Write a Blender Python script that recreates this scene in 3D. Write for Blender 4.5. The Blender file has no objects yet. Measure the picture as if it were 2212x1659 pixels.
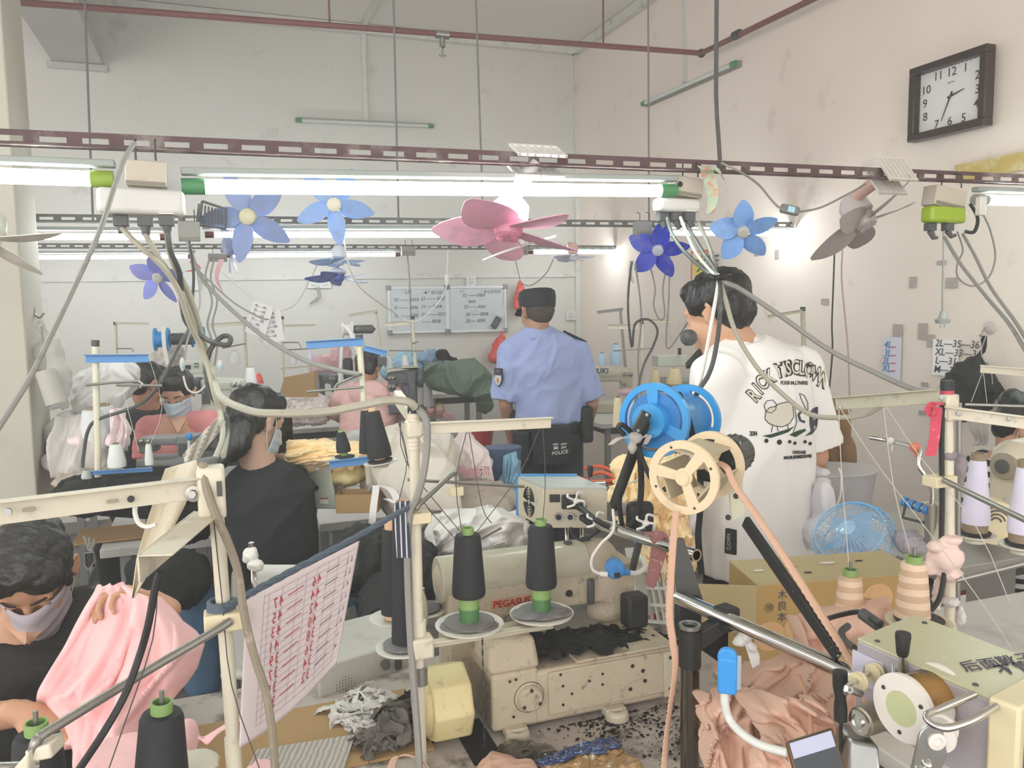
import bpy,math,random
from mathutils import Vector,Matrix,Quaternion,noise
from mathutils.bvhtree import BVHTree
R=math.radians
V=Vector
SC=bpy.context.scene
COL=SC.collection
random.seed(7)
# --- camera
F=1750.0
CAM=V((0,0,1.65))
_p,_r=R(5.8),R(0.8)
FWD=V((0,math.cos(_p),-math.sin(_p)))
_r0=V((1,0,0));_u0=V((0,math.sin(_p),math.cos(_p)))
RT=_r0*math.cos(_r)-_u0*math.sin(_r)
UP=_r0*math.sin(_r)+_u0*math.cos(_r)
cd=bpy.data.cameras.new('camera');cam=bpy.data.objects.new('camera',cd);COL.objects.link(cam)
cd.sensor_width=36;cd.lens=F/2212*36;cd.clip_start=0.05;cd.clip_end=60
cam.matrix_world=Matrix(((RT.x,UP.x,-FWD.x,CAM.x),(RT.y,UP.y,-FWD.y,CAM.y),(RT.z,UP.z,-FWD.z,CAM.z),(0,0,0,1)))
SC.camera=cam
# --- light
SC.view_settings.view_transform='Standard';SC.view_settings.look='None'
SC.view_settings.gamma=1;SC.view_settings.use_curve_mapping=False
SC.view_settings.exposure=0.80
wd=bpy.data.worlds.new('daylight');SC.world=wd;wd.use_nodes=True
wd.node_tree.nodes['Background'].inputs[0].default_value=(1.0,0.985,0.965,1)
wd.node_tree.nodes['Background'].inputs[1].default_value=1.0
SC.cycles.use_adaptive_sampling=True;SC.cycles.use_light_tree=False;SC.cycles.adaptive_threshold=0.03;SC.cycles.max_bounces=7;SC.cycles.diffuse_bounces=4;SC.cycles.glossy_bounces=3;SC.cycles.transmission_bounces=4;SC.cycles.transparent_max_bounces=12;SC.cycles.caustics_reflective=False;SC.cycles.caustics_refractive=False
def area(name,loc,target,sx,sy,power,col):
 l=bpy.data.lights.new(name,'AREA');l.shape='RECTANGLE';l.size=sx;l.size_y=sy;l.energy=power;l.color=col
 o=bpy.data.objects.new(name,l);COL.objects.link(o);o.location=loc
 o.rotation_euler=(V(target)-V(loc)).to_track_quat('-Z','Y').to_euler()
# daylight from the open shop front behind the photographer; soft area light at left
area('shop_front_daylight',(-1.5,-3.4,2.4),(1.2,4.5,1.4),5.0,2.6,75,(1.0,0.93,0.86))
area('side_area_light',(-5.6,1.2,2.2),(0.5,3.5,1.6),3.0,2.4,22,(0.93,0.97,1.0))
# --- picture to place
def ray(px,py):
 return(FWD*F+RT*(px-1106)+UP*(829.5-py)).normalized()
def W(px,py,Y):
 d=ray(px,py);return CAM+d*(Y/d.y)
KX,KY=0.63,7.6
AX=V((math.cos(R(20)),math.sin(R(20)),0));BX=V((-math.sin(R(20)),math.cos(R(20)),0))
K0=V((KX,KY,0))
def RM(a,b,z):return K0+AX*a+BX*b+V((0,0,z))
def PB(px,py,b):
 d=ray(px,py);q=K0+BX*b-CAM;return CAM+d*(q.dot(BX)/d.dot(BX))
def PA(px,py,a):
 d=ray(px,py);q=K0+AX*a-CAM;return CAM+d*(q.dot(AX)/d.dot(AX))
def PZ(px,py,z):
 d=ray(px,py);return CAM+d*((z-CAM.z)/d.z)
def Ws(seq,Y=None):
 out=[]
 for s in seq:
  out.append(W(s[0],s[1],s[2]if len(s)>2 else Y))
 return out
def m_(Y):return Y/F
# --- materials
def lin(h):
 h=h.lstrip('#');o=[]
 for i in(0,2,4):
  c=int(h[i:i+2],16)/255
  o.append(c/12.92 if c<=0.04045 else((c+0.055)/1.055)**2.4)
 return(o[0],o[1],o[2],1)
MATS={}
def mat(key,col,rough=0.6,metal=0.0,var=0.0,vs=6.0,dirt=None,dscale=3.0,damt=0.5,bump=0.0,bs=40.0,spec=0.5,alpha=1.0,trans=0.0,coat=0.0,stretch=None,thr=0.55):
 if key in MATS:return MATS[key]
 m=bpy.data.materials.new(key);m.use_nodes=True;MATS[key]=m
 nt=m.node_tree;b=nt.nodes['Principled BSDF']
 c=lin(col)
 b.inputs['Base Color'].default_value=c;b.inputs['Roughness'].default_value=rough
 b.inputs['Metallic'].default_value=metal;b.inputs['Specular IOR Level'].default_value=spec
 b.inputs['Alpha'].default_value=alpha;b.inputs['Transmission Weight'].default_value=trans
 b.inputs['Coat Weight'].default_value=coat
 tc=nt.nodes.new('ShaderNodeTexCoord');src=tc.outputs['Object']
 if stretch:
  mp=nt.nodes.new('ShaderNodeMapping');mp.inputs['Scale'].default_value=stretch
  nt.links.new(src,mp.inputs[0]);src=mp.outputs[0]
 cur=None
 if var>0:
  n=nt.nodes.new('ShaderNodeTexNoise');n.inputs['Scale'].default_value=vs;n.inputs['Detail'].default_value=5
  nt.links.new(src,n.inputs['Vector'])
  mx=nt.nodes.new('ShaderNodeMix');mx.data_type='RGBA'
  lo=[x*(1-var)for x in c[:3]];hi=[min(1,x*(1+var))for x in c[:3]]
  mx.inputs[6].default_value=(*lo,1);mx.inputs[7].default_value=(*hi,1)
  nt.links.new(n.outputs[0],mx.inputs[0]);cur=mx.outputs[2]
 if dirt:
  n=nt.nodes.new('ShaderNodeTexNoise');n.inputs['Scale'].default_value=dscale;n.inputs['Detail'].default_value=8;n.inputs['Roughness'].default_value=0.65
  nt.links.new(src,n.inputs['Vector'])
  rp=nt.nodes.new('ShaderNodeValToRGB');rp.color_ramp.elements[0].position=thr;rp.color_ramp.elements[1].position=min(1,thr+0.16)
  rp.color_ramp.elements[0].color=(0,0,0,1);rp.color_ramp.elements[1].color=(damt,damt,damt,1)
  nt.links.new(n.outputs[0],rp.inputs[0])
  mx=nt.nodes.new('ShaderNodeMix');mx.data_type='RGBA'
  if cur:nt.links.new(cur,mx.inputs[6])
  else:mx.inputs[6].default_value=c
  mx.inputs[7].default_value=lin(dirt);nt.links.new(rp.outputs[0],mx.inputs[0]);cur=mx.outputs[2]
 if cur:nt.links.new(cur,b.inputs['Base Color'])
 if bump>0:
  n=nt.nodes.new('ShaderNodeTexNoise');n.inputs['Scale'].default_value=bs;n.inputs['Detail'].default_value=4
  nt.links.new(src,n.inputs['Vector'])
  bp=nt.nodes.new('ShaderNodeBump');bp.inputs['Strength'].default_value=bump;bp.inputs['Distance'].default_value=0.01
  nt.links.new(n.outputs[0],bp.inputs['Height']);nt.links.new(bp.outputs[0],b.inputs['Normal'])
 return m
def emit(key,col,strength):
 if key in MATS:return MATS[key]
 m=bpy.data.materials.new(key);m.use_nodes=True;MATS[key]=m
 b=m.node_tree.nodes['Principled BSDF'];b.inputs['Emission Color'].default_value=lin(col);b.inputs['Emission Strength'].default_value=strength
 b.inputs['Base Color'].default_value=lin(col)
 return m
def bands(key,c1,c2,scale,axis='Z',rough=0.7,width=0.5,prof='SAW',distort=0.0):
 """two-colour woven or wound stripes"""
 if key in MATS:return MATS[key]
 m=bpy.data.materials.new(key);m.use_nodes=True;MATS[key]=m
 nt=m.node_tree;b=nt.nodes['Principled BSDF'];b.inputs['Roughness'].default_value=rough
 tc=nt.nodes.new('ShaderNodeTexCoord');w=nt.nodes.new('ShaderNodeTexWave');w.wave_type='BANDS';w.bands_direction=axis
 w.wave_profile=prof;w.inputs['Scale'].default_value=scale;w.inputs['Distortion'].default_value=distort;w.inputs['Detail Scale'].default_value=1.5
 nt.links.new(tc.outputs['Object'],w.inputs[0])
 rp=nt.nodes.new('ShaderNodeValToRGB');rp.color_ramp.elements[0].position=width;rp.color_ramp.elements[1].position=width+0.03
 rp.color_ramp.elements[0].color=lin(c1);rp.color_ramp.elements[1].color=lin(c2)
 nt.links.new(w.outputs[1],rp.inputs[0]);nt.links.new(rp.outputs[0],b.inputs['Base Color'])
 return m
# --- mesh builder
def frame(d,hint=None):
 z=V(d).normalized();h=V(hint)if hint is not None else(V((0,0,1))if abs(z.z)<0.95 else V((1,0,0)))
 x=h.cross(z)
 if x.length<1e-5:x=V((1,0,0)).cross(z)
 x.normalize();y=z.cross(x);return x,y,z
def smoothpath(pts,k=6):
 pts=[V(p)for p in pts]
 if len(pts)<3:return pts
 out=[]
 for i in range(len(pts)-1):
  p0=pts[max(i-1,0)];p1=pts[i];p2=pts[i+1];p3=pts[min(i+2,len(pts)-1)]
  for j in range(k):
   t=j/k;t2=t*t;t3=t2*t
   out.append(0.5*((2*p1)+(p2-p0)*t+(2*p0-5*p1+4*p2-p3)*t2+(3*p1-p0-3*p2+p3)*t3))
 out.append(pts[-1]);return out
class MB:
 def __init__(s):s.v=[];s.f=[];s.m=[];s.cm=0
 def slot(s,i):s.cm=i;return s
 def add(s,vs,fs):
  o=len(s.v);s.v.extend([tuple(v)for v in vs]);s.f.extend([tuple(o+i for i in f)for f in fs]);s.m.extend([s.cm]*len(fs));return s
 def box(s,c,sz,ux=None,uy=None,uz=None):
  c=V(c)
  ux=V(ux).normalized()if ux is not None else V((1,0,0))
  if uz is None and uy is None:uz=V((0,0,1));uy=uz.cross(ux).normalized();uz=ux.cross(uy)
  elif uz is None:uy=V(uy).normalized();uz=ux.cross(uy).normalized();uy=uz.cross(ux)
  elif uy is None:uz=V(uz).normalized();uy=uz.cross(ux).normalized();uz=ux.cross(uy)
  else:uy=V(uy).normalized();uz=V(uz).normalized()
  a,b,d=ux*sz[0]/2,uy*sz[1]/2,uz*sz[2]/2
  vs=[c+a*i+b*j+d*k for k in(-1,1)for j in(-1,1)for i in(-1,1)]
  return s.add(vs,[(0,2,3,1),(4,5,7,6),(0,1,5,4),(2,6,7,3),(0,4,6,2),(1,3,7,5)])
 def hexa(s,q0,q1):
  """solid between two quads (4 points each, same order)"""
  return s.add(list(q0)+list(q1),[(3,2,1,0),(4,5,6,7),(0,1,5,4),(1,2,6,5),(2,3,7,6),(3,0,4,7)])
 def tube(s,pts,r,n=8,sm=0,closed=False):
  pts=[V(p)for p in pts]
  if sm:pts=smoothpath(pts,sm)
  N=len(pts);rr=r if isinstance(r,(list,tuple))else None
  tg=[]
  for i in range(N):
   a=pts[i-1]if(i>0 or closed)else pts[i];b=pts[(i+1)%N]if(i<N-1 or closed)else pts[i]
   t=b-a;tg.append(t.normalized()if t.length>1e-9 else V((0,0,1)))
  x,y,z=frame(tg[0]);vs=[]
  for i in range(N):
   z2=tg[i];x=(x-z2*x.dot(z2))
   if x.length<1e-6:x=frame(z2)[0]
   x.normalize();y=z2.cross(x)
   ri=(rr[min(len(rr)-1,int(round(i*(len(rr)-1)/max(1,N-1))))]if rr else r)
   if rr and len(rr)!=N:
    q=i*(len(rr)-1)/max(1,N-1);k=int(q);k2=min(k+1,len(rr)-1);ri=rr[k]*(1-q+k)+rr[k2]*(q-k)
   for j in range(n):
    a=2*math.pi*j/n;vs.append(pts[i]+(x*math.cos(a)+y*math.sin(a))*ri)
  fs=[]
  for i in range(N if closed else N-1):
   for j in range(n):
    i2=(i+1)%N;j2=(j+1)%n
    fs.append((i*n+j,i*n+j2,i2*n+j2,i2*n+j))
  if not closed:fs.append(tuple(range(n-1,-1,-1)));fs.append(tuple((N-1)*n+j for j in range(n)))
  return s.add(vs,fs)
 def lathe(s,prof,o=(0,0,0),ax=(0,0,1),n=24,hint=None,caps=True):
  x,y,z=frame(ax,hint);o=V(o);vs=[]
  for(r,h)in prof:
   for j in range(n):
    a=2*math.pi*j/n;vs.append(o+z*h+(x*math.cos(a)+y*math.sin(a))*max(r,1e-5))
  fs=[];P=len(prof)
  for i in range(P-1):
   for j in range(n):
    j2=(j+1)%n;fs.append((i*n+j,i*n+j2,(i+1)*n+j2,(i+1)*n+j))
  if caps:
   fs.append(tuple(range(n-1,-1,-1)));fs.append(tuple((P-1)*n+j for j in range(n)))
  return s.add(vs,fs)
 def cyl(s,a,b,r,n=16,r2=None):
  a=V(a);b=V(b);L=(b-a).length;return s.lathe([(r,0),(r if r2 is None else r2,L)],a,b-a,n)
 def ell(s,c,rad,ux=None,uz=None,n=16,m=10):
  ux=V(ux).normalized()if ux is not None else V((1,0,0));uz=V(uz).normalized()if uz is not None else V((0,0,1))
  uy=uz.cross(ux).normalized();uz=ux.cross(uy).normalized();c=V(c);vs=[c-uz*rad[2]]
  for i in range(1,m):
   t=-math.pi/2+math.pi*i/m
   for j in range(n):
    a=2*math.pi*j/n
    vs.append(c+ux*rad[0]*math.cos(t)*math.cos(a)+uy*rad[1]*math.cos(t)*math.sin(a)+uz*rad[2]*math.sin(t))
  vs.append(c+uz*rad[2]);fs=[]
  for j in range(n):fs.append((0,1+(j+1)%n,1+j))
  for i in range(m-2):
   for j in range(n):
    a=1+i*n+j;b=1+i*n+(j+1)%n;fs.append((a,b,b+n,a+n))
  L=len(vs)-1
  for j in range(n):fs.append((L,1+(m-2)*n+j,1+(m-2)*n+(j+1)%n))
  return s.add(vs,fs)
 def cap(s,a,b,ra,rb,n=12):
  """tapered capsule"""
  a=V(a);b=V(b);L=(b-a).length
  if L<1e-6:return s.ell(a,(ra,ra,ra))
  pr=[]
  for i in range(0,6):t=-math.pi/2+math.pi/2*i/5;pr.append((ra*math.cos(t),ra*math.sin(t)))
  for i in range(0,6):t=math.pi/2*i/5;pr.append((rb*math.cos(t),L+rb*math.sin(t)))
  return s.lathe(pr,a,b-a,n)
 def loft(s,secs,ux,n=24):
  """secs: (centre, rx, ry[, tangent]); rx along ux"""
  ux=V(ux).normalized();vs=[];N=len(secs)
  for i,sc in enumerate(secs):
   c=V(sc[0])
   t=(V(secs[min(i+1,N-1)][0])-V(secs[max(i-1,0)][0]))
   t=t.normalized()if t.length>1e-9 else V((0,0,1))
   x=(ux-t*ux.dot(t)).normalized();y=t.cross(x)
   for j in range(n):
    a=2*math.pi*j/n;vs.append(c+x*sc[1]*math.cos(a)+y*sc[2]*math.sin(a))
  fs=[(i*n+j,i*n+(j+1)%n,(i+1)*n+(j+1)%n,(i+1)*n+j)for i in range(N-1)for j in range(n)]
  fs.append(tuple(range(n-1,-1,-1)));fs.append(tuple((N-1)*n+j for j in range(n)))
  return s.add(vs,fs)
 def prism(s,poly,o,ux,uy,th):
  o=V(o);ux=V(ux);uy=V(uy);nn=ux.cross(uy).normalized();n=len(poly)
  a=[o+ux*p[0]+uy*p[1]for p in poly];b=[p-nn*th for p in a]
  fs=[tuple(range(n)),tuple(range(2*n-1,n-1,-1))]+[(i,n+i,n+(i+1)%n,(i+1)%n)for i in range(n)]
  return s.add(a+b,fs)
 def sheet(s,fn,nu,nv,th=0.0):
  """surface fn(u,v); with thickness a closed shell"""
  P=[[V(fn(i/nu,j/nv))for j in range(nv+1)]for i in range(nu+1)]
  def idx(i,j):return i*(nv+1)+j
  top=[p for row in P for p in row]
  fs=[(idx(i,j),idx(i+1,j),idx(i+1,j+1),idx(i,j+1))for i in range(nu)for j in range(nv)]
  if th<=0:return s.add(top,fs)
  bot=[]
  for i in range(nu+1):
   for j in range(nv+1):
    du=P[min(i+1,nu)][j]-P[max(i-1,0)][j];dv=P[i][min(j+1,nv)]-P[i][max(j-1,0)]
    nn=du.cross(dv);nn=nn.normalized()if nn.length>1e-12 else V((0,0,1));bot.append(P[i][j]-nn*th)
  M=len(top);f2=[tuple(M+q for q in reversed(f))for f in fs]
  ring=[(idx(i,0))for i in range(nu)]+[idx(nu,j)for j in range(nv)]+[idx(i,nv)for i in range(nu,0,-1)]+[idx(0,j)for j in range(nv,0,-1)]
  side=[(ring[k],M+ring[k],M+ring[(k+1)%len(ring)],ring[(k+1)%len(ring)])for k in range(len(ring))]
  return s.add(top+bot,fs+f2+side)
 def ribbon(s,pts,w,dirw,th=0.0008,sm=0,twist=0.0):
  pts=[V(p)for p in pts]
  if sm:pts=smoothpath(pts,sm)
  N=len(pts)-1;dirw=V(dirw).normalized()
  def fn(u,v):
   q=u*N;k=min(int(q),N-1);p=pts[k].lerp(pts[k+1],q-k);d=dirw
   if twist:d=Quaternion((pts[k+1]-pts[k]).normalized(),twist*u)@dirw
   return p+d*w*(v-0.5)
  return s.sheet(fn,N,2,th)
 def sub(s,off):
  s.v=[(x-off[0],y-off[1],z-off[2])for(x,y,z)in s.v];return s
 def mesh(s,name,mats,smooth=True,ang=40):
  me=bpy.data.meshes.new(name);me.from_pydata(s.v,[],s.f);me.validate();
  for m in(mats if isinstance(mats,(list,tuple))else[mats]):me.materials.append(m)
  if len(s.m)==len(me.polygons):me.polygons.foreach_set('material_index',s.m)
  me.polygons.foreach_set('use_smooth',[smooth]*len(me.polygons))
  if smooth and ang<180:
   me.set_sharp_from_angle(angle=R(ang))
  return me
def wloc(o):
 p=V((0,0,0))
 while o is not None:p+=o.location;o=o.parent
 return p
def thing(name,label,cat,loc=(0,0,0),group=None):
 o=bpy.data.objects.new(name,None);COL.objects.link(o);o.location=loc;o.empty_display_size=0.05
 o['label']=label;o['category']=cat
 if group:o['group']=group
 return o
def tag(o,label,cat,group=None,kind=None):
 o['label']=label;o['category']=cat
 if group:o['group']=group
 if kind:o['kind']=kind
 return o
def obj(name,mb,mats,parent=None,local=False,bev=0.0,seg=2,ang=40,smooth=True,label=None):
 """link a mesh; world coordinates unless local"""
 if isinstance(mb,MB):
  if parent is not None:
   if not local:mb.sub(wloc(parent))
   me=mb.mesh(name,mats,smooth,ang);o=bpy.data.objects.new(name,me);o.parent=parent
  else:
   if not local:
    n=len(mb.v);c=V((sum(v[0]for v in mb.v)/n,sum(v[1]for v in mb.v)/n,min(v[2]for v in mb.v)));mb.sub(c)
   else:c=V((0,0,0))
   me=mb.mesh(name,mats,smooth,ang);o=bpy.data.objects.new(name,me);o.location=c
 else:
  o=bpy.data.objects.new(name,mb);o.parent=parent
 COL.objects.link(o)
 if bev>0:
  b=o.modifiers.new('bevel','BEVEL');b.width=bev;b.segments=seg;b.limit_method='ANGLE';b.angle_limit=R(35)
 if label:o['label']=label
 return o
def struct(name,mb,mats,bev=0.0):
 o=obj(name,mb,mats,bev=bev);o['kind']='structure';return o
def copy_tree(o,parent=None):
 c=o.copy();COL.objects.link(c)
 if parent is not None:c.parent=parent
 for ch in[x for x in KIDS(o)]:copy_tree(ch,c)
 return c
def KIDS(o):return list(o.children)
def blob(mb,vox,mats,smooth=2,wr=0.0,ws=8.0,seed=0,parent=None,name='body',ridge=False,ang=180,dirscale=(1,1,1)):
 """merge the shapes of mb into one continuous skin, optionally wrinkled, and link it"""
 off=wloc(parent)if parent is not None else None
 me=bpy.data.meshes.new('tmp');me.from_pydata(mb.v,[],mb.f)
 t=bpy.data.objects.new('tmp',me);COL.objects.link(t)
 md=t.modifiers.new('r','REMESH');md.mode='VOXEL';md.voxel_size=vox
 if smooth:
  sm=t.modifiers.new('s','SMOOTH');sm.iterations=smooth;sm.factor=0.5
 dg=bpy.context.evaluated_depsgraph_get();dg.update()
 out=bpy.data.meshes.new_from_object(t.evaluated_get(dg));out.name=name
 bpy.data.objects.remove(t);bpy.data.meshes.remove(me)
 if wr>0:
  so=V((seed*3.1,seed*1.7,seed*5.3));ds=V(dirscale)
  nr=[v.normal.copy()for v in out.vertices]
  for v,nn in zip(out.vertices,nr):
   q=V((v.co.x*ds.x,v.co.y*ds.y,v.co.z*ds.z))*ws+so
   if ridge:
    w=noise.noise_vector(q*0.45)*1.5;h=max(0,1-abs(noise.noise(q+w))*3.2);h2=max(0,1-abs(noise.noise(q*2.1+w*1.6))*3);d=h**1.4*0.62+h2**1.4*0.30+noise.noise(q*0.6)*0.5-0.35
   else:d=noise.fractal(q,0.9,2.1,3)
   v.co+=nn*d*wr
 if off is not None:
  for v in out.vertices:v.co-=off
  c=None
 else:
  n=len(out.vertices);c=V((sum(v.co.x for v in out.vertices)/n,sum(v.co.y for v in out.vertices)/n,min(v.co.z for v in out.vertices)))
  for v in out.vertices:v.co-=c
 out.materials.clear()
 for m in(mats if isinstance(mats,(list,tuple))else[mats]):out.materials.append(m)
 out.polygons.foreach_set('use_smooth',[True]*len(out.polygons))
 o=bpy.data.objects.new(name,out);o.parent=parent;COL.objects.link(o)
 if c is not None:o.location=c
 return o
def text(s,o,ux,uy,h,m,parent=None,name='lettering',ex=0.0004,align='LEFT',bold=0.0,shear=0.0,outline=False,local=False,label=None,cat=None):
 cu=bpy.data.curves.new('t','FONT');cu.body=s;cu.size=1.0;cu.extrude=0.0;cu.offset=bold;cu.shear=shear;cu.align_x=align
 cu.resolution_u=3
 t=bpy.data.objects.new('t',cu);COL.objects.link(t)
 dg=bpy.context.evaluated_depsgraph_get();dg.update()
 me=bpy.data.meshes.new_from_object(t.evaluated_get(dg));bpy.data.objects.remove(t);bpy.data.curves.remove(cu)
 ux=V(ux).normalized();uy=V(uy).normalized();nn=ux.cross(uy);o=V(o)
 k=h/0.72
 mb=MB();mb.v=[tuple(o+ux*v.co.x*k+uy*v.co.y*k+nn*ex)for v in me.vertices];mb.f=[tuple(p.vertices)for p in me.polygons];mb.m=[0]*len(mb.f)
 bpy.data.meshes.remove(me)
 if parent=='mb':return mb
 return obj(name,mb,m,parent,local=local,smooth=False)
# --- room shell
mW_back=mat('plaster_back','d2cfc8',0.9,var=0.06,vs=1.2,dirt='7f7d76',dscale=3.4,damt=0.42,thr=0.60,bump=0.3,bs=7)
mW_right=mat('plaster_right','e6d9cd',0.9,var=0.06,vs=1.0,dirt='8d8177',dscale=3.6,damt=0.40,thr=0.60,bump=0.3,bs=7)
mCeil=mat('ceiling_paint','dcd8d1',0.95,var=0.03,vs=1.0)
mFloor=mat('floor_concrete','7d766e',0.85,var=0.2,vs=4,dirt='3c3835',dscale=6,damt=0.8,thr=0.5,bump=0.3,bs=20)
mPillarF=mat('pillar_paint','c2bdb0',0.85,var=0.04,vs=3,dirt='a39d90',dscale=5,damt=0.4,thr=0.6)
mTrim=mat('conduit_white','d2d0ca',0.6,var=0.05,vs=8,dirt='8a8780',dscale=9,damt=0.5)
ZC=3.93
mb=MB();mb.box(RM(-4.2,0.1,ZC/2),(9.2,0.2,ZC),AX);struct('wall_back',mb,mW_back)
mb=MB();mb.box(RM(0.1,-4.2,ZC/2),(0.2,8.6,ZC),AX);struct('wall_right',mb,mW_right)
mb=MB();mb.box(RM(-4.2,-4.2,ZC+0.1),(9.2,8.8,0.2),AX);struct('ceiling',mb,mCeil)
mb=MB();mb.box(RM(-4.2,-4.5,-0.05),(9.2,9.4,0.1),AX);struct('floor',mb,mFloor)
# column at the left
pc=W(42,550,3.0)
pl=pc.copy();pl.z=0
mb=MB();mb.box(V((pl.x,pl.y,ZC/2))-AX*0.25+BX*0.18,(0.5,0.36,ZC),AX);struct('pillar_left',mb,mPillarF,bev=0.006)
# haunched steel beam under the ceiling, ending on a plate at the back wall
e=PB(168,136,0.0);ea=(e-K0).dot(AX);ez=e.z
mb=MB()
mb.box(RM(ea,-2.6,ez+0.012),(0.34,5.2,0.03),AX);mb.box(RM(ea,-2.6,(ez+ZC)/2),(0.1,5.2,ZC-ez),AX)
mb.box(RM(ea,-0.015,ez-0.03),(0.40,0.03,0.05),AX);mb.box(RM(ea+0.16,-2.6,ez+0.05),(0.02,5.2,0.06),AX);mb.box(RM(ea-0.16,-2.6,ez+0.05),(0.02,5.2,0.06),AX)
struct('trim_beam',mb,mat('beam_paint','b9b8b2',0.8,var=0.04),bev=0.004)
# conduits and cornices
mb=MB();p1=PB(90,603,-0.012);p2=PB(1250,593,-0.012)
mb.box((p1+p2)/2-AX*0.0,((p2-p1).length,0.025,0.045),p2-p1);struct('trim_1',mb,mTrim)
mb=MB();zt=PB(790,262,0).z;aa=(PB(788,200,0)-K0).dot(AX)
mb.box(RM(aa,-0.012,(zt+ZC)/2),(0.035,0.024,ZC-zt),AX);struct('trim_2',mb,mTrim)
mb=MB();mb.box(RM(-0.02,-0.02,ZC/2+0.3),(0.04,0.04,ZC-0.6),AX);struct('trim_3',mb,mTrim)
mb=MB();mb.box(RM(-0.03,-3.0,ZC-0.04),(0.05,6.0,0.07),AX);mb.box(RM(-3.0,-0.03,ZC-0.04),(6.0,0.05,0.07),AX);struct('trim_4',mb,mTrim)
mb=MB();b0=(PA(1483,60,0)-K0).dot(BX);mb.box(RM(-0.012,b0,(PA(1483,178,0).z+ZC)/2),(0.024,0.03,ZC-PA(1483,178,0).z),AX);struct('trim_5',mb,mTrim)
mb=MB();c0=PB(790,0,-1.4);mb.box(RM(aa,-2.2,ZC-0.012),(0.035,4.4,0.024),AX);struct('trim_6',mb,mTrim)
# --- sprinkler pipe
mPipe=mat('pipe_red','7a4a48',0.5,var=0.15,vs=20,dirt='59403f',dscale=20,damt=0.6)
mDark=mat('dark_steel','4a4a49',0.5,metal=0.4,var=0.15,vs=30)
mSteel=mat('steel','a9a9a6',0.3,metal=0.9,var=0.1,vs=40)
mChrome=mat('chrome','d5d5d2',0.12,metal=1.0)
pr=thing('sprinkler_pipe','thin dark red sprinkler pipe hung below the ceiling, turning along the right wall','pipe',W(1515,115,5.5))
q1=PA(1515,115,-0.12);bq=(q1-K0).dot(BX);q0=PB(0,0,bq);q0.z=q1.z-0.0
q0=PB(-160,-10,bq);q2=PA(1880,-62,-0.12)
mb=MB().tube([q0,q1],0.017,12);mb.tube([q1,q2],0.017,12);obj('pipe_run',mb,mPipe,pr)
mb=MB().ell(q1,(0.028,0.028,0.028));g1=PA(1592,75,-0.12);mb.cyl(g1-BX*0.03,g1+BX*0.03,0.026);
obj('elbow',mb,mDark,pr)
for(x,y)in((712,50),(1303,95)):
 g=PB(x,y,bq);mb=MB().cyl(g,(g.x,g.y,ZC),0.006,6);obj('hanger_rod',mb,mPipe,pr)
g=PB(955,75,bq);mb=MB().cyl(g-AX*0.04,g+AX*0.04,0.024);mb.cyl(g,g-V((0,0,0.06)),0.016);mb.lathe([(0.018,0),(0.02,0.012),(0.006,0.02),(0.006,0.05),(0.022,0.055),(0.022,0.06)],g-V((0,0,0.06)),(0,0,-1),12)
obj('sprinkler_head',mb,mSteel,pr)
# --- slotted rails with tubes
mRail=mat('rail_maroon','5c4446',0.6,var=0.2,vs=12,dirt='b9b2ae',dscale=5,damt=0.55,thr=0.5)
mRailD=mat('rail_grey','6f6d6b',0.6,var=0.2,vs=12,dirt='a9a7a2',dscale=6,damt=0.6)
mTube=emit('tube_glow','eafff6',26.0)
mTubeF=emit('tube_glow_far','f4fcff',26.0)
mFix=mat('fixture_white','9fa7a2',0.6,var=0.1)
mCapG=mat('cap_green','4d8a5e',0.5);mCapY=mat('cap_olive','8aa23c',0.5);mCapBr=mat('cap_brown','6b4038',0.5)
def rail(b,px0,py0,px1,py1,label,m,slot=0.052,gap=0.03,first=0,H=0.036):
 A=PB(px0,py0,b);B=PB(px1,py1,b);B.z=A.z+(B.z-A.z);d=B-A;L=d.length;u=d.normalized();up=V((0,0,1));up=(up-u*up.dot(u)).normalized();nn=up.cross(u)
 mb=MB()
 def strip(w0,w1,s0,s1,ax,th):
  mb.box(A+u*(s0+s1)/2+ax*(w0+w1)/2,(s1-s0,w1-w0,th),u,ax)
 for ax in(up,-nn):
  strip(0,H*0.32,0,L,ax,0.0022);strip(H*0.66,H,0,L,ax,0.0022);t=0
  while t<L:
   strip(H*0.32,H*0.66,t,min(t+gap,L),ax,0.0022);t+=gap+slot
 o=obj('slotted_rail',mb,m);tag(o,label,'rail');return A,u
rail(-4.92,-250,306+0,2420,408,'nearest maroon slotted angle rail carrying tubes and power strips',mRail)
rail(-2.98,20,480,1840,494,'middle grey slotted rail hung on rods behind the nearest tubes',mRailD)
rail(-0.75,60,537,1450,540,'farthest grey slotted rail close to the back wall',mRailD)
def tubelight(b,x0,y0,x1,y1,label,mt,r=0.013,capm=None,caps=(1,1),cl=0.05,fix=0.025):
 A=PB(x0,y0,b);B=PB(x1,y1,b);u=(B-A).normalized()
 t=thing('tube_lamp',label,'lamp',(A+B)/2)
 obj('lamp_tube',MB().cyl(A,B,r,20),mt,t)
 mb=MB().box((A+B)/2+V((0,0,fix+0.008)),((B-A).length+0.10,0.03,0.016),u);obj('fixture_tray',mb,mFix,t,bev=0.003)
 for k,(P,s)in enumerate(((A,-1),(B,1))):
  if caps[k]:obj('end_cap',MB().cyl(P,P+u*s*cl,r*1.12,16),capm,t)
 return t
tubelight(-4.92,-420,366,196,386,'bright glowing tube at the left picture edge, olive end cap',mTube,capm=mCapY,r=0.0165,cl=0.045)
tubelight(-4.92,443,403,1425,412,'longest bright glowing tube with dark green end caps, nearest rail',mTube,capm=mCapG,r=0.0165)
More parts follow.
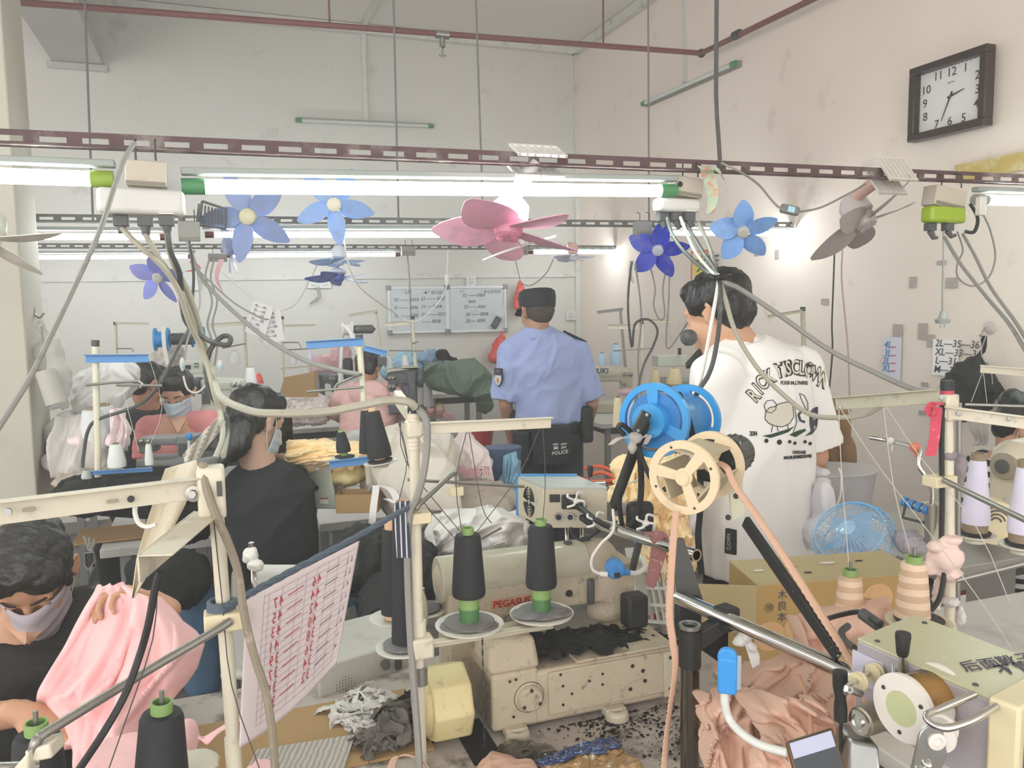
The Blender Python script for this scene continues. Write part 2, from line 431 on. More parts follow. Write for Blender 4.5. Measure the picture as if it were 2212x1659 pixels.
tubelight(-4.92,2130,432,2420,440,'bright glowing tube at the right picture edge under the nearest rail',mTube,capm=mFix,r=0.0165)
tubelight(-2.98,78,511,345,512,'left glowing tube on the middle rail beside the pillar',mTubeF,capm=mCapBr,cl=0.04)
tubelight(-2.98,463,507,985,507,'middle glowing tube on the middle rail behind the blue fan',mTubeF,capm=mCapBr,cl=0.04)
tubelight(-2.98,1430,503,1805,506,'right glowing tube on the middle rail behind the light blue fan',mTubeF,capm=mCapBr,cl=0.04)
tubelight(-0.75,85,556,405,554,'left glowing tube on the farthest rail above the mop of cables',mTubeF,capm=mCapBr,cl=0.04)
tubelight(-0.75,500,552,853,550,'middle glowing tube on the farthest rail behind the blue upside-down fan',mTubeF,capm=mCapBr,cl=0.04)
tubelight(-0.75,1152,545,1392,545,'right glowing tube on the farthest rail near the corner',mTubeF,capm=mCapBr,cl=0.04)
# unlit wall tubes
mOff=mat('tube_off','c9ccc5',0.4)
A=PB(652,260,-0.05);B=PB(925,272,-0.05);t=thing('wall_lamp','unlit white tube fitting on the grey back wall','lamp',(A+B)/2)
obj('lamp_tube',MB().cyl(A,B,0.014,12),mOff,t);obj('fixture_tray',MB().box((A+B)/2+BX*0.03+V((0,0,0.01)),((B-A).length+0.1,0.03,0.03),B-A),mFix,t)
for P,s in((A,-1),(B,1)):obj('end_cap',MB().cyl(P,P+(B-A).normalized()*s*0.045,0.018,12),mCapG,t)
A=PA(1394,222,-0.05);B=PA(1580,140,-0.05);t=thing('wall_lamp','unlit tube fitting high on the right wall','lamp',(A+B)/2)
obj('lamp_tube',MB().cyl(A,B,0.014,12),mOff,t);obj('fixture_tray',MB().box((A+B)/2+AX*0.03,((B-A).length+0.08,0.03,0.04),B-A),mat('old_fixture','8f8c86',0.6),t)
for P,s in((A,-1),(B,1)):obj('end_cap',MB().cyl(P,P+(B-A).normalized()*s*0.045,0.018,12),mCapG,t)
# rods that hold the rails
for i,(x0,y0,x1,y1,b,lab)in enumerate(((183,0,201,482,-2.98,'thin grey hanging rod in front of the steel beam'),(850,0,861,482,-2.98,'thin grey hanging rod crossing the unlit wall tube'),(1028,0,1044,482,-2.98,'thin grey hanging rod right of the sprinkler head'),(1400,0,1402,482,-2.98,'thin grey hanging rod left of the wall corner lamp'),(1771,0,1755,490,-2.98,'thin grey hanging rod on the right wall side, left of the clock'))):
 P=PB(x1,y1,b);q=PB(x0,y0,b)
 u=(q-P);Q=P+u*((ZC-P.z)/u.z)
 o=obj('hanging_rod',MB().cyl(P,Q,0.005,8),mat('rod_dull','77767a',0.6));tag(o,lab,'rod')
# --- clip fans
def mtx(o,z,up=(0,0,1),roll=0):
 z=V(z).normalized();up=V(up);x=up.cross(z)
 if x.length<1e-4:x=V((1,0,0))
 x.normalize();y=z.cross(x);M=Matrix(((x.x,y.x,z.x,0),(x.y,y.y,z.y,0),(x.z,y.z,z.z,0),(0,0,0,1)))
 return Matrix.Translation(V(o))@M@Matrix.Rotation(R(roll),4,'Z')
mPlW=mat('plastic_white','dedcd4',0.4,var=0.04,dirt='aaa69a',dscale=14,damt=0.4)
def blade_mb(rad,w,k,pitch=22):
 mb=MB();c,s=math.cos(R(pitch)),math.sin(R(pitch))
 def fn(u,v):
  r=rad*(0.16+0.84*u);prof=math.sin(math.pi*min(1,max(0.0,(u*0.93+0.07))**0.8))**0.62 if u<0.995 else 0.12
  hw=w*rad*max(prof,0.14)*(v-0.5);y=hw+w*rad*0.18*u;z=0.05*rad*math.sin(math.pi*u)*0.6
  return V((r,y*c,y*s+z))
 mb.sheet(fn,12,6,0.0022)
 q=Matrix.Rotation(2*math.pi*k,3,'Z');mb.v=[tuple(q@V(p))for p in mb.v];return mb
def fan(o,z,rad,bcol,hcol,ccol,label,n=5,w=0.55,roll=0,back=0.10,arm=None,armcol=None,clip=None,pitch=22,up=(0,0,1),bmat=None,ribs=False):
 t=thing('clip_fan',label,'fan',(0,0,0));M=mtx(o,z,up,roll);t.matrix_world=M
 bm_=bmat or mat('fan_blade_'+bcol,bcol,0.42,var=0.05,dirt='8f8f90',dscale=22,damt=0.35,thr=0.5);hm=mat('fan_body_'+hcol,hcol,0.4);cm=mat('fan_cap_'+ccol,ccol,0.4)
 for k in range(n):obj('blade',blade_mb(rad,w,k/n,pitch),bm_,t,local=True)
 mb=MB().lathe([(0.001,0.024),(rad*0.10,0.024),(rad*0.17,0.016),(rad*0.19,0.0),(rad*0.19,-0.018)],(0,0,0),(0,0,1),24)
 for i in range(14):
  a=2*math.pi*i/14;mb.box((math.cos(a)*rad*0.10,math.sin(a)*rad*0.10,0.0235),(rad*0.09,0.003,0.004),(math.cos(a),math.sin(a),0))
 obj('hub_cap',mb,cm,t,local=True)
 obj('motor_housing',MB().lathe([(rad*0.17,-0.02),(rad*0.24,-0.03),(rad*0.24,-back*0.75),(rad*0.14,-back),(0.001,-back-0.004)],(0,0,0),(0,0,1),24),hm,t,local=True)
 if arm:
  bpy.context.view_layer.update();Mi=M.inverted();a=Mi@V(arm);am=mat('fan_arm_'+(armcol or hcol),armcol or hcol,0.4)
  p0=V((0,0,-back*0.8));mb=MB().tube([p0,p0.lerp(a,0.5)+V((0,0,-0.012)),a],[0.018,0.021,0.013],12,6);obj('support_arm',mb,am,t,local=True)
  if clip:
   Mc=clip[0];nn=clip[1];Mi3=Mi.to_3x3();zc=Mi3@V(nn);xc=Mi3@AX
   mb=MB()
   for off in(0.028,-0.028):
    c=a+zc*off;y=V(zc).cross(xc).normalized()
    for(w0,w1)in((-0.5,-0.42),(0.42,0.5)):
     mb.box(c+y*(w0+w1)/2*clip[2],(clip[3],(w1-w0)*clip[2],0.008),xc,y)
    for i in range(7):mb.box(c+xc*clip[3]*(i/6-0.5)*0.95,(0.006,clip[2],0.007),xc,y)
    if off>0 or clip[4]:mb.box(c+zc*-0.003,(clip[3]*0.9,clip[2]*0.95,0.003),xc,y)
   obj('spring_clip',mb,mat('clip_'+clip[5],clip[5],0.4,dirt='8f8d86',dscale=20,damt=0.4),t,local=True)
 return t
fv=lambda yaw,el:V((math.sin(R(yaw))*math.cos(R(el)),-math.cos(R(yaw))*math.cos(R(el)),math.sin(R(el))))
p=W(1098,497,2.15);fan(p,fv(-20,-72),0.205,'e3a9c0','e0d6d6','d890a6','large pink fan hanging blades down in the centre, nearest of all',w=0.62,back=0.09,arm=PB(1160,348,-4.92),armcol='e6e2e2',roll=20,pitch=16,clip=(None,(0.1,-0.45,0.88),0.08,0.135,True,'e4e4e0'))
p=W(535,468,3.55);fan(p,fv(8,-6),0.20,'8a9ccb','d9d6c8','d9d3b4','blue grey fan with ivory hub, left of centre behind the long tube',w=0.5,arm=PB(560,497,-2.98),roll=35)
p=W(722,442,3.6);fan(p,fv(5,-8),0.175,'8fb0e8','dcd8cc','e6dfcd','pale blue fan with ribbed cream hub under the long tube',w=0.5,arm=PB(725,492,-2.98),roll=-18)
p=W(497,540,4.9);fan(p,fv(-60,-10),0.17,'7c8cb8','7f86a6','8a93b8','partly hidden slate blue fan between the two far rails',w=0.5,arm=PB(480,542,-.75),roll=10)
p=W(341,600,5.6);fan(p,fv(-8,-20),0.20,'7f84cf','e2e2ea','d0cfc4','violet blue fan on the far left below the farthest rail',w=0.55,arm=PB(339,542,-.75),armcol='3b48b8',roll=5)
p=W(732,565,5.2);fan(p,fv(0,-86),0.185,'a9c8ee','e0e6ee','c4d6ee','pale blue fan blowing down above the dark blue blades',w=0.5,n=5,arm=PB(724,537,-.75),armcol='55749f',roll=12)
p=W(730,600,5.3);fan(p,fv(0,-80),0.215,'4a5fae','d8dce6','4a5fae','dark blue fan seen edge on beneath the pale blue one',w=0.4,n=5,arm=PB(729,540,-.75),roll=30,back=0.06)
p=W(1238,556,5.6);fan(p,fv(0,-84),0.15,'dcdcf2','d9b0a2','dcdce4','small white fan with pinkish arm near the corner',w=0.45,n=5,arm=PB(1226,534,-.75),armcol='d8aa9c',roll=8)
p=W(1421,540,4.3);fan(p,fv(-15,-25),0.165,'3446c8','e4e6f2','c9ccdc','deep royal blue fan under the right end of the middle rail',w=0.62,arm=PB(1400,494,-2.98),armcol='e4e2dc',roll=0)
p=W(1605,500,3.5);fan(p,fv(-10,-30),0.145,'86b2f2','3a4fc0','c9c6c0','light blue fan in front of the right glowing tube',w=0.66,arm=PB(1570,490,-2.98),armcol='e6e4e0',roll=15,n=5)
p=W(1868,478,2.75);fan(p,V((0.42,-0.42,-0.80)),0.205,'9d9591','cfc8c6','b3aaa8','big beige grey fan clamped to the nearest rail below the clock',w=0.48,n=5,arm=PB(1925,380,-4.92),armcol='d9b4a4',roll=30,back=0.10,clip=(None,(0.25,-0.72,0.62),0.10,0.11,True,'d6d2ca'))
# partly seen fan at the left edge
p=W(-30,520,2.3);fan(p,fv(20,-60),0.20,'d8d0c2','d8d4ca','d8d0c2','cream fan reaching in from the left picture edge',w=0.4,n=5,arm=W(-60,440,2.3),roll=10)
# small switch box on the beige fan's cord
def cable(pts,r,m,label,Y=None,n=7,sm=6,cat='cable',name='cable',group=None):
 P=Ws(pts,Y);mb=MB().tube(P,r,n,sm);o=obj(name,mb,m);tag(o,label,cat,group);return o
mCbG=mat('cable_grey','8f8d88',0.6,var=0.12,vs=30,dirt='5e5c58',dscale=30,damt=0.5)
mCbD=mat('cable_dark','4b4b4a',0.55,var=0.12,vs=30,dirt='8b8a86',dscale=24,damt=0.5)
mCbK=mat('cable_black','232323',0.5,var=0.1,vs=30)
mCbW=mat('cable_white','dcdad4',0.5,var=0.05,vs=30)
mCbC=mat('cable_cream','aaa595',0.6,var=0.12,vs=30,dirt='827d70',dscale=26,damt=0.5)
cable([(1558,352,2.3),(1600,372,2.3),(1640,400,2.35),(1690,452,2.35),(1760,452,2.4),(1830,420,2.5),(1870,398,2.55)],0.0032,mCbG,'thin grey cord with inline switch looping to the beige fan')
t=thing('cord_switch','grey inline cord switch with pale blue rocker under the right rail','switch',W(1706,454,2.36))
a=W(1686,449,2.36);b=W(1726,458,2.36);mb=MB().box((a+b)/2,((b-a).length,0.02,0.026),b-a);obj('switch_body',mb,mat('sw_grey','77787a',0.5),t,bev=0.006)
obj('rocker',MB().box((a+b)/2-V((0,0.012,0)),(0.02,0.006,0.016),b-a),mat('sw_blue','a8d6e8',0.4),t)
# --- junction boxes, power strips, plugs
mBoxC=mat('box_cream','c7bfb0',0.55,var=0.06,dirt='8f8878',dscale=8,damt=0.5)
mStripW=mat('strip_white','d6d6d2',0.4,var=0.04,dirt='a09f98',dscale=6,damt=0.4)
mPlug=mat('plug_grey','5a5b5c',0.5,var=0.1)
def bx2(mb,Y,x0,y0,x1,y1,dep,tilt=0.0):
 a=W(x0,y0,Y);b=W(x1,y1,Y);c=W((x0+x1)/2,(y0+y1)/2,Y)
 w=abs(b.x-a.x);h=abs(a.z-b.z);ax=(AX*math.cos(tilt)+V((0,0,-1))*math.sin(tilt));mb.box(c+BX*dep/2,(w,dep,h),ax,BX);return c
def jbox(x0,y0,x1,y1,Y,label,m=None,tilt=0.03,dep=0.055):
 t=thing('junction_box',label,'box',W((x0+x1)/2,(y0+y1)/2,Y));mb=MB();bx2(mb,Y,x0,y0,x1,y1,dep,tilt);obj('box_body',mb,m or mBoxC,t,bev=0.003)
 mb=MB();bx2(mb,Y-0.004,x0+3,y1-8,x1-3,y1-3,0.004,tilt);obj('lid_seam',mb,mat('seam','8d877c',0.6),t)
 for xx in(x0+(x1-x0)*0.25,x0+(x1-x0)*0.75):
  P=W(xx,y0,Y);obj('wire_tie',MB().tube([P,P+V((0,0,0.04)),P+BX*0.03+V((0,0,0.05))],0.0022,6),mDark,t)
 return t
def strip(x0,y0,x1,y1,Y,label,m,plugs,pm=None,dep=0.05):
 t=thing('power_strip',label,'socket',W((x0+x1)/2,(y0+y1)/2,Y));mb=MB();bx2(mb,Y,x0,y0,x1,y1,dep,0.02);obj('strip_body',mb,m,t,bev=0.011,seg=3)
 mb=MB()
 for(a,b)in plugs:
  P=W(a,y1-2,Y)+BX*dep*0.5;mb.box(P+V((0,0,-0.001)),(0.03,0.03,0.003),AX)
 obj('socket_face',mb,mPlW,t)
 for i,(a,b)in enumerate(plugs):
  P=W(a,y1,Y)+BX*dep*0.5;q=W(b[0],b[1],Y)+BX*dep*0.5;d=(q-P);pm_=pm or mPlug
  mb=MB().box(P-V((0,0,0.013)),(0.031,0.024,0.024),AX);mb.tube([P-V((0,0,0.024)),P-V((0,0,0.024))+d*0.5,q],[0.011,0.008,0.005],10)
  o=obj('power_plug',mb,pm_,None,bev=0.002);tag(o,['leftmost','middle','rightmost'][i if len(plugs)==3 else(0 if i==0 else 2)]+' plug in the '+label.split(' with')[0],'plug')
 return t
jbox(272,347,358,400,1.80,'square cream junction box wired under the rail at upper left')
strip(215,408,394,461,1.78,'long white power strip with three plugs at upper left',mStripW,[(258,(262,492)),(311,(313,505)),(358,(362,490))])
jbox(1458,383,1524,424,2.32,'cream junction box with a round hole beside the dark green end cap',tilt=0.12)
P=W(1468,398,2.31);o=obj('knockout_hole',MB().lathe([(0.008,0),(0.008,0.004)],P-BX*0.004,BX,16),mCbK);tag(o,'round dark knockout hole on the box right of the long tube','hole')
o.parent=[x for x in bpy.data.objects if x.name.startswith('junction_box.001')][0];o.location=o.location-o.parent.location
del o['label'];del o['category']
strip(1420,428,1524,456,2.30,'white power strip with three plugs hanging over the man in white',mStripW,[(1441,(1450,482)),(1470,(1484,486)),(1498,(1510,482))])
jbox(2012,406,2098,448,2.62,'cream junction box above the lime green socket',tilt=0.15)
strip(2003,446,2102,480,2.58,'lime green power strip with plugs at the right',mat('lime','9cb82c',0.35),[(2024,(2040,512)),(2062,(2080,506))])
t=thing('cord_switch','small white cord adapter hanging beside the right glowing tube','switch',W(2124,444,2.55));mb=MB();bx2(mb,2.55,2117,424,2133,465,0.02);obj('adapter_body',mb,mPlW,t,bev=0.003)
# boxes on farther rails
for(x0,y0,x1,y1,Y,lab)in((385,478,432,520,3.45,'dark grey junction box between the two left tubes of the middle rail'),(868,532,898,552,6.2,'small grey box at the end of the middle far tube'),(1112,532,1142,550,6.5,'small grey box left of the right far tube'),(1372,478,1412,508,4.3,'cream box on the middle rail above the royal blue fan'),(450,548,490,565,5.7,'tiny grey box on the far rail beside the slate fan')):
 jbox(x0,y0,x1,y1,Y,lab,mat('box_grey','9b9a96',0.6),tilt=0.0,dep=0.04)
# black slotted bracket beside the blue grey fan
mb=MB();
for i in range(9):
 a=W(430+i*7,440+i*2,3.5);b=W(424+i*8,486,3.5);mb.cyl(a,b,0.004,6)
mb.tube(Ws([(437,435),(427,486),(487,495),(488,452),(437,435)],3.5),0.006,8)
o=obj('fan_clip_frame',mb,mat('clip_dark','5c5b5b',0.6));tag(o,'dark ribbed clip frame left of the blue grey fan','clip')
# --- cables
cable([(292,308,1.72),(268,345,1.7),(245,410,1.68),(215,500,1.6),(165,610,1.55),(105,735,1.45),(60,825,1.4),(-10,935,1.32)],0.0052,mCbG,'grey cable running diagonally down to the left edge in front of the pillar')
cable([(262,492,1.8),(300,530,1.8),(350,575,1.82),(385,625,1.85),(410,700,1.9),(440,760,1.95),(463,850,1.95),(478,900,1.95),(480,950,1.8),(455,1010,1.6)],0.0065,mCbC,'thick cream cable in the bundle from the left plug')
cable([(313,505,1.8),(345,560,1.82),(378,610,1.86),(405,665,1.9),(430,745,1.95),(470,850,1.97),(490,925,1.97),(482,985,1.8)],0.0065,mCbC,'second cream cable twisted through the hanging bundle')
cable([(362,490,1.8),(368,540,1.8),(388,590,1.84),(392,650,1.9),(405,700,1.93),(450,735,1.95),(490,745,1.95),(498,730,1.95),(480,727,1.96),(455,755,1.96),(445,800,1.96),(455,850,1.97),(490,905,1.97),(478,960,1.8)],0.0062,mCbD,'dark rubber cable with a loop in the hanging bundle')
cable([(362,500,1.84),(372,560,1.84),(410,640,1.9),(440,740,1.98),(462,820,1.98),(480,860,1.7),(540,887,1.5),(600,893,1.42),(700,890,1.42),(780,876,1.42),(840,865,1.42),(880,868,1.42),(897,880,1.43)],0.0075,mCbC,'thick dusty cream cable swinging across to the centre stand')
cable([(905,885,1.44),(920,910,1.43),(922,960,1.43),(915,1020,1.42),(900,1075,1.42),(885,1110,1.42),(880,1200,1.43),(885,1350,1.43),(893,1470,1.42),(903,1600,1.41),(908,1700,1.4)],0.0068,mCbG,'grey cable strapped down the centre stand pole')
cable([(405,520,3.4),(430,590,3.4),(470,640,3.3),(560,720,3.0),(650,775,2.8),(730,800,2.75),(775,808,2.75)],0.0085,mCbG,'grey cable sloping from the upper left rail to the blue topped stand')
cable([(408,520,3.4),(418,590,3.4),(415,660,3.4),(412,700,3.2),(380,760,3.0),(345,830,2.8),(300,875,2.7),(215,905,2.65),(190,930,2.65),(180,985,2.65),(178,1010,2.65)],0.006,mCbD,'dark cable curving past the masked woman in salmon to the blue stand')
cable([(1441,470,2.3),(1452,505,2.2),(1480,545,2.1),(1530,590,2.0),(1552,600,1.95)],0.0052,mCbD,'dark grey cable from the left plug to the tie knot')
cable([(1470,470,2.3),(1500,540,2.15),(1535,585,2.0),(1552,600,1.95),(1540,680,1.9),(1522,780,1.85),(1505,860,1.8),(1500,930,1.75)],0.0046,mCbW,'white cable hanging in front of the man in white')
cable([(1484,486,2.28),(1515,540,2.1),(1552,600,1.95),(1555,680,1.9),(1545,760,1.85),(1530,810,1.82),(1505,850,1.8),(1490,900,1.75)],0.0056,mCbD,'dark cable falling from the tie knot to the blue spool')
cable([(1510,482,2.28),(1535,540,2.1),(1552,600,1.95),(1600,625,1.95),(1690,685,1.93),(1790,755,1.9),(1880,800,1.85),(1985,845,1.72),(2035,842,1.6)],0.0062,mCbG,'long grey cable sloping right from the tie knot to the right stand')
cable([(1552,600,1.95),(1565,640,1.93),(1590,720,1.9),(1640,800,1.85),(1700,860,1.8),(1750,895,1.75),(1810,902,1.7),(1870,895,1.68),(1905,875,1.66)],0.0056,mCbC,'pale cable drooping across the printed T-shirt')
cable([(1548,-40,2.35),(1547,120,2.35),(1547,220,2.35),(1552,300,2.35),(1556,362,2.35)],0.0062,mCbD,'dark rubber cable dropping from the ceiling to the nearest rail')
t=thing('cable_knot','black cord tie knotting the cables above the dark haired man','knot',W(1552,600,1.94))
mb=MB()
for z in range(3):mb.tube([W(1552,596+z*4,1.94)+V((math.cos(a)*0.016,math.sin(a)*0.016,0))for a in[i*math.pi/5 for i in range(10)]],0.0022,6,closed=True)
mb.tube(Ws([(1548,600,1.93),(1530,592,1.92),(1527,602,1.92),(1545,603,1.92)]),0.002,6,4);mb.tube(Ws([(1556,600,1.92),(1572,595,1.92),(1580,592,1.9)]),0.002,6,3)
obj('tie_cord',mb,mCbK,t)
cable([(2040,512,2.6),(2075,570,2.5),(2130,640,2.35),(2180,700,2.2),(2215,757,2.1),(2260,830,2.0)],0.0056,mCbG,'left of two grey cables sloping down to the right picture edge')
cable([(2080,506,2.6),(2105,550,2.5),(2140,620,2.35),(2190,690,2.2),(2225,745,2.1),(2270,810,2.0)],0.005,mCbG,'right of two grey cables sloping down to the right picture edge')
cable([(2068,500,2.62),(2080,540,2.62),(2068,570,2.6),(2070,600,2.6),(2100,618,2.6),(2135,600,2.6),(2150,555,2.6),(2140,500,2.58),(2125,465,2.56)],0.003,mCbG,'thin pale cord looping below the lime green socket')
cable([(2096,440,2.62),(2112,470,2.62),(2105,500,2.62),(2085,500,2.62)],0.006,mCbK,'short black cord bent beside the lime green socket')
cable([(2038,480,3.3),(2038,560,3.3),(2036,620,3.3),(2036,672,3.3)],0.004,mCbG,'hanging cord of the unplugged two pin plug')
t=thing('power_plug','grey two pin plug dangling in front of the right wall','plug',W(2037,690,3.3));mb=MB();a=W(2037,672,3.3)
mb.lathe([(0.012,0),(0.014,0.015),(0.02,0.03),(0.03,0.034),(0.026,0.05)],a,(0,0,-1),16);obj('plug_body',mb,mat('plug_lt','9a9a98',0.5),t)
mb=MB().box(a-V((0.008,0,0.06)),(0.004,0.002,0.02));obj('pin',mb,mSteel,t);mb=MB().box(a-V((-0.008,0,0.06)),(0.004,0.002,0.02));obj('pin',mb,mSteel,t)
cable([(1803,535,3.9),(1800,620,3.9),(1797,700,3.9),(1798,760,3.9),(1790,856,3.9)],0.004,mCbK,'thin black cord falling down the right wall')
cable([(1820,540,3.95),(1818,600,3.95),(1825,680,3.95),(1832,760,3.95),(1835,850,3.95),(1838,890,3.95)],0.004,mat('cord_pinkish','b09a96',0.6),'thin pinkish cord falling down the right wall')
cable([(968,540,5.0),(966,590,5.0)],0.004,mCbW,'white pull cord of the pink fan');
t=thing('cord_switch','slim white cord switch above the whiteboards','switch',W(966,603,5.0));mb=MB();bx2(mb,5.0,962,592,970,615,0.02);obj('switch_body',mb,mPlW,t,bev=0.004)
cable([(966,615,5.0),(950,650,5.0),(915,685,5.0),(890,695,5.0),(860,680,5.0),(800,640,4.6),(770,610,4.4),(750,560,4.2),(742,505,4.0)],0.004,mCbW,'white cord swagged across the whiteboards to the pale blue fan')
cable([(1043,562,2.2),(1100,540,2.2),(1200,510,2.25)],0.003,mCbW,'white cord drooping behind the pink fan')
cable([(690,560,5.6),(672,600,5.6),(640,655,5.6),(605,672,5.6),(585,674,5.6),(540,640,5.6),(470,580,5.6)],0.005,mCbW,'thin white cord swooping under the dark blue fan')
cable([(430,585,4.6),(500,650,4.6),(560,685,4.6),(580,690,4.6)],0.005,mCbG,'thin grey cord holding up the hanging notes')
cable([(880,550,6.3),(884,600,6.3),(888,690,6.3),(895,800,6.3)],0.0065,mCbG,'grey cord falling in front of the left whiteboard')
cable([(1110,545,6.6),(1120,590,6.6),(1128,612,6.6),(1150,615,6.6),(1180,590,6.5),(1195,560,6.4)],0.004,mCbG,'thin grey cord above the red hanging bag')
cable([(1365,565,4.3),(1358,620,4.3),(1357,680,4.3),(1365,750,4.3),(1372,700,4.3),(1400,690,4.3),(1420,712,4.3),(1412,745,4.3),(1390,790,4.2),(1375,860,3.5),(1368,905,2.2),(1365,940,1.75)],0.0065,mCbD,'grey cord falling from the royal blue fan and looping by the far stand')
cable([(1372,570,4.3),(1382,640,4.3),(1385,700,4.3),(1378,780,4.2),(1385,850,4.0),(1400,900,4.0)],0.005,mCbG,'second grey cord beside the looping one')
cable([(1400,560,4.4),(1415,620,4.4),(1412,660,4.4),(1425,690,4.4),(1436,680,4.4),(1432,620,4.4),(1444,560,4.4),(1446,520,4.4)],0.0045,mCbG,'thin wavy cord below the royal blue fan')
cable([(1447,520,4.4),(1445,640,4.4),(1440,750,4.4),(1470,720,4.4),(1495,680,4.3)],0.0045,mCbG,'thin cord with a bend beside the dark haired man')
for(x,lab)in((452,'left of two twisted cords under the far rail'),(463,'right of two twisted cords under the far rail')):
 cable([(x,560,4.6),(x-8,600,4.6),(x+6,650,4.6),(x-4,700,4.6),(x+6,740,4.6),(x,790,4.6)],0.0055,mCbG,lab)
cable([(424,570,4.0),(432,650,4.0),(418,700,3.8),(405,735,3.6),(398,780,3.5)],0.0045,mCbG,'cord of the pale oval hand switch')
for(x,y,w,h,lab)in((394,787,10,28,'white oval hand switch with blue button above the masked woman'),(476,790,12,24,'white oval hand switch hanging by the far cones')):
 t=thing('hand_switch',lab,'switch',W(x,y,3.3));obj('switch_body',MB().ell(W(x,y,3.3),(w*m_(3.3)*0.55,0.012,h*m_(3.3)*0.55),uz=(0.15 if x>450 else 0,0,1)),mPlW,t)
 obj('button',MB().ell(W(x,y+2,3.288),(w*m_(3.3)*0.3,0.004,h*m_(3.3)*0.22)),mat('sw_blue','a8d6e8',0.4),t)
cable([(396,812,3.3),(405,840,3.3),(425,848,3.3),(445,830,3.3),(447,800,3.3),(430,740,3.3),(412,700,3.3)],0.0042,mCbW,'white cord curling below the oval hand switch')
# twist ties and rags on the rails
def rag(pts,Y,m,label,w=0.03,sm=5,twist=1.5,cat='rag',name='fabric_scrap'):
 P=Ws(pts,Y);mb=MB().ribbon(P,w,(1,0.2,0),0.002,sm,twist);o=obj(name,mb,m);tag(o,label,cat);return o
mPrint=mat('floral_print','a9b8a0',0.8,var=0.3,vs=40,dirt='c4685a',dscale=45,damt=0.95,thr=0.47)
rag([(1525,362,2.28),(1535,395,2.27),(1540,430,2.27),(1534,460,2.27)],None,mPrint,'floral printed rag tied round the nearest rail',0.035)
rag([(1518,358,2.27),(1545,368,2.25),(1558,380,2.27)],None,mPrint,'short end of floral rag wrapped over the rail',0.03)
rag([(415,565,4.0),(428,580,4.0),(405,586,4.0)],None,mat('rag_red','a8494c',0.8),'small red rag tied in the cables below the far tube',0.03)
rag([(478,560,4.6),(468,600,4.6),(482,632,4.6)],None,mat('rag_pink','d3a3a6',0.8),'faded pink rag dangling from the far rail',0.03)
rag([(1365,562,4.3),(1362,585,4.3),(1368,612,4.3)],None,mat('rag_white','e2e0dc',0.8),'white rag knot on the cord below the middle rail',0.03)
# --- things on the walls
def sock(PF,px,py,c,w,h,label,faces=1,plug=False):
 """wall plates on plane PF(x,y,c)"""
 P=PF(px,py,c);ax=AX if PF is PB else-BX;nn=-BX if PF is PB else-AX;t=thing('wall_socket',label,'socket',P);mb=MB().box(P+nn*0.012,(w,0.024,h),ax,nn);obj('back_plate',mb,mStripW,t,bev=0.003)
 for i in range(faces):
  x=(i-(faces-1)/2)*w/faces;f=MB()
  for(dx,dz)in((-0.012,0.015),(0.012,0.015),(-0.014,-0.014),(0.014,-0.014),(0,-0.02)):f.box(P+nn*0.0255+ax*(x+dx)+V((0,0,dz)),(0.004,0.002,0.01),ax,nn)
  obj('socket_face',f,mCbD,t)
 return t
sock(PB,1016,607,-0.005,0.09,0.09,'cream wall socket above the right whiteboard')
sock(PB,689,612,-0.005,0.19,0.085,'double wall socket left of the whiteboards',2)
sock(PB,1238,681,-0.005,0.15,0.09,'double wall socket beside the room corner',2)
sock(PB,415,616,-0.005,0.11,0.085,'wall socket behind the violet blue fan')
mb=MB().tube([PB(683,620,-0.05),PB(688,640,-0.05),PB(670,655,-0.05),PB(682,650,-0.05),PB(692,640,-0.05),PB(688,618,-0.05)],0.005,6,5);o=obj('cable',mb,mCbG);tag(o,'short coiled cord hanging from the double wall socket','cable')
# whiteboards
mWb=mat('whiteboard_face','c9cfd2',0.25,var=0.05,vs=3,dirt='8e979c',dscale=7,damt=0.4,thr=0.5)
mAl=mat('board_frame','dcdfe2',0.4,metal=0.2);mCorner=mat('board_corner','8a8e94',0.5);mInk=mat('marker_ink','4a4d55',0.7);
def wboard(x0,y0,x1,y1,label,lines):
 c=PB((x0+x1)/2,(y0+y1)/2,-0.03);a=PB(x0,(y0+y1)/2,-0.03);b=PB(x1,(y0+y1)/2,-0.03);w=(b-a).length;h=(PB((x0+x1)/2,y0,-0.03)-PB((x0+x1)/2,y1,-0.03)).length
 t=thing('whiteboard',label,'whiteboard',c);obj('board_panel',MB().box(c,(w,0.016,h),AX,BX),mWb,t);mb=MB()
 for s in(-1,1):
  mb.box(c+V((0,0,s*h/2))-BX*0.004,(w,0.028,0.018),AX,BX);mb.box(c+AX*s*w/2-BX*0.004,(0.018,0.028,h),AX,BX)
 obj('board_frame',mb,mAl,t);
 for s in(-1,1):
  for k in(-1,1):obj('corner_guard',MB().box(c+V((0,0,s*h/2))+AX*k*w/2-BX*0.006,(0.045,0.034,0.045),AX,BX),mCorner,t,bev=0.01)
 fl=MB()
 for(u,v,s,k)in lines:
  q=text(s,c+AX*(u-0.5)*w+V((0,0,(0.5-v)*h))-BX*0.009,AX,V((0,0,1)),0.026*k,None,'mb',ex=0.0006,bold=0.012,shear=0.2);fl.add([V(p)for p in q.v],q.f)
 obj('marker_writing',fl,mInk,t);return t
wboard(841,622,965,717,'left whiteboard with rows of handwritten numbers on the back wall',[(0.27,0.14,'3月',1.1),(0.6,0.14,'本厂自订出货',0.9),(0.08,0.3,'3C ——5033',1.1),(0.55,0.28,'21 —— 5027',1.1),(0.08,0.48,'3/ —— 5036',1.1),(0.55,0.46,'21 — 5024',1.1),(0.08,0.66,'32 ——5030',1.1),(0.55,0.64,'21 —— 5027',1.1),(0.08,0.82,'9/',1.1),(0.55,0.8,'—— 5028',1.1)])
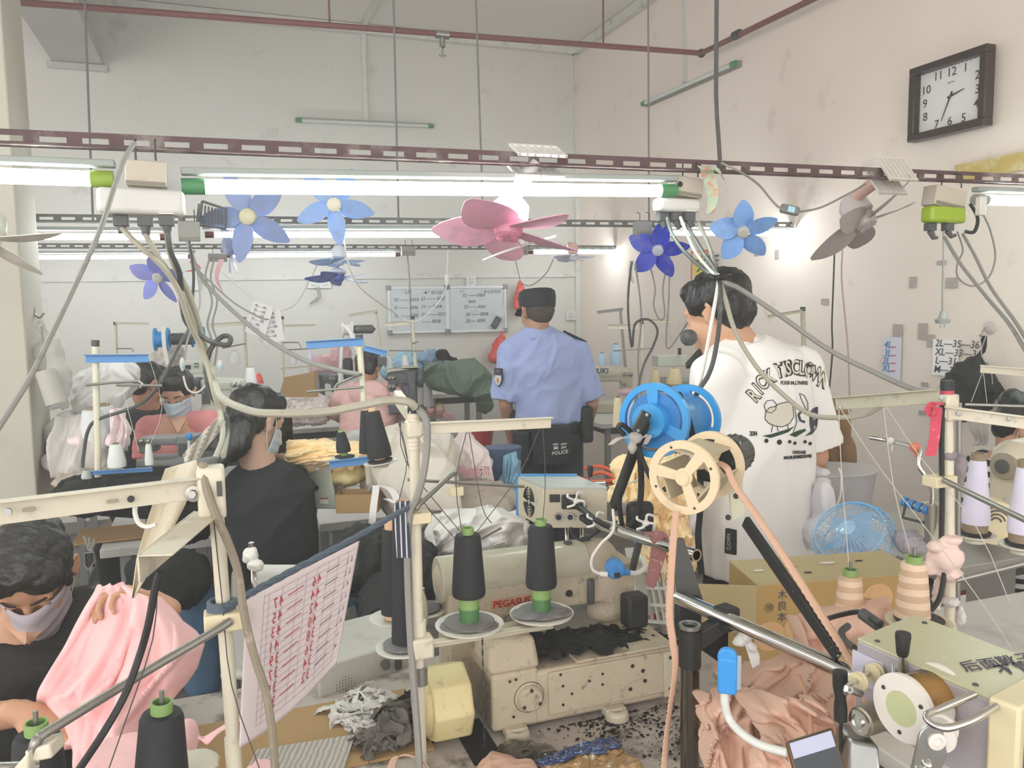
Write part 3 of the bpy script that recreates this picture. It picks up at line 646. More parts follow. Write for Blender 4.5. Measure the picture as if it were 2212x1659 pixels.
wboard(968,620,1091,715,'right whiteboard with a black eraser stuck on its lower corner',[(0.2,0.12,'—',1),(0.62,0.14,'中山生花沙',0.9),(0.25,0.22,'32 ——5063',1.1),(0.35,0.36,'5030',0.9),(0.27,0.48,'32 ——5061',1.1),(0.3,0.65,'26 ——5858',1.1),(0.3,0.8,'25 — 5059',1.1)])
P=PB(1072,697,-0.06);t=thing('board_eraser','black board eraser at the corner of the right whiteboard','eraser',P);obj('eraser_body',MB().box(P,(0.06,0.025,0.11),AX*0.8-V((0,0,0.5)),BX),mCbD,t,bev=0.01)
P=PB(1025,716,-0.05);o=obj('marker_pen',MB().cyl(P-AX*0.05,P+AX*0.07,0.007,10),mPlW);tag(o,'white marker lying in the tray of the right whiteboard','pen')
# red bags
mRedBag=mat('red_film','d8584c',0.35,var=0.1,vs=20,alpha=0.93)
def bag(pts,PF,c,m,label,seed=1,dep=0.08,cat='bag',name='plastic_bag',wr=0.02):
 """pts: silhouette rows (y, x_left, x_right)"""
 secs=[]
 for(y,xl,xr)in pts:
  a=PF(xl,y,c);b=PF(xr,y,c);secs.append(((a+b)/2,(b-a).length/2,min(dep,(b-a).length*0.4)))
 mb=MB().loft(secs,(AX if PF is PB else(BX if PF is PA else V((1,0,0)))),16);o=blob(mb,0.012,m,2,wr=wr,ws=9,seed=seed,name=name,ridge=True);tag(o,label,cat);return o
bag([(605,1119,1124),(622,1114,1132),(640,1110,1138),(660,1108,1138),(671,1107,1136)],PB,-0.1,mRedBag,'red plastic bag hung on the wall left of the officer',1)
bag([(708,1083,1086),(725,1078,1090),(740,1065,1098),(765,1055,1108),(778,1056,1110),(783,1062,1104)],PB,-0.14,mRedBag,'bulging red plastic bag hung below the right whiteboard',2,dep=0.1)
# talisman poster on the right wall
def wallsheet(x0,y0,x1,y1,a,m,label,cat,name,items=(),th=0.002):
 c=PA((x0+x1)/2,(y0+y1)/2,a);L=PA(x0,(y0+y1)/2,a);Rr=PA(x1,(y0+y1)/2,a);w=(Rr-L).length;h=(PA((x0+x1)/2,y0,a)-PA((x0+x1)/2,y1,a)).length
 t=thing(name,label,cat,c);obj('sheet',MB().box(c,(w,th,h),-BX,AX),m,t);return t,c,w,h
t,c,w,h=wallsheet(1493,541,1530,612,-0.012,mat('poster_cream','e8dccb',0.8),'yellow and orange talisman poster on the right wall near the corner','poster','wall_poster')
fm=MB()
for s in(-1,1):fm.box(c-BX*s*w*0.46-AX*0.003,(w*0.07,0.002,h),-BX,AX);fm.box(c+V((0,0,s*h*0.47))-AX*0.003,(w,0.002,h*0.05),-BX,AX)
obj('border',fm,mat('orange_red','dd7a3c',0.7),t)
fm=MB().lathe([(0.001,0.004),(1,0.004),(1,0)],(0,0,0),(0,0,1),20);fm.v=[tuple(c+(-BX)*v[0]*w*0.36+V((0,0,1))*v[1]*h*0.36-AX*v[2]*1.2)for v in fm.v];obj('disc_print',fm,mat('poster_yellow','e3cf55',0.7),t)
text('大吉',c+BX*w*0.15-V((0,0,h*0.12)),-BX,V((0,0,1)),0.10,mInk,t,'poster_writing',ex=0.008,bold=0.01)
# yellowed board at the right edge
c0=PA(2072,370,-0.02);t=thing('wall_plaque','long yellow stained board on the right wall at the edge','board',c0);mb=MB();L=PA(2070,358,-0.02);L2=PA(2250,322,-0.02);ll=PA(2070,392,-0.02)
mb.hexa([L,L2,V((L2.x,L2.y,ll.z-0.0)),ll],[q-AX*0.02 for q in(L,L2,V((L2.x,L2.y,ll.z)),ll)]);obj('plaque_board',mb,mat('plaque_yellow','c0a65f',0.7,var=0.2,vs=8,dirt='d8cfae',dscale=14,damt=0.8,thr=0.5),t)
# tape marks and papers
mTape=mat('old_tape','a9a098',0.6,var=0.25,vs=60)
for i,(x0,y0,x1,y1,lab)in enumerate(((2043,600,2068,622,'grey square of old tape residue on the right wall'),(1965,598,1978,622,'torn tape mark left of the hanging plug'),(1774,645,1788,658,'small tape scrap above the diagonal grey cable'),(1984,698,2002,734,'curled strip of tape above the handwritten size list'),(1929,700,1948,738,'clear tape holding the note with blue letters'),(2003,722,2018,750,'crumpled tape left of the size list'),(2024,563,2042,572,'tape smudge beside the plug cord'),(1629,535,1640,553,'tape mark on the wall over the man in white'),(1674,540,1682,558,'faint tape mark right of the light blue fan'),(1990,825,2004,836,'small tape scrap low on the right wall'),(1985,886,1998,898,'tape scrap beside the red ribbon'))):
 c=PA((x0+x1)/2,(y0+y1)/2,-0.006);L=PA(x0,y0,-0.006);Rr=PA(x1,y1,-0.006);o=obj('tape_scrap',MB().box(c,(abs((Rr-L).dot(BX)),0.003,abs(Rr.z-L.z)),-BX,AX),mTape);tag(o,lab,'tape')
def linesheet(x0,y0,x1,y1,a,paper,label,rows,ink,hh,name='wall_note'):
 t,c,w,h=wallsheet(x0,y0,x1,y1,a,paper,label,'note',name);fl=MB()
 for(u,v,s,k)in rows:
  q=text(s,c+BX*(0.5-u)*w+V((0,0,(0.5-v)*h))-AX*0.002,-BX,V((0,0,1)),hh*k,None,'mb',ex=0.0012,bold=0.008,shear=0.15);fl.add([V(p)for p in q.v],q.f)
 obj('handwriting',fl,ink,t);return t,c,w,h
mPaper=mat('note_paper','f0ebe9',0.85)
mPaperB=mat('note_paper_blue','d3d2df',0.85,var=0.04)
linesheet(2014,733,2070,812,-0.01,mPaper,'handwritten size list starting 2L on the right wall',[(0.1,0.2,'2L—35—36',1),(0.1,0.44,'XL—33—34',1),(0.12,0.68,'L—31—32',1),(0.08,0.92,'M—28',1)],mInk,0.034)
tt,c,w,h=linesheet(1906,728,1946,820,-0.01,mPaperB,'note with blue sizes and red dashes left of the size list',[(0.08,0.26,'4L',1),(0.08,0.46,'3L',1),(0.02,0.64,'2L',1),(0.0,0.82,'XL',1)],mat('ink_blue','4a7bb8',0.7),0.036)
fl=MB()
for v in(0.23,0.43,0.61,0.79):fl.box(c+BX*(0.5-0.62)*w+V((0,0,(0.5-v)*h))-AX*0.003,(w*0.24,0.001,0.005),-BX,AX)
obj('red_dashes',fl,mat('ink_red','c8484e',0.7),tt)
# clock
cx=PA(2064,209,-0.03);cw=(PA(1981,215,-0.03)-PA(2148,200,-0.03)).length*0.985;chh=0.335
t=thing('wall_clock','square wall clock with dark brown frame reading about two thirty four','clock',cx)
mb=MB();nn=-AX;uh=-BX;uz=V((0,0,1));fw=0.034
cf=cx+nn*0.01
def frm(w,h,fw,d):
 for s in(-1,1):
  mb.box(cf+uz*s*(h-fw)/2+nn*d/2,(w,d,fw),uh,nn);mb.box(cf+uh*s*(w-fw)/2+nn*d/2,(fw,d,h-2*fw),uh,nn)
hh=chh;frm(cw,hh,fw,0.055);obj('clock_frame',mb,mat('clock_brown','3a2c28',0.35,var=0.15,vs=30),t,bev=0.004)
obj('dial',MB().box(cf+nn*0.012,(cw-fw*1.5,0.01,hh-fw*1.5),uh,nn),mat('dial_white','dcdad8',0.3),t)
fl=MB();iw=(cw-2*fw)/2;ih=(hh-2*fw)/2
pos={12:(0,.80),1:(.42,.80),2:(.78,.45),3:(.80,0),4:(.78,-.45),5:(.42,-.80),6:(0,-.80),7:(-.42,-.80),8:(-.80,-.45),9:(-.82,0),10:(-.80,.45),11:(-.42,.80)}
for k,(x,y)in pos.items():
 q=text(str(k),cf+nn*0.018+uh*x*iw+uz*(y*ih-0.018),uh,uz,0.038,None,'mb',ex=0.0006,align='CENTER',bold=0.006);fl.add([V(p)for p in q.v],q.f)
q=text('BELING',cf+nn*0.018+uz*0.058,uh,uz,0.008,None,'mb',ex=0.0006,align='CENTER');fl.add([V(p)for p in q.v],q.f)
for i in range(60):
 a=2*math.pi*i/60;d=(uh*math.sin(a)*1.02+uz*math.cos(a)*1.0);k=1/max(abs(math.sin(a)),abs(math.cos(a)));P=cf+nn*0.0178+uh*math.sin(a)*k*iw*0.985+uz*math.cos(a)*k*ih*0.985
 fl.box(P,(0.0015,0.001,0.009 if i%5==0 else 0.005),(uz*math.cos(a)+uh*math.sin(a)).cross(nn),nn)
obj('numerals',fl,mat('numeral_brown','453e3c',0.6),t)
def hand(ang,L,w,nm):
 a=R(ang);d=uh*math.sin(a)+uz*math.cos(a);s=d.cross(nn);mb=MB();c=cf+nn*0.021
 mb.hexa([c-d*L*0.2-s*w,c-d*L*0.2+s*w,c+d*L+s*w*0.3,c+d*L-s*w*0.3],[q+nn*0.002 for q in(c-d*L*0.2-s*w,c-d*L*0.2+s*w,c+d*L+s*w*0.3,c+d*L-s*w*0.3)]);obj(nm,mb,mCbK,t)
hand(77,0.074,0.0045,'hour_hand');hand(204,0.108,0.0035,'minute_hand')
mb=MB().cyl(cf+nn*0.016,cf+nn*0.025,0.005,12);obj('pivot',mb,mSteel,t)
# black drawstring bag on a suction hook
P=PA(2133,708,-0.02);t=thing('wall_hook','clear round suction hook above the black bag','hook',P);obj('suction_disc',MB().lathe([(0.001,0.012),(0.012,0.012),(0.026,0.003),(0.03,0.0)],P+AX*0.012,-AX,24),mat('clear_plastic','d6ccca',0.2,alpha=0.5),t)
obj('hook_wire',MB().tube([P-AX*0.01,P-AX*0.03-V((0,0,0.02)),P-AX*0.03-V((0,0,0.04)),P-AX*0.045-V((0,0,0.03))],0.003,8,4),mSteel,t)
mBk=mat('bag_black','1d1d1e',0.8,var=0.2,vs=10)
bag([(722,2125,2133),(745,2118,2132),(768,2108,2126),(780,2090,2130),(800,2062,2145),(825,2045,2152),(850,2030,2158),(872,2040,2156),(882,2070,2150)],lambda x,y,c:PA(x,y,c),-0.14,mBk,'black drawstring bag hanging on the right wall',5,dep=0.09,name='drawstring_bag',wr=0.02)
cable([(2130,725,3.28),(2120,765,3.25),(2140,800,3.2),(2144,830,3.2)],0.002,mCbG,'thin drawstring cord over the black bag')
# mop of rags on the wall
for i,(dx,lab)in enumerate(((0,'left'),(8,'middle'),(18,'right'))):
 rag([(2110+dx,905,3.3),(2100+dx*1.6,925,3.3),(2112+dx,950,3.3),(2104+dx*1.2,962,3.3)],None,mat('rag_grey','a9a5a0',0.9),lab+' strip of grey rag pinned on the right wall behind the rail arm',0.02)
# pillar: bracket and bags of clear sleeves
P=W(73,648,3.2);t=thing('pillar_hook','small steel bracket with a hook on the left pillar','hook',P);obj('bracket_plate',MB().box(P,(0.016,0.005,0.075),BX,AX),mSteel,t)
obj('hook_wire',MB().tube([W(75,665,3.18),W(76,680,3.17),W(86,686,3.15),W(95,676,3.15)],0.004,8,5),mSteel,t)
mFilm=mat('clear_film','cdccc6',0.25,var=0.1,vs=14,alpha=0.55)
bag([(690,86,96),(715,82,108),(750,78,135),(790,85,142),(830,92,150),(870,100,155),(885,110,150)],lambda x,y,c:W(x,y,c),3.1,mFilm,'crinkled clear plastic sleeves hung on the pillar hook',8,dep=0.05,wr=0.03)
mRoll=mat('paper_roll','b9b5ac',0.6,var=0.08)
t=thing('film_roll','grey roll of film with a hollow core hanging by the pillar','roll',W(115,840,3.0));a=W(98,800,3.0);b=W(122,872,3.0)
obj('roll_body',MB().lathe([(0.022,0.0),(0.034,0.0),(0.036,0.01),(0.036,(b-a).length),(0.001,(b-a).length)],a,b-a,24,caps=False),mRoll,t);obj('core',MB().lathe([(0.022,0),(0.022,0.05),(0.001,0.05)],a,b-a,20,caps=False),mat('core_brown','857462',0.8),t)
cable([(98,800,3.0),(97,770,3.02),(92,730,3.05),(90,700,3.1)],0.003,mCbG,'cord that the grey film roll hangs from')
# --- people
SK1=('d9a283','c98f6c')
def skin(c):return mat('skin_'+c,c,0.55,var=0.06,vs=9,spec=0.4)
mHair=mat('hair_black','1e1c1c',0.38,var=0.3,vs=60,bump=0.25,bs=120)
mHair2=mat('hair_soft','26211f',0.42,var=0.3,vs=60,bump=0.25,bs=120)
mBrow=mat('brow_hair','2b201c',0.7)
class Head:
 def __init__(s,c,f,u=(0,0,1),k=1.0):
  s.c=V(c);s.f=V(f).normalized();u=V(u);s.r=s.f.cross(u).normalized();s.u=s.r.cross(s.f).normalized();s.k=k
 def p(s,r,f,u):return s.c+(s.r*r+s.f*f+s.u*u)*s.k
 def e(s,mb,r,f,u,a,b,c):mb.ell(s.p(r,f,u),(a*s.k,b*s.k,c*s.k),s.r,s.u,18,12)
 def build(s,mb,neck):
  k=s.k;e=lambda*a:s.e(mb,*a)
  e(0,-0.005,0.03,0.075,0.094,0.084);e(0,0.022,-0.035,0.060,0.068,0.082);e(0,0.055,-0.098,0.030,0.026,0.020)
  e(0.03,0.058,-0.03,0.030,0.028,0.03);e(-0.03,0.058,-0.03,0.030,0.028,0.03)
  mb.cap(s.p(0,0.086,0.012),s.p(0,0.106,-0.030),0.008*k,0.014*k);e(0.012,0.092,-0.034,0.009,0.010,0.008);e(-0.012,0.092,-0.034,0.009,0.010,0.008)
  mb.cap(s.p(-0.045,0.072,0.030),s.p(0.045,0.072,0.030),0.011*k,0.011*k)
  for q in(-1,1):
   e(q*0.031,0.078,0.008,0.015,0.010,0.009)
   for(rr,ff,uu,a,b,c)in((0.079,-0.008,0.004,0.006,0.020,0.026),(0.076,-0.004,-0.024,0.006,0.010,0.014)):e(q*rr,ff,uu,a,b,c)
   mb.tube([s.p(q*0.084,0.006,-0.02),s.p(q*0.089,-0.012,-0.008),s.p(q*0.091,-0.024,0.014),s.p(q*0.089,-0.016,0.030),s.p(q*0.084,0.002,0.028)],0.0055*k,8,4)
  mb.cap(s.p(-0.020,0.086,-0.064),s.p(0.020,0.086,-0.064),0.007*k,0.007*k);mb.cap(s.p(-0.016,0.084,-0.073),s.p(0.016,0.084,-0.073),0.008*k,0.008*k)
  if neck is not None:mb.cap(s.p(0,-0.02,-0.05),neck,0.052*k,0.062*k,16)
 def features(s,root):
  k=s.k
  for q in(-1,1):
   mb=MB().tube([s.p(q*0.014,0.093,0.032),s.p(q*0.031,0.090,0.038),s.p(q*0.050,0.074,0.032)],[0.0022*k,0.0034*k,0.0016*k],6,4);obj('eyebrow',mb,mBrow,root)
   mb=MB().tube([s.p(q*0.016,0.0885,0.004),s.p(q*0.031,0.0900,0.000),s.p(q*0.046,0.079,0.004)],[0.0012*k,0.0019*k,0.0012*k],6,4);obj('eyelashes',mb,mBrow,root)
 def mask(s,root,m,lo=-0.112,hi=-0.012,straps=mPlW):
  def fn(u,v):
   a=(u-0.5)*R(148);h=hi+(lo-hi)*v+0.012*math.cos(a*1.2)*(1 if v<0.5 else-1)*abs(v-0.5)*2*(1 if v<.5 else 0.9)
   bul=math.sin(math.pi*v)**0.7;rr=0.074+0.004*bul;ff=0.084+0.033*bul*math.cos(a)**2+(0.012*math.cos(a)**8 if v<0.4 else 0)
   rr*=(1-0.22*v);pl=0.0016*math.sin(v*math.pi*7)*(abs(u-.5)<0.44)
   return s.p(math.sin(a)*(rr+pl),math.cos(a)*(ff+pl)+0.008,h)
  obj('face_mask',MB().sheet(fn,36,28,0.0015),m,root,ang=180)
  for q in(-1,1):
   mb=MB().tube([s.p(q*0.071,0.035,-0.02),s.p(q*0.083,0.01,0.02),s.p(q*0.085,-0.018,0.02),s.p(q*0.078,-0.01,-0.035),s.p(q*0.060,0.03,-0.085)],0.0013,6,5);obj('ear_loop',mb,straps,root)
def hand_mb(mb,w,d,pn,s=1,curl=(25,30,30),side=1,spread=6,thumb=(35,20)):
 """palm + five fingers; d: pointing direction, pn: palm-side normal, side: thumb on +-x"""
 d=V(d).normalized();pn=V(pn);pn=(pn-d*pn.dot(d)).normalized();x=d.cross(pn)*side;w=V(w)
 pc_=w+d*0.045*s
 mb.ell(pc_,(0.040*s,0.050*s,0.015*s),x,pn,16,10);mb.ell(w+d*0.07*s,(0.040*s,0.020*s,0.012*s),x,pn);mb.cap(w-d*0.02*s,w+d*0.02*s,0.024*s,0.026*s)
 mb.ell(w+d*0.03*s+x*0.022*s+pn*0.008*s,(0.018*s,0.03*s,0.014*s),x,pn)
 Ls=((0.029,0.042,0.024,0.019),(0.010,0.047,0.028,0.021),(-0.010,0.043,0.026,0.020),(-0.029,0.033,0.020,0.017))
 for i,(xo,a,b,c)in enumerate(Ls):
  q=w+d*0.082*s+x*xo*s-d*(0.006*s if i in(0,3)else 0)-d*(0.006*s if i==3 else 0);dd=(d+x*math.tan(R(spread))*(1.5-i)*0.6).normalized();nn=pn;r0=(0.0095,0.0098,0.0092,0.0080)[i]*s
  for L,cu,ra,rb in((a,curl[0],r0,r0*.95),(b,curl[1],r0*.94,r0*.88),(c,curl[2],r0*.88,r0*.78)):
   ax=dd.cross(nn).normalized();rot=Quaternion(ax,R(cu*(1+0.07*i)));dd=rot@dd;nn=rot@nn;q2=q+dd*L*s;mb.cap(q,q2,ra,rb,10);q=q2
 q=w+d*0.022*s+x*0.030*s+pn*0.004*s;dd=(d*math.cos(R(thumb[0]))+x*math.sin(R(thumb[0]))+pn*0.25).normalized();ax=dd.cross(pn).normalized()
 for L,cu,ra,rb in((0.040,0,0.0135,0.0115),(0.032,thumb[1],0.0115,0.0105),(0.024,thumb[1],0.0105,0.0085)):
  dd=Quaternion(ax,R(cu))@dd;q2=q+dd*L*s;mb.cap(q,q2,ra*s,rb*s,10);q=q2
def person(label,J,skinc,k=1.0,vox=0.008,hd=None,hands=(),legs=True):
 """J: joints in world coordinates; returns root. The body is one continuous skin."""
 base=J['pelvis'].copy();base.z=0 if legs else max(0,base.z-0.5);root=thing('person',label,'person',base)
 mb=MB();ax=(J['shR']-J['shL']).normalized()
 ch=(J['shL']+J['shR'])/2;pel=J['pelvis'];sw=(J['shR']-J['shL']).length
 mb.loft([(pel-(ch-pel)*0.12,0.13*k,0.09*k),(pel,0.155*k,0.11*k),(pel.lerp(ch,0.35),0.125*k,0.095*k),(pel.lerp(ch,0.7),0.15*k,0.11*k),(pel.lerp(ch,0.95),sw*0.40,0.095*k),(ch+(ch-pel).normalized()*0.05,0.07*k,0.06*k)],ax)
 for s in 'LR':
  mb.cap(J['neck'],J['sh'+s],0.05*k,0.058*k);mb.cap(J['sh'+s],J['el'+s],0.052*k,0.040*k);mb.cap(J['el'+s],J['wr'+s],0.040*k,0.025*k)
  if legs:mb.cap(J['hip'+s],J['kn'+s],0.082*k,0.058*k);mb.cap(J['kn'+s],J['an'+s],0.056*k,0.036*k)
 J.setdefault('neck',ch)
 if hd:hd.build(mb,J['neck'])
 for h in hands:hand_mb(mb,**h)
 blob(mb,vox,skin(skinc),2,parent=root,name='body')
 return root
def sleeve(mb,J,s,r0,r1,frac,fl=0.0):
 e=J['sh'+s].lerp(J['el'+s],frac)if frac<=1 else J['el'+s].lerp(J['wr'+s],frac-1)
 if frac>1:mb.cap(J['sh'+s],J['el'+s],r0,r1);mb.cap(J['el'+s],e,r1,r1*0.8)
 else:mb.lathe([(r0,0),(r0,0.02),((r0+r1)/2,(e-J['sh'+s]).length/2),(r1,(e-J['sh'+s]).length)],J['sh'+s],e-J['sh'+s],20);mb.ell(J['sh'+s],(r0,r0,r0))
def shirt_mb(J,k=1.0,secs=None,r0=0.07,r1=0.068,frac=0.62,sh=0.05):
 mb=MB();ax=(J['shR']-J['shL']).normalized();ch=(J['shL']+J['shR'])/2;mb.loft(secs,ax,32)
 for s in 'LR':
  mb.cap(J['neck']-V((0,0,0.012)),J['sh'+s],sh*1.06,r0*0.93);sleeve(mb,J,s,r0,r1,frac)
 return mb
def hairblob(H,parts,m,root,vox=0.006,wr=0.006,ws=40,ds=(1,1,0.35),seed=1,name='hair'):
 mb=MB()
 for q in parts:
  if len(q)==6:H.e(mb,*q)
  else:mb.cap(H.p(*q[0]),H.p(*q[1]),q[2]*H.k,q[3]*H.k)
 o=blob(mb,vox,m,1,wr=wr,ws=ws,seed=seed,parent=root,name=name,dirscale=ds);return o
SHORT=[(0,-0.018,0.052,0.083,0.096,0.080),(0,-0.055,0.005,0.074,0.056,0.080),(0.045,-0.01,0.045,0.045,0.075,0.06),(-0.045,-0.01,0.045,0.045,0.075,0.06),(0,0.035,0.095,0.062,0.052,0.036)]
def legs_mb(J,r=0.09,r2=0.065):
 mb=MB()
 for s in 'LR':mb.cap(J['hip'+s],J['kn'+s],r,r2*1.05);mb.cap(J['kn'+s],J['an'+s],r2,r2*0.85)
 mb.ell(J['pelvis'],(0.165,0.125,0.13),(J['shR']-J['shL']));return mb
def shoe(root,an,d,m,s=1.0,sole=None,z0=None):
 d=V(d);d.z=0;d.normalize();z=(an.z-0.075)if z0 is None else z0;c=V((an.x,an.y,z));mb=MB();x=d.cross(V((0,0,1)))
 mb.loft([(c-d*0.07+V((0,0,0.05)),0.03,0.03),(c-d*0.04+V((0,0,0.055)),0.042,0.055),(c+d*0.05+V((0,0,0.045)),0.045,0.045),(c+d*0.14+V((0,0,0.034)),0.046,0.03),(c+d*0.19+V((0,0,0.028)),0.026,0.018)],x)
 mb.cap(c-d*0.03+V((0,0,0.06)),c-d*0.02+V((0,0,0.10)),0.042,0.042);o=blob(mb,0.006,m,1,parent=root,name='shoe')
 poly=[(-0.085,-0.03),(-0.08,0.03),(0.0,0.04),(0.1,0.05),(0.17,0.045),(0.205,0.01),(0.19,-0.035),(0.1,-0.048),(0,-0.04)]
 obj('sole',MB().prism(poly[::-1],c+V((0,0,0.0)),d,-x,0.028),sole or m,root,bev=0.006)
# ---- officer, seen from behind
Y=4.4;k=m_(Y)
def J_(**kw):return{a:V(b)for a,b in kw.items()}
ch=W(1178,752,Y)
J=J_(neck=W(1160,722,Y),shL=W(1108,762,Y-0.03),shR=W(1243,758,Y+0.05),elL=W(1092,872,Y-0.02),elR=W(1278,872,Y+0.05),wrL=W(1108,962,Y+0.16),wrR=W(1268,930,Y+0.24),pelvis=W(1186,918,Y),hipL=W(1160,950,Y),hipR=W(1222,950,Y),knL=W(1158,1130,Y+0.02),knR=W(1222,1130,Y+0.02),anL=V((0,0,0)),anR=V((0,0,0)))
for s,x in(('L',1152),('R',1222)):q=W(x,1255,Y);J['an'+s]=V((q.x,q.y,0.09))
Hd=Head(W(1160,676,Y),(-0.42,0.9,-0.12),(0.02,0,1),1.06)
off=person('uniformed officer in black cap and light blue short sleeved shirt, seen from behind',J,'b88d73',1.0,0.009,Hd)
mOff=mat('officer_blue','9fabd8',0.75,var=0.05,vs=6)
mb=shirt_mb(J,1,[(W(1188,908,Y),0.195,0.135),(W(1188,880,Y),0.200,0.135),(W(1184,830,Y),0.215,0.135),(W(1178,780,Y),0.225,0.128),(W(1172,748,Y),0.19,0.10),(W(1164,726,Y),0.085,0.075)],0.080,0.092,0.92,0.062)
sh=blob(mb,0.009,mOff,2,wr=0.018,ws=7,seed=3,parent=off,name='shirt',ridge=True,dirscale=(1,1,0.6))
def ringband(c0,c1,r0,r1,ax,ry=1.0,m=None,name='collar',th=0.006,a0=0,a1=360,root=None,flare=0):
 c0=V(c0);c1=V(c1);x,y,z=frame(c1-c0,None);x=(V(ax)-z*V(ax).dot(z)).normalized();y=z.cross(x)
 def fn(u,v):
  a=R(a0+(a1-a0)*u);r=r0+(r1-r0)*v;return c0.lerp(c1,v)+(x*math.cos(a)*r+y*math.sin(a)*r*ry)
 return obj(name,MB().sheet(fn,40,4,th),m,root,ang=180)
ringband(W(1162,730,Y),W(1160,706,Y),0.088,0.072,(1,0,0),0.95,mOff,'collar',0.007,root=off)
mBlk=mat('uniform_black','1f2124',0.7,var=0.12,vs=14)
mb=MB().lathe([(0.098,0),(0.101,0.02),(0.104,0.055),(0.100,0.085),(0.085,0.097),(0.04,0.103),(0.001,0.104)],Hd.p(0,-0.008,0.025),Hd.u+Hd.f*0.0,32,hint=Hd.r)
q=mb.v;c=Hd.p(0,-0.008,0.025);mb.v=[tuple(V(p)+Hd.f*((V(p)-c).dot(Hd.f)*0.14)-Hd.r*((V(p)-c).dot(Hd.r)*0.06))for p in q]
cp=obj('cap',mb,mBlk,off,ang=60)
def brim(u,v):
 a=R(-62+124*u);r=0.095+0.065*v*(math.cos(a)**0.5);return Hd.p(math.sin(a)*(0.095+0.01*v),math.cos(a)*r+0.005,0.03-0.028*v)
obj('cap_brim',MB().sheet(brim,20,6,0.004),mBlk,off)
hairblob(Hd,[(0,-0.03,0.012,0.0775,0.076,0.062),(0,-0.05,-0.012,0.062,0.05,0.05)],mat('hair_cropped','4a4038',0.8,var=0.2,vs=90),off,wr=0.001,seed=2)
tr=blob(legs_mb(J,0.096,0.085),0.010,mBlk,2,wr=0.010,ws=6,seed=4,parent=off,name='trousers',ridge=True)
for s in 'LR':shoe(off,V((J['an'+s].x,J['an'+s].y,0.09)),(-0.2,1,0),mCbK,z0=0.03)
ringband(W(1186,932,Y),W(1186,906,Y),0.178,0.180,(1,0,0),0.74,mat('belt_black','17181a',0.5),'belt',0.008,root=off)
# belt pouches
c=W(1192,962,Y-0.155);mb=MB().box(c,(0.205,0.06,0.215),(1,0.05,0.04));po=obj('back_pouch',mb,mBlk,off,bev=0.018,seg=3)
obj('pouch_flap',MB().box(c+V((0.003,-0.033,0.03)),(0.20,0.012,0.15),(1,0.05,0.04)),mBlk,po,bev=0.01,seg=3)
fl=MB()
q1_=text('警 察',c+V((-0.012,-0.0415,0.0)),(1,0.05,0.04),(0,0,1),0.024,None,'mb',ex=0.001,align='CENTER',bold=0.03);fl.add([V(p)for p in q1_.v],q1_.f)
q1_=text('POLICE',c+V((-0.012,-0.0415,-0.03)),(1,0.05,0.12),(0,0,1),0.019,None,'mb',ex=0.001,align='CENTER',bold=0.02,shear=0.1);fl.add([V(p)for p in q1_.v],q1_.f)
fl.sub(-V((0.052,0.0,-0.01)));obj('pouch_lettering',fl,mat('letter_white','d8d8d8',0.6),po)
obj('side_pouch',MB().box(W(1265,915,Y+0.0),(0.07,0.12,0.2),(1,0.1,0)),mCbK,off,bev=0.02,seg=3)
obj('side_pouch',MB().box(W(1108,905,Y+0.02),(0.05,0.08,0.10),(1,0.1,0)),mCbK,off,bev=0.01,seg=3)
obj('side_pouch',MB().box(W(1128,965,Y-0.10),(0.10,0.05,0.17),(1,-0.5,0)),mBlk,off,bev=0.015,seg=3)
for s,(x0,y0,x1,y1)in(('L',(1132,728,1090,752)),('R',(1222,722,1262,741))):
 a=W(x0,y0,Y-0.02);b=W(x1,y1,Y+(0 if s=='L' else 0.05));obj('epaulette',MB().box((a+b)/2+V((0,0,0.012)),((b-a).length,0.055,0.010),b-a,(0,1,0)),mBlk,off,bev=0.003)
# sleeve badge
a=W(1082,814,Y-0.13);bn=V((-0.75,-0.65,0.1));x,y,z=frame(bn);poly=[(-0.035,0.045),(0.035,0.045),(0.037,0.0),(0.02,-0.04),(0,-0.055),(-0.02,-0.04),(-0.037,0.0)]
a=W(1081,813,Y-0.085)-V((0.012,0.012,0));bd=obj('sleeve_badge',MB().prism([(p[0]*0.9,p[1])for p in poly],a,x,V((0,0,1)),0.006),mat('badge_navy','30384e',0.6),off)
nn_=x.cross(V((0,0,1))).normalized()
fl=MB().prism([(p[0]*0.72,p[1]*0.55-0.018)for p in poly],a+nn_*0.002,x,V((0,0,1)),0.002);obj('badge_shield',fl,mat('badge_white','c9d3d6',0.6),bd)
fl=MB().ell(a+nn_*0.003-V((0,0,0.02)),(0.012,0.002,0.014),x);obj('badge_emblem',fl,mat('badge_orange','d98f45',0.6),bd)
text('公安',a+nn_*0.003+V((0,0,0.022))-x*0.0,x,V((0,0,1)),0.013,mat('badge_gold','c79a5a',0.5),bd,'badge_lettering',align='CENTER')
# ---- man in the white printed T-shirt
Y=2.5
J=J_(neck=W(1592,742,Y),shL=W(1548,815,Y-0.10),shR=W(1730,800,Y+0.10),elL=W(1550,1000,Y-0.02),elR=W(1762,985,Y+0.12),wrL=W(1590,1090,Y+0.28),wrR=W(1740,1080,Y+0.30),pelvis=W(1632,1170,Y),hipL=W(1590,1215,Y-0.05),hipR=W(1680,1215,Y+0.05),knL=V((0,0,0)),knR=V((0,0,0)),anL=V((0,0,0)),anR=V((0,0,0)))
for s,dx in(('L',-0.11),('R',0.09)):
 q=J['pelvis']+V((dx,0,0));J['kn'+s]=V((q.x,q.y,0.49));J['an'+s]=V((q.x,q.y,0.09))
Hd=Head(W(1550,680,Y),(-0.74,0.62,-0.34),(0.04,0.0,1),1.02)
man=person('dark haired man in a white T-shirt printed with animals on skateboards',J,'cfa083',1.04,0.007,Hd)
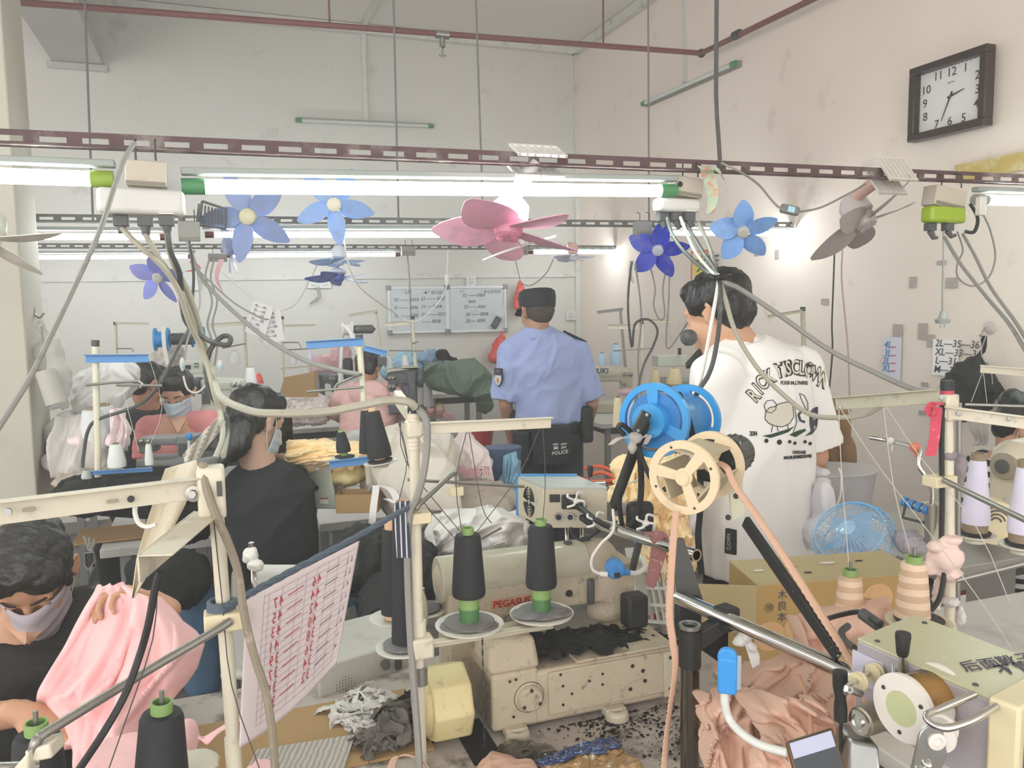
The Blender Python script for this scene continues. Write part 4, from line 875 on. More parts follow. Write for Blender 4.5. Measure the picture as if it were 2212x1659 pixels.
hairblob(Hd,[(0,-0.020,0.058,0.090,0.104,0.080),(0,-0.055,0.012,0.084,0.064,0.080),(0.048,-0.01,0.045,0.046,0.075,0.055),(-0.048,-0.01,0.045,0.046,0.075,0.055),(0,0.045,0.088,0.062,0.05,0.036)],mHair,man,0.005,wr=0.006,ws=45,seed=5)
mTee=mat('tee_white','f1efed',0.85,var=0.02,vs=6)
mb=shirt_mb(J,1,[(W(1640,1222,Y),0.205,0.155),(W(1640,1180,Y),0.205,0.155),(W(1636,1060,Y),0.195,0.150),(W(1634,940,Y),0.200,0.145),(W(1636,850,Y),0.205,0.135),(W(1632,795,Y),0.17,0.115),(W(1604,757,Y),0.085,0.080)],0.078,0.092,0.88,0.06)
tee=blob(mb,0.008,mTee,3,wr=0.014,ws=4.2,seed=9,parent=man,name='t_shirt',ridge=True,dirscale=(1,1,0.45))
ringband(W(1600,762,Y),W(1596,742,Y),0.088,0.076,(1,0.2,0),0.95,mTee,'neck_band',0.006,root=man)
mTr=mat('trousers_black','1b1a1b',0.8,var=0.1,vs=10);blob(legs_mb(J,0.10,0.08),0.010,mTr,2,wr=0.008,ws=6,seed=6,parent=man,name='trousers',ridge=True)
for s in 'LR':shoe(man,J['an'+s],(-0.3,0.9,0),mCbK,z0=0.03)
# the print is laid on the cloth
bpy.context.view_layer.update()
tw=wloc(man);tv=[v.co+tw for v in tee.data.vertices];bvh=BVHTree.FromPolygons(tv,[tuple(p.vertices)for p in tee.data.polygons])
def decal(name,polys,m,off_=0.0022,parent=man):
 """polys in picture pixels on the shirt back, each (points, faces)"""
 mb=MB()
 for pts,fs in polys:
  vs=[];ok=[]
  for(x,y)in pts:
   d=ray(x,y);h=bvh.ray_cast(CAM,d);ok.append(h[0]is not None and h[1].dot(d)<-0.1);vs.append((h[0]+h[1]*off_)if h[0]is not None else CAM+d*Y)
  keep=[f for f in fs if all(ok[i]for i in f)];mb.add(vs,keep)
 o=obj(name,mb,m,parent,smooth=True,ang=180);return o
def strokepoly(pts,w,close=False,sub=5):
 P=[];n=len(pts)
 for i in range(n if close else n-1):
  a=pts[i];b=pts[(i+1)%n]
  L=math.hypot(b[0]-a[0],b[1]-a[1]);kx=max(1,int(L/sub))
  for j in range(kx):P.append((a[0]+(b[0]-a[0])*j/kx,a[1]+(b[1]-a[1])*j/kx))
 if not close:P.append(pts[-1])
 N=len(P);vs=[];fs=[]
 for i in range(N):
  a=P[i-1]if(i or close)else P[i];b=P[(i+1)%N]if(i<N-1 or close)else P[i];dx,dy=b[0]-a[0],b[1]-a[1];L=math.hypot(dx,dy)or 1;nx,ny=-dy/L*w/2,dx/L*w/2
  vs+=[(P[i][0]+nx,P[i][1]+ny),(P[i][0]-nx,P[i][1]-ny)]
 for i in range(N if close else N-1):j=(i+1)%N;fs.append((2*i,2*i+1,2*j+1,2*j))
 return vs,fs
def fillpoly(pts,n=9):
 """grid fill between the polygon's left and right borders"""
 ys=[p[1]for p in pts];y0,y1=min(ys),max(ys);vs=[];fs=[];rows=max(3,int((y1-y0)/4));
 for i in range(rows+1):
  y=y0+(y1-y0)*(0.01+0.98*i/rows);xs=[]
  for k2 in range(len(pts)):
   a,b=pts[k2],pts[(k2+1)%len(pts)]
   if(a[1]-y)*(b[1]-y)<0:xs.append(a[0]+(b[0]-a[0])*(y-a[1])/(b[1]-a[1]))
  if len(xs)<2:xs=[pts[0][0],pts[0][0]]
  xl,xr=min(xs),max(xs)
  for j in range(n+1):vs.append((xl+(xr-xl)*j/n,y))
 for i in range(rows):
  for j in range(n):a=i*(n+1)+j;fs.append((a,a+1,a+n+2,a+n+1))
 return vs,fs
def arcletters(s,fn,h,bold=0.0):
 """text laid along fn(t)->(x,y,angle) in pixels"""
 out=[];cu=bpy.data.curves.new('t','FONT');cu.size=1;cu.offset=bold;cu.resolution_u=3;widths=[]
 dg=bpy.context.evaluated_depsgraph_get();ob=bpy.data.objects.new('t',cu);COL.objects.link(ob);ms=[]
 for chx in s:
  cu.body=chx;dg.update();me=ob.evaluated_get(dg).to_mesh();xs=[v.co.x for v in me.vertices]or[0,0.3];x0,x1=min(xs)+bold,max(xs)-bold
  ms.append(([(v.co.x-(x0+x1)/2,v.co.y)for v in me.vertices],[tuple(p.vertices)for p in me.polygons],x1-x0));ob.evaluated_get(dg).to_mesh_clear()
 bpy.data.objects.remove(ob);bpy.data.curves.remove(cu);tot=sum(m[2]+0.1 for m in ms);t=0
 for vs,fs,w in ms:
  tc=(t+(w+0.1)/2)/tot;t+=w+0.1;x,y,a,sx,hh=fn(tc);kk=hh/0.72;ca,sa=math.cos(a),math.sin(a)
  out.append(([(x+(vx*kk*sx*ca+vy*kk*sa*1),y+(vx*kk*sx*sa-vy*kk*ca))for vx,vy in vs],fs))
 return out
mPr=mat('print_black','2c2c2e',0.8);mPrG=mat('print_green','2f4a3c',0.8);mPrC=mat('print_cream','dad7c6',0.85);mPrN=mat('print_navy','3c4250',0.8)
def arc1(t):
# from (1632,868) up over (1700,800) to (1768,820)
 P=[(1632,858,-1.05),(1655,822,-0.85),(1682,802,-0.30),(1712,793,-0.08),(1740,797,0.12),(1762,808,0.35),(1776,826,0.6)];q=t*(len(P)-1);i=min(int(q),len(P)-2);f=q-i
 x=P[i][0]*(1-f)+P[i+1][0]*f;y=P[i][1]*(1-f)+P[i+1][1]*f;a=P[i][2]*(1-f)+P[i+1][2]*f;return x,y+14,a*0.8,0.60,30
decal('shirt_lettering',arcletters('RICKYISCLOWN',arc1,31,bold=0.075),mPr)
def arc1b(t):x,y,a,sx,h=arc1(t);return x,y-1,a,sx,28
decal('shirt_lettering_fill',arcletters('RICKYISCLOWN',arc1,28,bold=0.012),mPrC,0.0034)
decal('shirt_text',arcletters('POKER MULTIVERSE',lambda t:(1686+58*t,831,0,0.8,8),8,0.02)+arcletters('2014',lambda t:(1619+16*t,941,0,0.8,10),10,0.03)+arcletters('ONE PLAYER',lambda t:(1712+28*t,980,0,0.8,7),7,0.03)+arcletters('MY LUCK IS FOUNDED BY FATE',lambda t:(1694+58*t,992-4*t,0,0.8,7),7,0.03),mPr)
wool=[(1652,905),(1654,888),(1662,880),(1674,878),(1682,872),(1700,868),(1712,874),(1714,900),(1706,914),(1690,922),(1672,920),(1660,914)]
decal('print_sheep',[fillpoly(wool)],mPrC,0.0014)
decal('print_outlines',[strokepoly(wool,1.6,True),strokepoly([(1652,884),(1650,876),(1656,866),(1668,864),(1676,872),(1675,884),(1666,892),(1656,890)],1.5,True),strokepoly([(1668,920),(1666,934)],1.5),strokepoly([(1678,921),(1680,932)],1.5),strokepoly([(1700,916),(1702,926)],1.5),strokepoly([(1726,850),(1730,862),(1740,884),(1744,890),(1744,870),(1736,854),(1726,850)],1.4),strokepoly([(1700,858),(1706,870),(1716,880),(1720,912),(1712,936)],1.4)],mPr,0.002)
decal('print_decks',[fillpoly([(1644,941),(1664,946),(1702,934),(1716,920),(1704,926),(1664,938)]),fillpoly([(1700,942),(1718,944),(1744,928),(1738,926),(1716,932)]),fillpoly([(1738,942),(1752,940),(1762,926),(1752,930)])],mPrG,0.002)
wh=[]
for(x,y,r)in((1655,952,5),(1683,955,6),(1705,954,4),(1716,957,4),(1738,954,4),(1749,958,4)):
 wh.append(fillpoly([(x+r*math.cos(i*.628),y+r*math.sin(i*.628))for i in range(10)],4))
decal('print_wheels',wh,mPr,0.0022)
decal('print_dark_animal',[fillpoly([(1748,892),(1756,880),(1766,878),(1767,900),(1765,920),(1760,932),(1752,936),(1748,915)]),strokepoly([(1744,888),(1732,886),(1724,896),(1728,908),(1738,912)],5)],mPrN,0.002)
a=W(1580,1171,Y-0.16);h=bvh.ray_cast(CAM,ray(1580,1171));
if h[0]is not None:
 decal('hem_label',[fillpoly([(1567,1140),(1592,1142),(1591,1199),(1566,1196)])],mPr,0.002);decal('hem_label_text',arcletters('CLOWN',lambda t:(1579,1188-36*t,-1.5708,0.7,9),9),mPrC,0.004)
# fist at the reel, gun-metal microphone by the cheek
t=thing('camera_head','small round black camera head held before the dark haired man','camera',W(1494,728,2.42));obj('camera_body',MB().lathe([(0.001,0),(0.018,0.002),(0.024,0.012),(0.024,0.03),(0.016,0.04),(0.001,0.042)],W(1501,729,2.42),(-1,-0.3,0),20),mCbD,t)
# ---- seated people
def seated(px_head,Yh,face,k,skinc,label,sh,el,wr,pel,kn,vox=0.008,hands=(),up=(0,0,1),neck=None,an=None):
 H=Head(W(px_head[0],px_head[1],Yh),face,up,k)
 J=J_(neck=W(*neck),shL=W(*sh[0]),shR=W(*sh[1]),elL=W(*el[0]),elR=W(*el[1]),wrL=W(*wr[0]),wrR=W(*wr[1]),pelvis=V(pel),hipL=V(pel),hipR=V(pel),knL=V(kn[0]),knR=V(kn[1]),anL=V((0,0,0)),anR=V((0,0,0)))
 ax=(J['shR']-J['shL']);ax.z=0;ax.normalize();J['hipL']=V(pel)-ax*0.09;J['hipR']=V(pel)+ax*0.09
 for i,s in enumerate('LR'):
  J['an'+s]=V(an[i])if an else V((J['kn'+s].x,J['kn'+s].y,0.10))
 return person(label,J,skinc,k,vox,H,hands),J,H
# woman in the salmon top
Y=3.85
pe=W(390,960,Y+0.1);pe.z=0.58
rt,J,H=seated((383,848),Y,(0.06,-0.86,-0.5),0.93,'d0a188','woman in salmon V-neck top and pale blue mask bent over her sewing',[(322,925,Y),(452,912,Y)],[(312,1010,Y-0.05),(485,985,Y-0.05)],[(365,1010,Y-0.3),(438,985,Y-0.28)],pe,[pe+V((-0.16,-0.42,0.0)),pe+V((0.12,-0.42,0.0))],0.007,hands=[dict(w=W(438,985,Y-0.28),d=(-0.5,-0.5,-0.1),pn=(0,0.1,-1),s=0.95,side=-1)],neck=(384,912,Y+0.02))
ped=W(384,930,Y)
mb=shirt_mb(J,1,[(pe+V((0,0,-0.02)),0.17,0.12),(pe+V((0,0,0.10)),0.15,0.11),(W(388,1000,Y+0.05),0.155,0.11),(W(388,955,Y+0.01),0.17,0.10),(W(388,930,Y+0.01),0.145,0.08)],0.064,0.064,0.8,0.058)
mSal=mat('salmon_top','dd918f',0.85,var=0.05,vs=8);blob(mb,0.008,mSal,2,wr=0.006,ws=8,seed=21,parent=rt,name='top',ridge=True)
def vneck(u,v):
 x=(u-0.5)*(1-v)*40;y=900+v*38;return W(385+x,y,Y-0.060-0.062*v)
vq=MB().sheet(vneck,10,10,0.004);obj('neck_skin',vq,skin('d0a188'),rt)
H.features(rt);H.mask(rt,mat('mask_blue','b9c9d6',0.8),hi=-0.006)
hairblob(H,SHORT+[(0.05,0.02,0.05,0.036,0.04,0.036),(0,0.055,0.078,0.062,0.03,0.026)],mHair2,rt,0.006,wr=0.004,seed=3)
obj('necklace',MB().tube([W(360,905,Y-0.1),W(372,925,Y-0.12),W(386,934,Y-0.135),W(398,922,Y-0.12),W(408,905,Y-0.1)],0.0009,5,5),mat('gold','c8a060',0.3,metal=0.8),rt)
blob(legs_mb(J),0.012,mTr,1,wr=0.006,parent=rt,name='trousers')
for s in 'LR':shoe(rt,J['an'+s],(0,-1,0),mCbK,z0=0.03)
# person in the black tee behind her
Y=4.25;pe=W(305,960,Y);pe.z=0.58
rt,J,H=seated((318,832),Y,(0.55,0.75,-0.42),0.95,'c9957a','person in black T-shirt with short dark hair, back turned, left of the masked woman',[(283,905,Y),(368,895,Y+0.12)],[(272,972,Y-0.02),(390,960,Y+0.15)],[(310,1010,Y+0.1),(380,1000,Y+0.35)],pe,[pe+V((0.12,0.36,0)),pe+V((0.30,0.25,0))],0.008,neck=(322,880,Y+0.02))
mb=shirt_mb(J,1,[(pe,0.18,0.13),(pe+V((0,0,0.12)),0.17,0.12),(W(312,960,Y),0.175,0.12),(W(320,910,Y),0.17,0.105),(W(322,885,Y),0.09,0.07)],0.066,0.072,0.66,0.05)
blob(mb,0.009,mat('black_tee','26272a',0.85,var=0.08),2,wr=0.006,seed=4,parent=rt,name='t_shirt',ridge=True)
hairblob(H,SHORT+[(0,-0.05,-0.03,0.07,0.05,0.05)],mHair2,rt,0.006,wr=0.005,seed=8)
blob(legs_mb(J),0.012,mTr,1,parent=rt,name='trousers')
for s in 'LR':shoe(rt,J['an'+s],(0.4,1,0),mCbK,z0=0.03)
# hoodie
Y=5.1;pe=W(790,930,Y);pe.z=0.55
rt,J,H=seated((795,795),Y,(0.1,0.85,-0.55),0.95,'c9957a','person in a pink hooded sweatshirt seated with back to us',[(742,855,Y),(848,850,Y)],[(722,888,Y+0.12),(868,888,Y+0.12)],[(750,905,Y+0.38),(845,905,Y+0.38)],pe,[pe+V((-0.1,0.4,0)),pe+V((0.12,0.4,0))],0.008,neck=(794,838,Y+0.0))
mHd=mat('hoodie_pink','f0c3bd',0.9,var=0.05,vs=7)
mb=shirt_mb(J,1,[(pe+V((0,0,-0.04)),0.165,0.13),(pe+V((0,0,0.08)),0.17,0.13),(W(794,900,Y),0.18,0.13),(W(794,860,Y),0.17,0.12),(W(794,832,Y),0.09,0.08)],0.068,0.06,1.7,0.055)
mb.ell(W(797,850,Y-0.10),(0.125,0.055,0.085));mb.cap(W(762,835,Y-0.03),W(797,868,Y-0.14),0.035,0.04);mb.cap(W(835,835,Y-0.03),W(797,868,Y-0.14),0.035,0.04)
blob(mb,0.009,mHd,2,wr=0.010,ws=7,seed=5,parent=rt,name='hoodie',ridge=True)
hairblob(H,SHORT+[(0,-0.05,-0.03,0.07,0.05,0.05),(0.02,-0.08,0.07,0.045,0.04,0.04),(-0.03,-0.085,0.06,0.03,0.03,0.03)],mHair2,rt,0.006,wr=0.006,seed=11)
blob(legs_mb(J),0.012,mTr,1,parent=rt,name='trousers')
for s in 'LR':shoe(rt,J['an'+s],(0,1,0),mCbK,z0=0.03)
# woman with phone, long dark hair
Y=2.75;pe=W(580,1290,Y);pe.z=0.60
rt,J,H=seated((553,912),Y,(0.48,0.80,-0.40),0.97,'c3a08c','long haired woman in black sweatshirt seated with back to us',[(528,1050,Y),(628,1042,Y+0.08)],[(515,1190,Y),(640,1160,Y+0.16)],[(560,1230,Y+0.25),(640,1010,Y+0.30)],pe,[W(430,1312,Y-0.1),pe+V((0.30,0.28,0.0))],0.007,neck=(560,1005,Y+0.0),an=[W(438,1475,Y-0.15),pe+V((0.35,0.3,-0.5))],hands=[dict(w=W(640,1010,Y+0.30),d=(-0.3,0.2,1),pn=(-0.5,0.2,0),s=0.9)])
mSw=mat('sweat_black','242528',0.88,var=0.08,vs=9)
mb=shirt_mb(J,1,[(pe+V((0,0,-0.05)),0.185,0.14),(pe+V((0,0,0.10)),0.175,0.135),(W(582,1150,Y),0.172,0.135),(W(578,1060,Y),0.165,0.125),(W(566,1015,Y),0.10,0.085)],0.070,0.066,1.9,0.056)
blob(mb,0.008,mSw,2,wr=0.014,ws=4.5,seed=7,parent=rt,name='sweatshirt',ridge=True)
hairblob(H,[(0,-0.018,0.05,0.086,0.100,0.085),(0,-0.055,0.0,0.082,0.062,0.085),(0.02,-0.09,-0.075,0.066,0.045,0.085),((-0.05,-0.075,-0.05),(-0.075,-0.16,-0.26),0.050,0.026),((-0.005,-0.10,-0.06),(-0.02,-0.19,-0.28),0.055,0.030),((0.04,-0.08,-0.06),(0.03,-0.14,-0.19),0.036,0.022),(0,0.04,0.09,0.064,0.05,0.036),((-0.07,-0.02,-0.02),(-0.085,-0.03,-0.12),0.028,0.02)],mHair,rt,0.006,wr=0.010,ws=26,ds=(1,1,0.18),seed=13,name='long_hair')
H.mask(rt,mat('mask_pale','b7c2cc',0.8))
blob(legs_mb(J,0.088,0.072),0.010,mat('jeans','47627f',0.85,var=0.15,vs=20),1,wr=0.006,parent=rt,name='jeans')
mShoe=mat('shoe_black','232022',0.7,var=0.15,vs=30)
shoe(rt,J['anL'],(0.35,-0.94,0),mShoe,sole=mat('sole_white','cfc2b8',0.6),z0=J['anL'].z-0.10);shoe(rt,J['anR'],(0.5,0.8,0),mShoe,sole=mat('sole_white','cfc2b8',0.6),z0=0.03)
t=thing('mobile_phone','dark phone in a red case held up by the long haired woman','phone',W(611,938,2.96));a=W(611,938,2.96)
obj('phone_body',MB().box(a,(0.078,0.010,0.140),(0.72,0.55,0),(-0.5,0.7,0)),mat('case_red','b04a58',0.5),t,bev=0.004);obj('phone_screen',MB().box(a-V((-0.5,0.7,0)).normalized()*0.006,(0.072,0.002,0.134),(0.72,0.55,0),(-0.5,0.7,0)),mat('screen_dark','1d1e22',0.1),t)
# masked woman in front at the left
Y=1.75;pe=W(60,1500,Y+0.12);pe.z=0.60
up_=V((0.02,-0.62,0.80))
rt,J,H=seated((72,1238),Y,(0.20,-0.66,-0.74),0.98,'bf9275','woman in black V-neck top and pale mask looking down at pink cloth',[(-72,1390,Y+0.08),(168,1330,Y+0.10)],[(-110,1560,Y),(262,1450,Y+0.12)],[(48,1540,Y-0.32),(352,1312,Y-0.22)],pe,[pe+V((-0.12,-0.40,0)),pe+V((0.18,-0.38,0))],0.0055,up=(0.06,-0.3,1),neck=(52,1372,Y+0.08),hands=[dict(w=W(348,1308,Y-0.225),d=(-0.84,-0.10,0.46),pn=(-0.30,-0.62,-0.72),s=0.9,curl=(42,46,30),side=-1,thumb=(14,16)),dict(w=W(48,1542,Y-0.33),d=(0.92,0.1,-0.28),pn=(0.1,0.25,-0.95),s=0.95,curl=(16,20,14),side=-1,thumb=(26,12))])
mBt=mat('black_top','2a2827',0.88,var=0.08,vs=9)
mb=shirt_mb(J,1,[(pe+V((0,0,-0.04)),0.18,0.13),(W(50,1560,Y+0.1),0.175,0.13),(W(50,1460,Y+0.08),0.17,0.125),(W(50,1400,Y+0.07),0.155,0.11),(W(52,1368,Y+0.07),0.10,0.085)],0.068,0.068,0.95,0.060)
blob(mb,0.006,mBt,2,wr=0.006,ws=7,seed=17,parent=rt,name='top',ridge=True)
def vneck(u,v):
 x=(u-0.5)*(1-v*0.97)*110;y=1345+v*46;return W(58+x,y,Y-0.036-0.055*v+abs(u-.5)*0.03)
obj('neck_skin',MB().sheet(vneck,12,12,0.004),skin('bf9275'),rt)
H.features(rt);H.mask(rt,mat('mask_lilac','b0a9b2',0.7),hi=-0.002,lo=-0.132)
hairblob(H,SHORT+[(0.04,0.045,0.075,0.045,0.045,0.034),(-0.04,0.045,0.075,0.045,0.045,0.034),(0,-0.09,0.02,0.06,0.045,0.06),(0.071,0.022,0.02,0.014,0.02,0.045),(-0.071,0.022,0.02,0.014,0.02,0.045)],mHair2,rt,0.0045,wr=0.0035,ws=70,ds=(0.3,1,1),seed=19)
blob(legs_mb(J),0.012,mTr,1,parent=rt,name='trousers')
for s in 'LR':shoe(rt,J['an'+s],(0,-1,0),mCbK,z0=0.03)
# woman in black and white stripes at the right edge
Y=2.85;pe=W(2190,1180,Y);pe.z=0.58
rt,J,H=seated((2212,925),Y,(0.80,-0.45,-0.45),0.95,'c09678','woman in black and white striped top at the right picture edge',[(2125,1010,Y+0.1),(2255,1040,Y-0.1)],[(2105,1110,Y+0.05),(2290,1150,Y-0.1)],[(2160,1160,Y-0.25),(2260,1170,Y-0.3)],pe,[pe+V((0.3,-0.3,0)),pe+V((0.4,-0.1,0))],0.008,neck=(2190,992,Y))
mb=shirt_mb(J,1,[(pe,0.17,0.13),(W(2185,1120,Y),0.165,0.125),(W(2188,1050,Y),0.165,0.12),(W(2190,1005,Y),0.10,0.08)],0.066,0.066,0.95,0.05)
mStr=bands('stripes_bw','1b1b1d','dcdad8',9.0,'Z',0.85,0.5,'SIN',1.0)
blob(mb,0.009,mStr,2,wr=0.006,seed=23,parent=rt,name='striped_top',ridge=True)
H.features(rt);H.mask(rt,mat('mask_pale','b7c2cc',0.8));hairblob(H,SHORT+[(0,-0.08,0.07,0.05,0.05,0.05)],mHair,rt,0.006,wr=0.004,seed=29)
blob(legs_mb(J),0.012,mTr,1,parent=rt,name='trousers')
for s in 'LR':shoe(rt,J['an'+s],(1,-0.3,0),mCbK,z0=0.03)
# --- helpers for furniture and stands
mTop=mat('table_white','c9c7c2',0.5,var=0.05,vs=5,dirt='8d8a84',dscale=6,damt=0.5)
mTopDirty=mat('table_dirty','b4aba2',0.75,var=0.1,vs=12,dirt='26221f',dscale=9,damt=0.95,thr=0.50)
mEdge=mat('table_edge','a8a5a0',0.5);mLeg=mat('leg_grey','8b8c8b',0.5,metal=0.3);mUnder=mat('under_dark','4d4a48',0.8)
mCream=mat('machine_cream','c2b9a4',0.38,var=0.05,vs=10,dirt='5b5248',dscale=28,damt=0.6,thr=0.60)
mCreamD=mat('machine_dusty','b8ab95',0.6,var=0.08,vs=20,dirt='4b423a',dscale=42,damt=0.8,thr=0.57,bump=0.2,bs=200)
mStand=mat('stand_cream','d6cfbb',0.4,var=0.05,vs=10,dirt='7f776a',dscale=36,damt=0.6,thr=0.60)
mBlueSt=mat('stand_blue','4f86bf',0.45,var=0.06);mRod=mat('rod_grey','97958f',0.35,metal=0.7,var=0.1,vs=30)
def table(a0,a1,b0,b1,z,label,m=None,th=0.035,legs=True,name='sewing_table'):
 t=thing(name,label,'table',RM((a0+a1)/2,(b0+b1)/2,0));obj('table_top',MB().box(RM((a0+a1)/2,(b0+b1)/2,z-th/2),(a1-a0,b1-b0,th),AX),m or mTop,t,bev=0.004)
 obj('apron',MB().box(RM((a0+a1)/2,(b0+b1)/2,z-th-0.03),(a1-a0-0.14,b1-b0-0.12,0.05),AX),mUnder,t)
 for aa_ in(a0+0.08,a1-0.08):
  for bb in(b0+0.06,b1-0.06):obj('leg',MB().box(RM(aa_,bb,(z-th)/2),(0.04,0.03,z-th),AX),mLeg,t)
  obj('foot_bar',MB().box(RM(aa_,(b0+b1)/2,0.03),(0.05,b1-b0,0.03),AX),mLeg,t)
 obj('stretcher',MB().box(RM((a0+a1)/2,(b0+b1)/2+0.05,0.16),(a1-a0-0.16,0.04,0.02),AX),mLeg,t);return t
def ab(P):q=V(P)-K0;return q.dot(AX),q.dot(BX)
def pquad(mb,q,dv):
 """solid from a picture quad (x,y,Y)*4 pushed back by dv"""
 a=Ws(q);return mb.hexa(a,[p+V(dv)for p in a])
def cone(label,P,rt_,rb,h,col,core,group=None,up=(0,0,1),thread='thread',band=None,coreh=0.014,stub=0.02,corer=None):
 t=thing('thread_cone',label,'thread cone',P,group);z=V(up).normalized();P=V(P);m=band or mat('yarn_'+col,col,0.75,var=0.04,vs=40,bump=0.15,bs=300)
 cr=corer or rt_*0.55
 obj('yarn',MB().lathe([(cr,stub),(rb*0.985,stub),(rb,stub+0.004),(rb,stub+0.02),(rt_,stub+h-0.004),(rt_*0.93,stub+h),(cr*0.9,stub+h+0.002)],P,z,32,caps=False),m,t)
 obj('core_tube',MB().lathe([(cr*0.95*(rb/rt_ if rt_ else 1),0),(cr*0.95*(rb/rt_),stub+0.002),(cr,stub+h),(cr*1.02,stub+h+coreh),(cr*0.8,stub+h+coreh),(cr*0.75,stub+h-0.01),(0.001,stub+h-0.01)],P,z,24,caps=False),mat('core_'+core,core,0.5),t)
 return t
def disc(label,P,r,m,up=(0,0,1),pad=None):
 t=thing('spool_plate',label,'plate',P);z=V(up).normalized();P=V(P);obj('plate_body',MB().lathe([(0.006,-0.016),(0.02,-0.014),(r*0.5,-0.008),(r,0.0),(r*1.01,0.003),(r*0.96,0.0035),(r*0.5,-0.002),(0.006,-0.002)],P,z,40,caps=False),m,t)
 if pad:obj('felt_pad',MB().lathe([(0.004,0.0),(r*0.72,0.004),(r*0.75,0.008),(r*0.4,0.010),(0.004,0.010)],P,z,28,caps=False),pad,t)
 obj('spindle',MB().cyl(P-z*0.016,P+z*0.05,0.0035,8),mSteel,t);return t
def flatbar(mb,a,b,h,th=0.012,up=(0,0,1),lip=0.0):
 a=V(a);b=V(b);u=(b-a).normalized();upv=V(up);upv=(upv-u*upv.dot(u)).normalized();nn=u.cross(upv)
 mb.box((a+b)/2,((b-a).length,h,0.0025),u,upv);mb.box((a+b)/2+upv*h/2+nn*th/2,((b-a).length,th,0.0025),u,nn)
 return u,upv,nn
def barbolts(P,a,b,fr,r,nn,m=None):
 for f in fr:
  c=V(a).lerp(V(b),f)-nn*0.0015;obj('bolt',MB().lathe([(r,0),(r,0.002),(r*0.55,0.0022),(r*0.5,0.005),(0.001,0.005)],c,-nn,14),m or mDark,P)
# --- nearest tables
zt=0.78
pA=PZ(1065,1597,zt);aP,bP=ab(pA)
tb1=table(aP-0.62,aP+0.62,bP-0.40,bP+0.42,zt,'lint covered sewing table under the large cream interlock machine',mTopDirty)
pB_=PZ(1700,1640,0.80);
tb2=table(aP+0.66,aP+1.75,bP-0.62,bP+0.16,0.80,'sewing table at lower right heaped with peach fabric',mTop)
tb3=table(aP-1.75,aP-0.66,bP-0.72,bP-0.04,0.76,'sewing table at lower left under the pink cloth',mat('board_tan','8f7355',0.8,var=0.1))
# dark slot in the table beside the motor, belt and chain
q=PZ(1030,1600,zt+0.002);o=obj('belt_slot',MB().box(q+V((0,0,0)),(0.06,0.16,0.003),AX),mat('slot_black','0d0c0c',0.9),tb1)
# ---- the big interlock machine
M0=pA+V((0,0,0.012))
def L(a,b,z):return M0+AX*a+BX*b+V((0,0,z))
mc=thing('interlock_machine','large dusty cream interlock sewing machine with red maker lettering','sewing machine',pA)
mb=MB().box(L(0.21,0.085,0.056),(0.42,0.17,0.112),AX);mb.box(L(0.05,0.085,0.06),(0.10,0.172,0.12),AX);bed=obj('bed',mb,mCreamD,mc,bev=0.008,seg=3)
obj('side_plate',MB().box(L(0.265,-0.003,0.062),(0.29,0.006,0.09),AX),mCreamD,mc,bev=0.002)
obj('end_strap',MB().box(L(0.40,-0.007,0.056),(0.028,0.006,0.098),AX),mCream,mc,bev=0.002)
obj('cover_plate',MB().box(L(0.30,0.08,0.1155),(0.23,0.16,0.006),AX),mCreamD,mc,bev=0.002)
obj('cover_gap',MB().lathe([(0.0325,0),(0.0325,0.001),(0.001,0.001)],L(0.078,0.0,0.062),-BX,32),mDark,mc);obj('round_cover',MB().lathe([(0.031,0),(0.031,0.002),(0.027,0.003),(0.026,0.012),(0.022,0.016),(0.001,0.016)],L(0.078,0.0,0.062),-BX,32),mCreamD,mc)
for(a,z)in((0.078,0.082),(0.062,0.050),(0.096,0.052)):obj('screw',MB().lathe([(0.004,0),(0.004,0.004),(0.001,0.004)],L(a,-0.013,z),-BX,12),mDark,mc)
for(a,z)in((0.035,0.105),(0.048,0.107),(0.042,0.03),(0.145,0.10),(0.15,0.075),(0.17,0.055),(0.15,0.035),(0.21,0.075),(0.24,0.085),(0.24,0.062),(0.31,0.09),(0.335,0.075),(0.34,0.052),(0.40,0.095),(0.40,0.025),(0.305,0.04)):
 obj('screw',MB().lathe([(0.0042 if a>0.3 else 0.0028,0),(0.0042 if a>0.3 else 0.0028,0.0015),(0.001,0.0015)],L(a,-0.0065 if a<0.39 else-0.0105,z),-BX,10),mCbK,mc)
for(a,b)in((0.045,-0.022),(0.265,-0.022)):
 mb=MB().lathe([(0.026,-0.010),(0.024,0.006),(0.018,0.010),(0.011,0.010),(0.010,0.004),(0.001,0.004)],L(a,b,0),(0,0,1),24);mb.box(L(a,b+0.014,0.002),(0.046,0.03,0.018),AX);obj('foot',mb,mCream,mc,bev=0.003)
mb=MB();mb.hexa([L(-0.005,-0.002,0.118),L(0.105,-0.002,0.118),L(0.105,0.12,0.118),L(-0.005,0.12,0.118)],[L(0.0,0.012,0.182),L(0.098,0.012,0.182),L(0.098,0.11,0.182),L(0.0,0.11,0.182)]);obj('oil_housing',mb,mCreamD,mc,bev=0.012,seg=4)
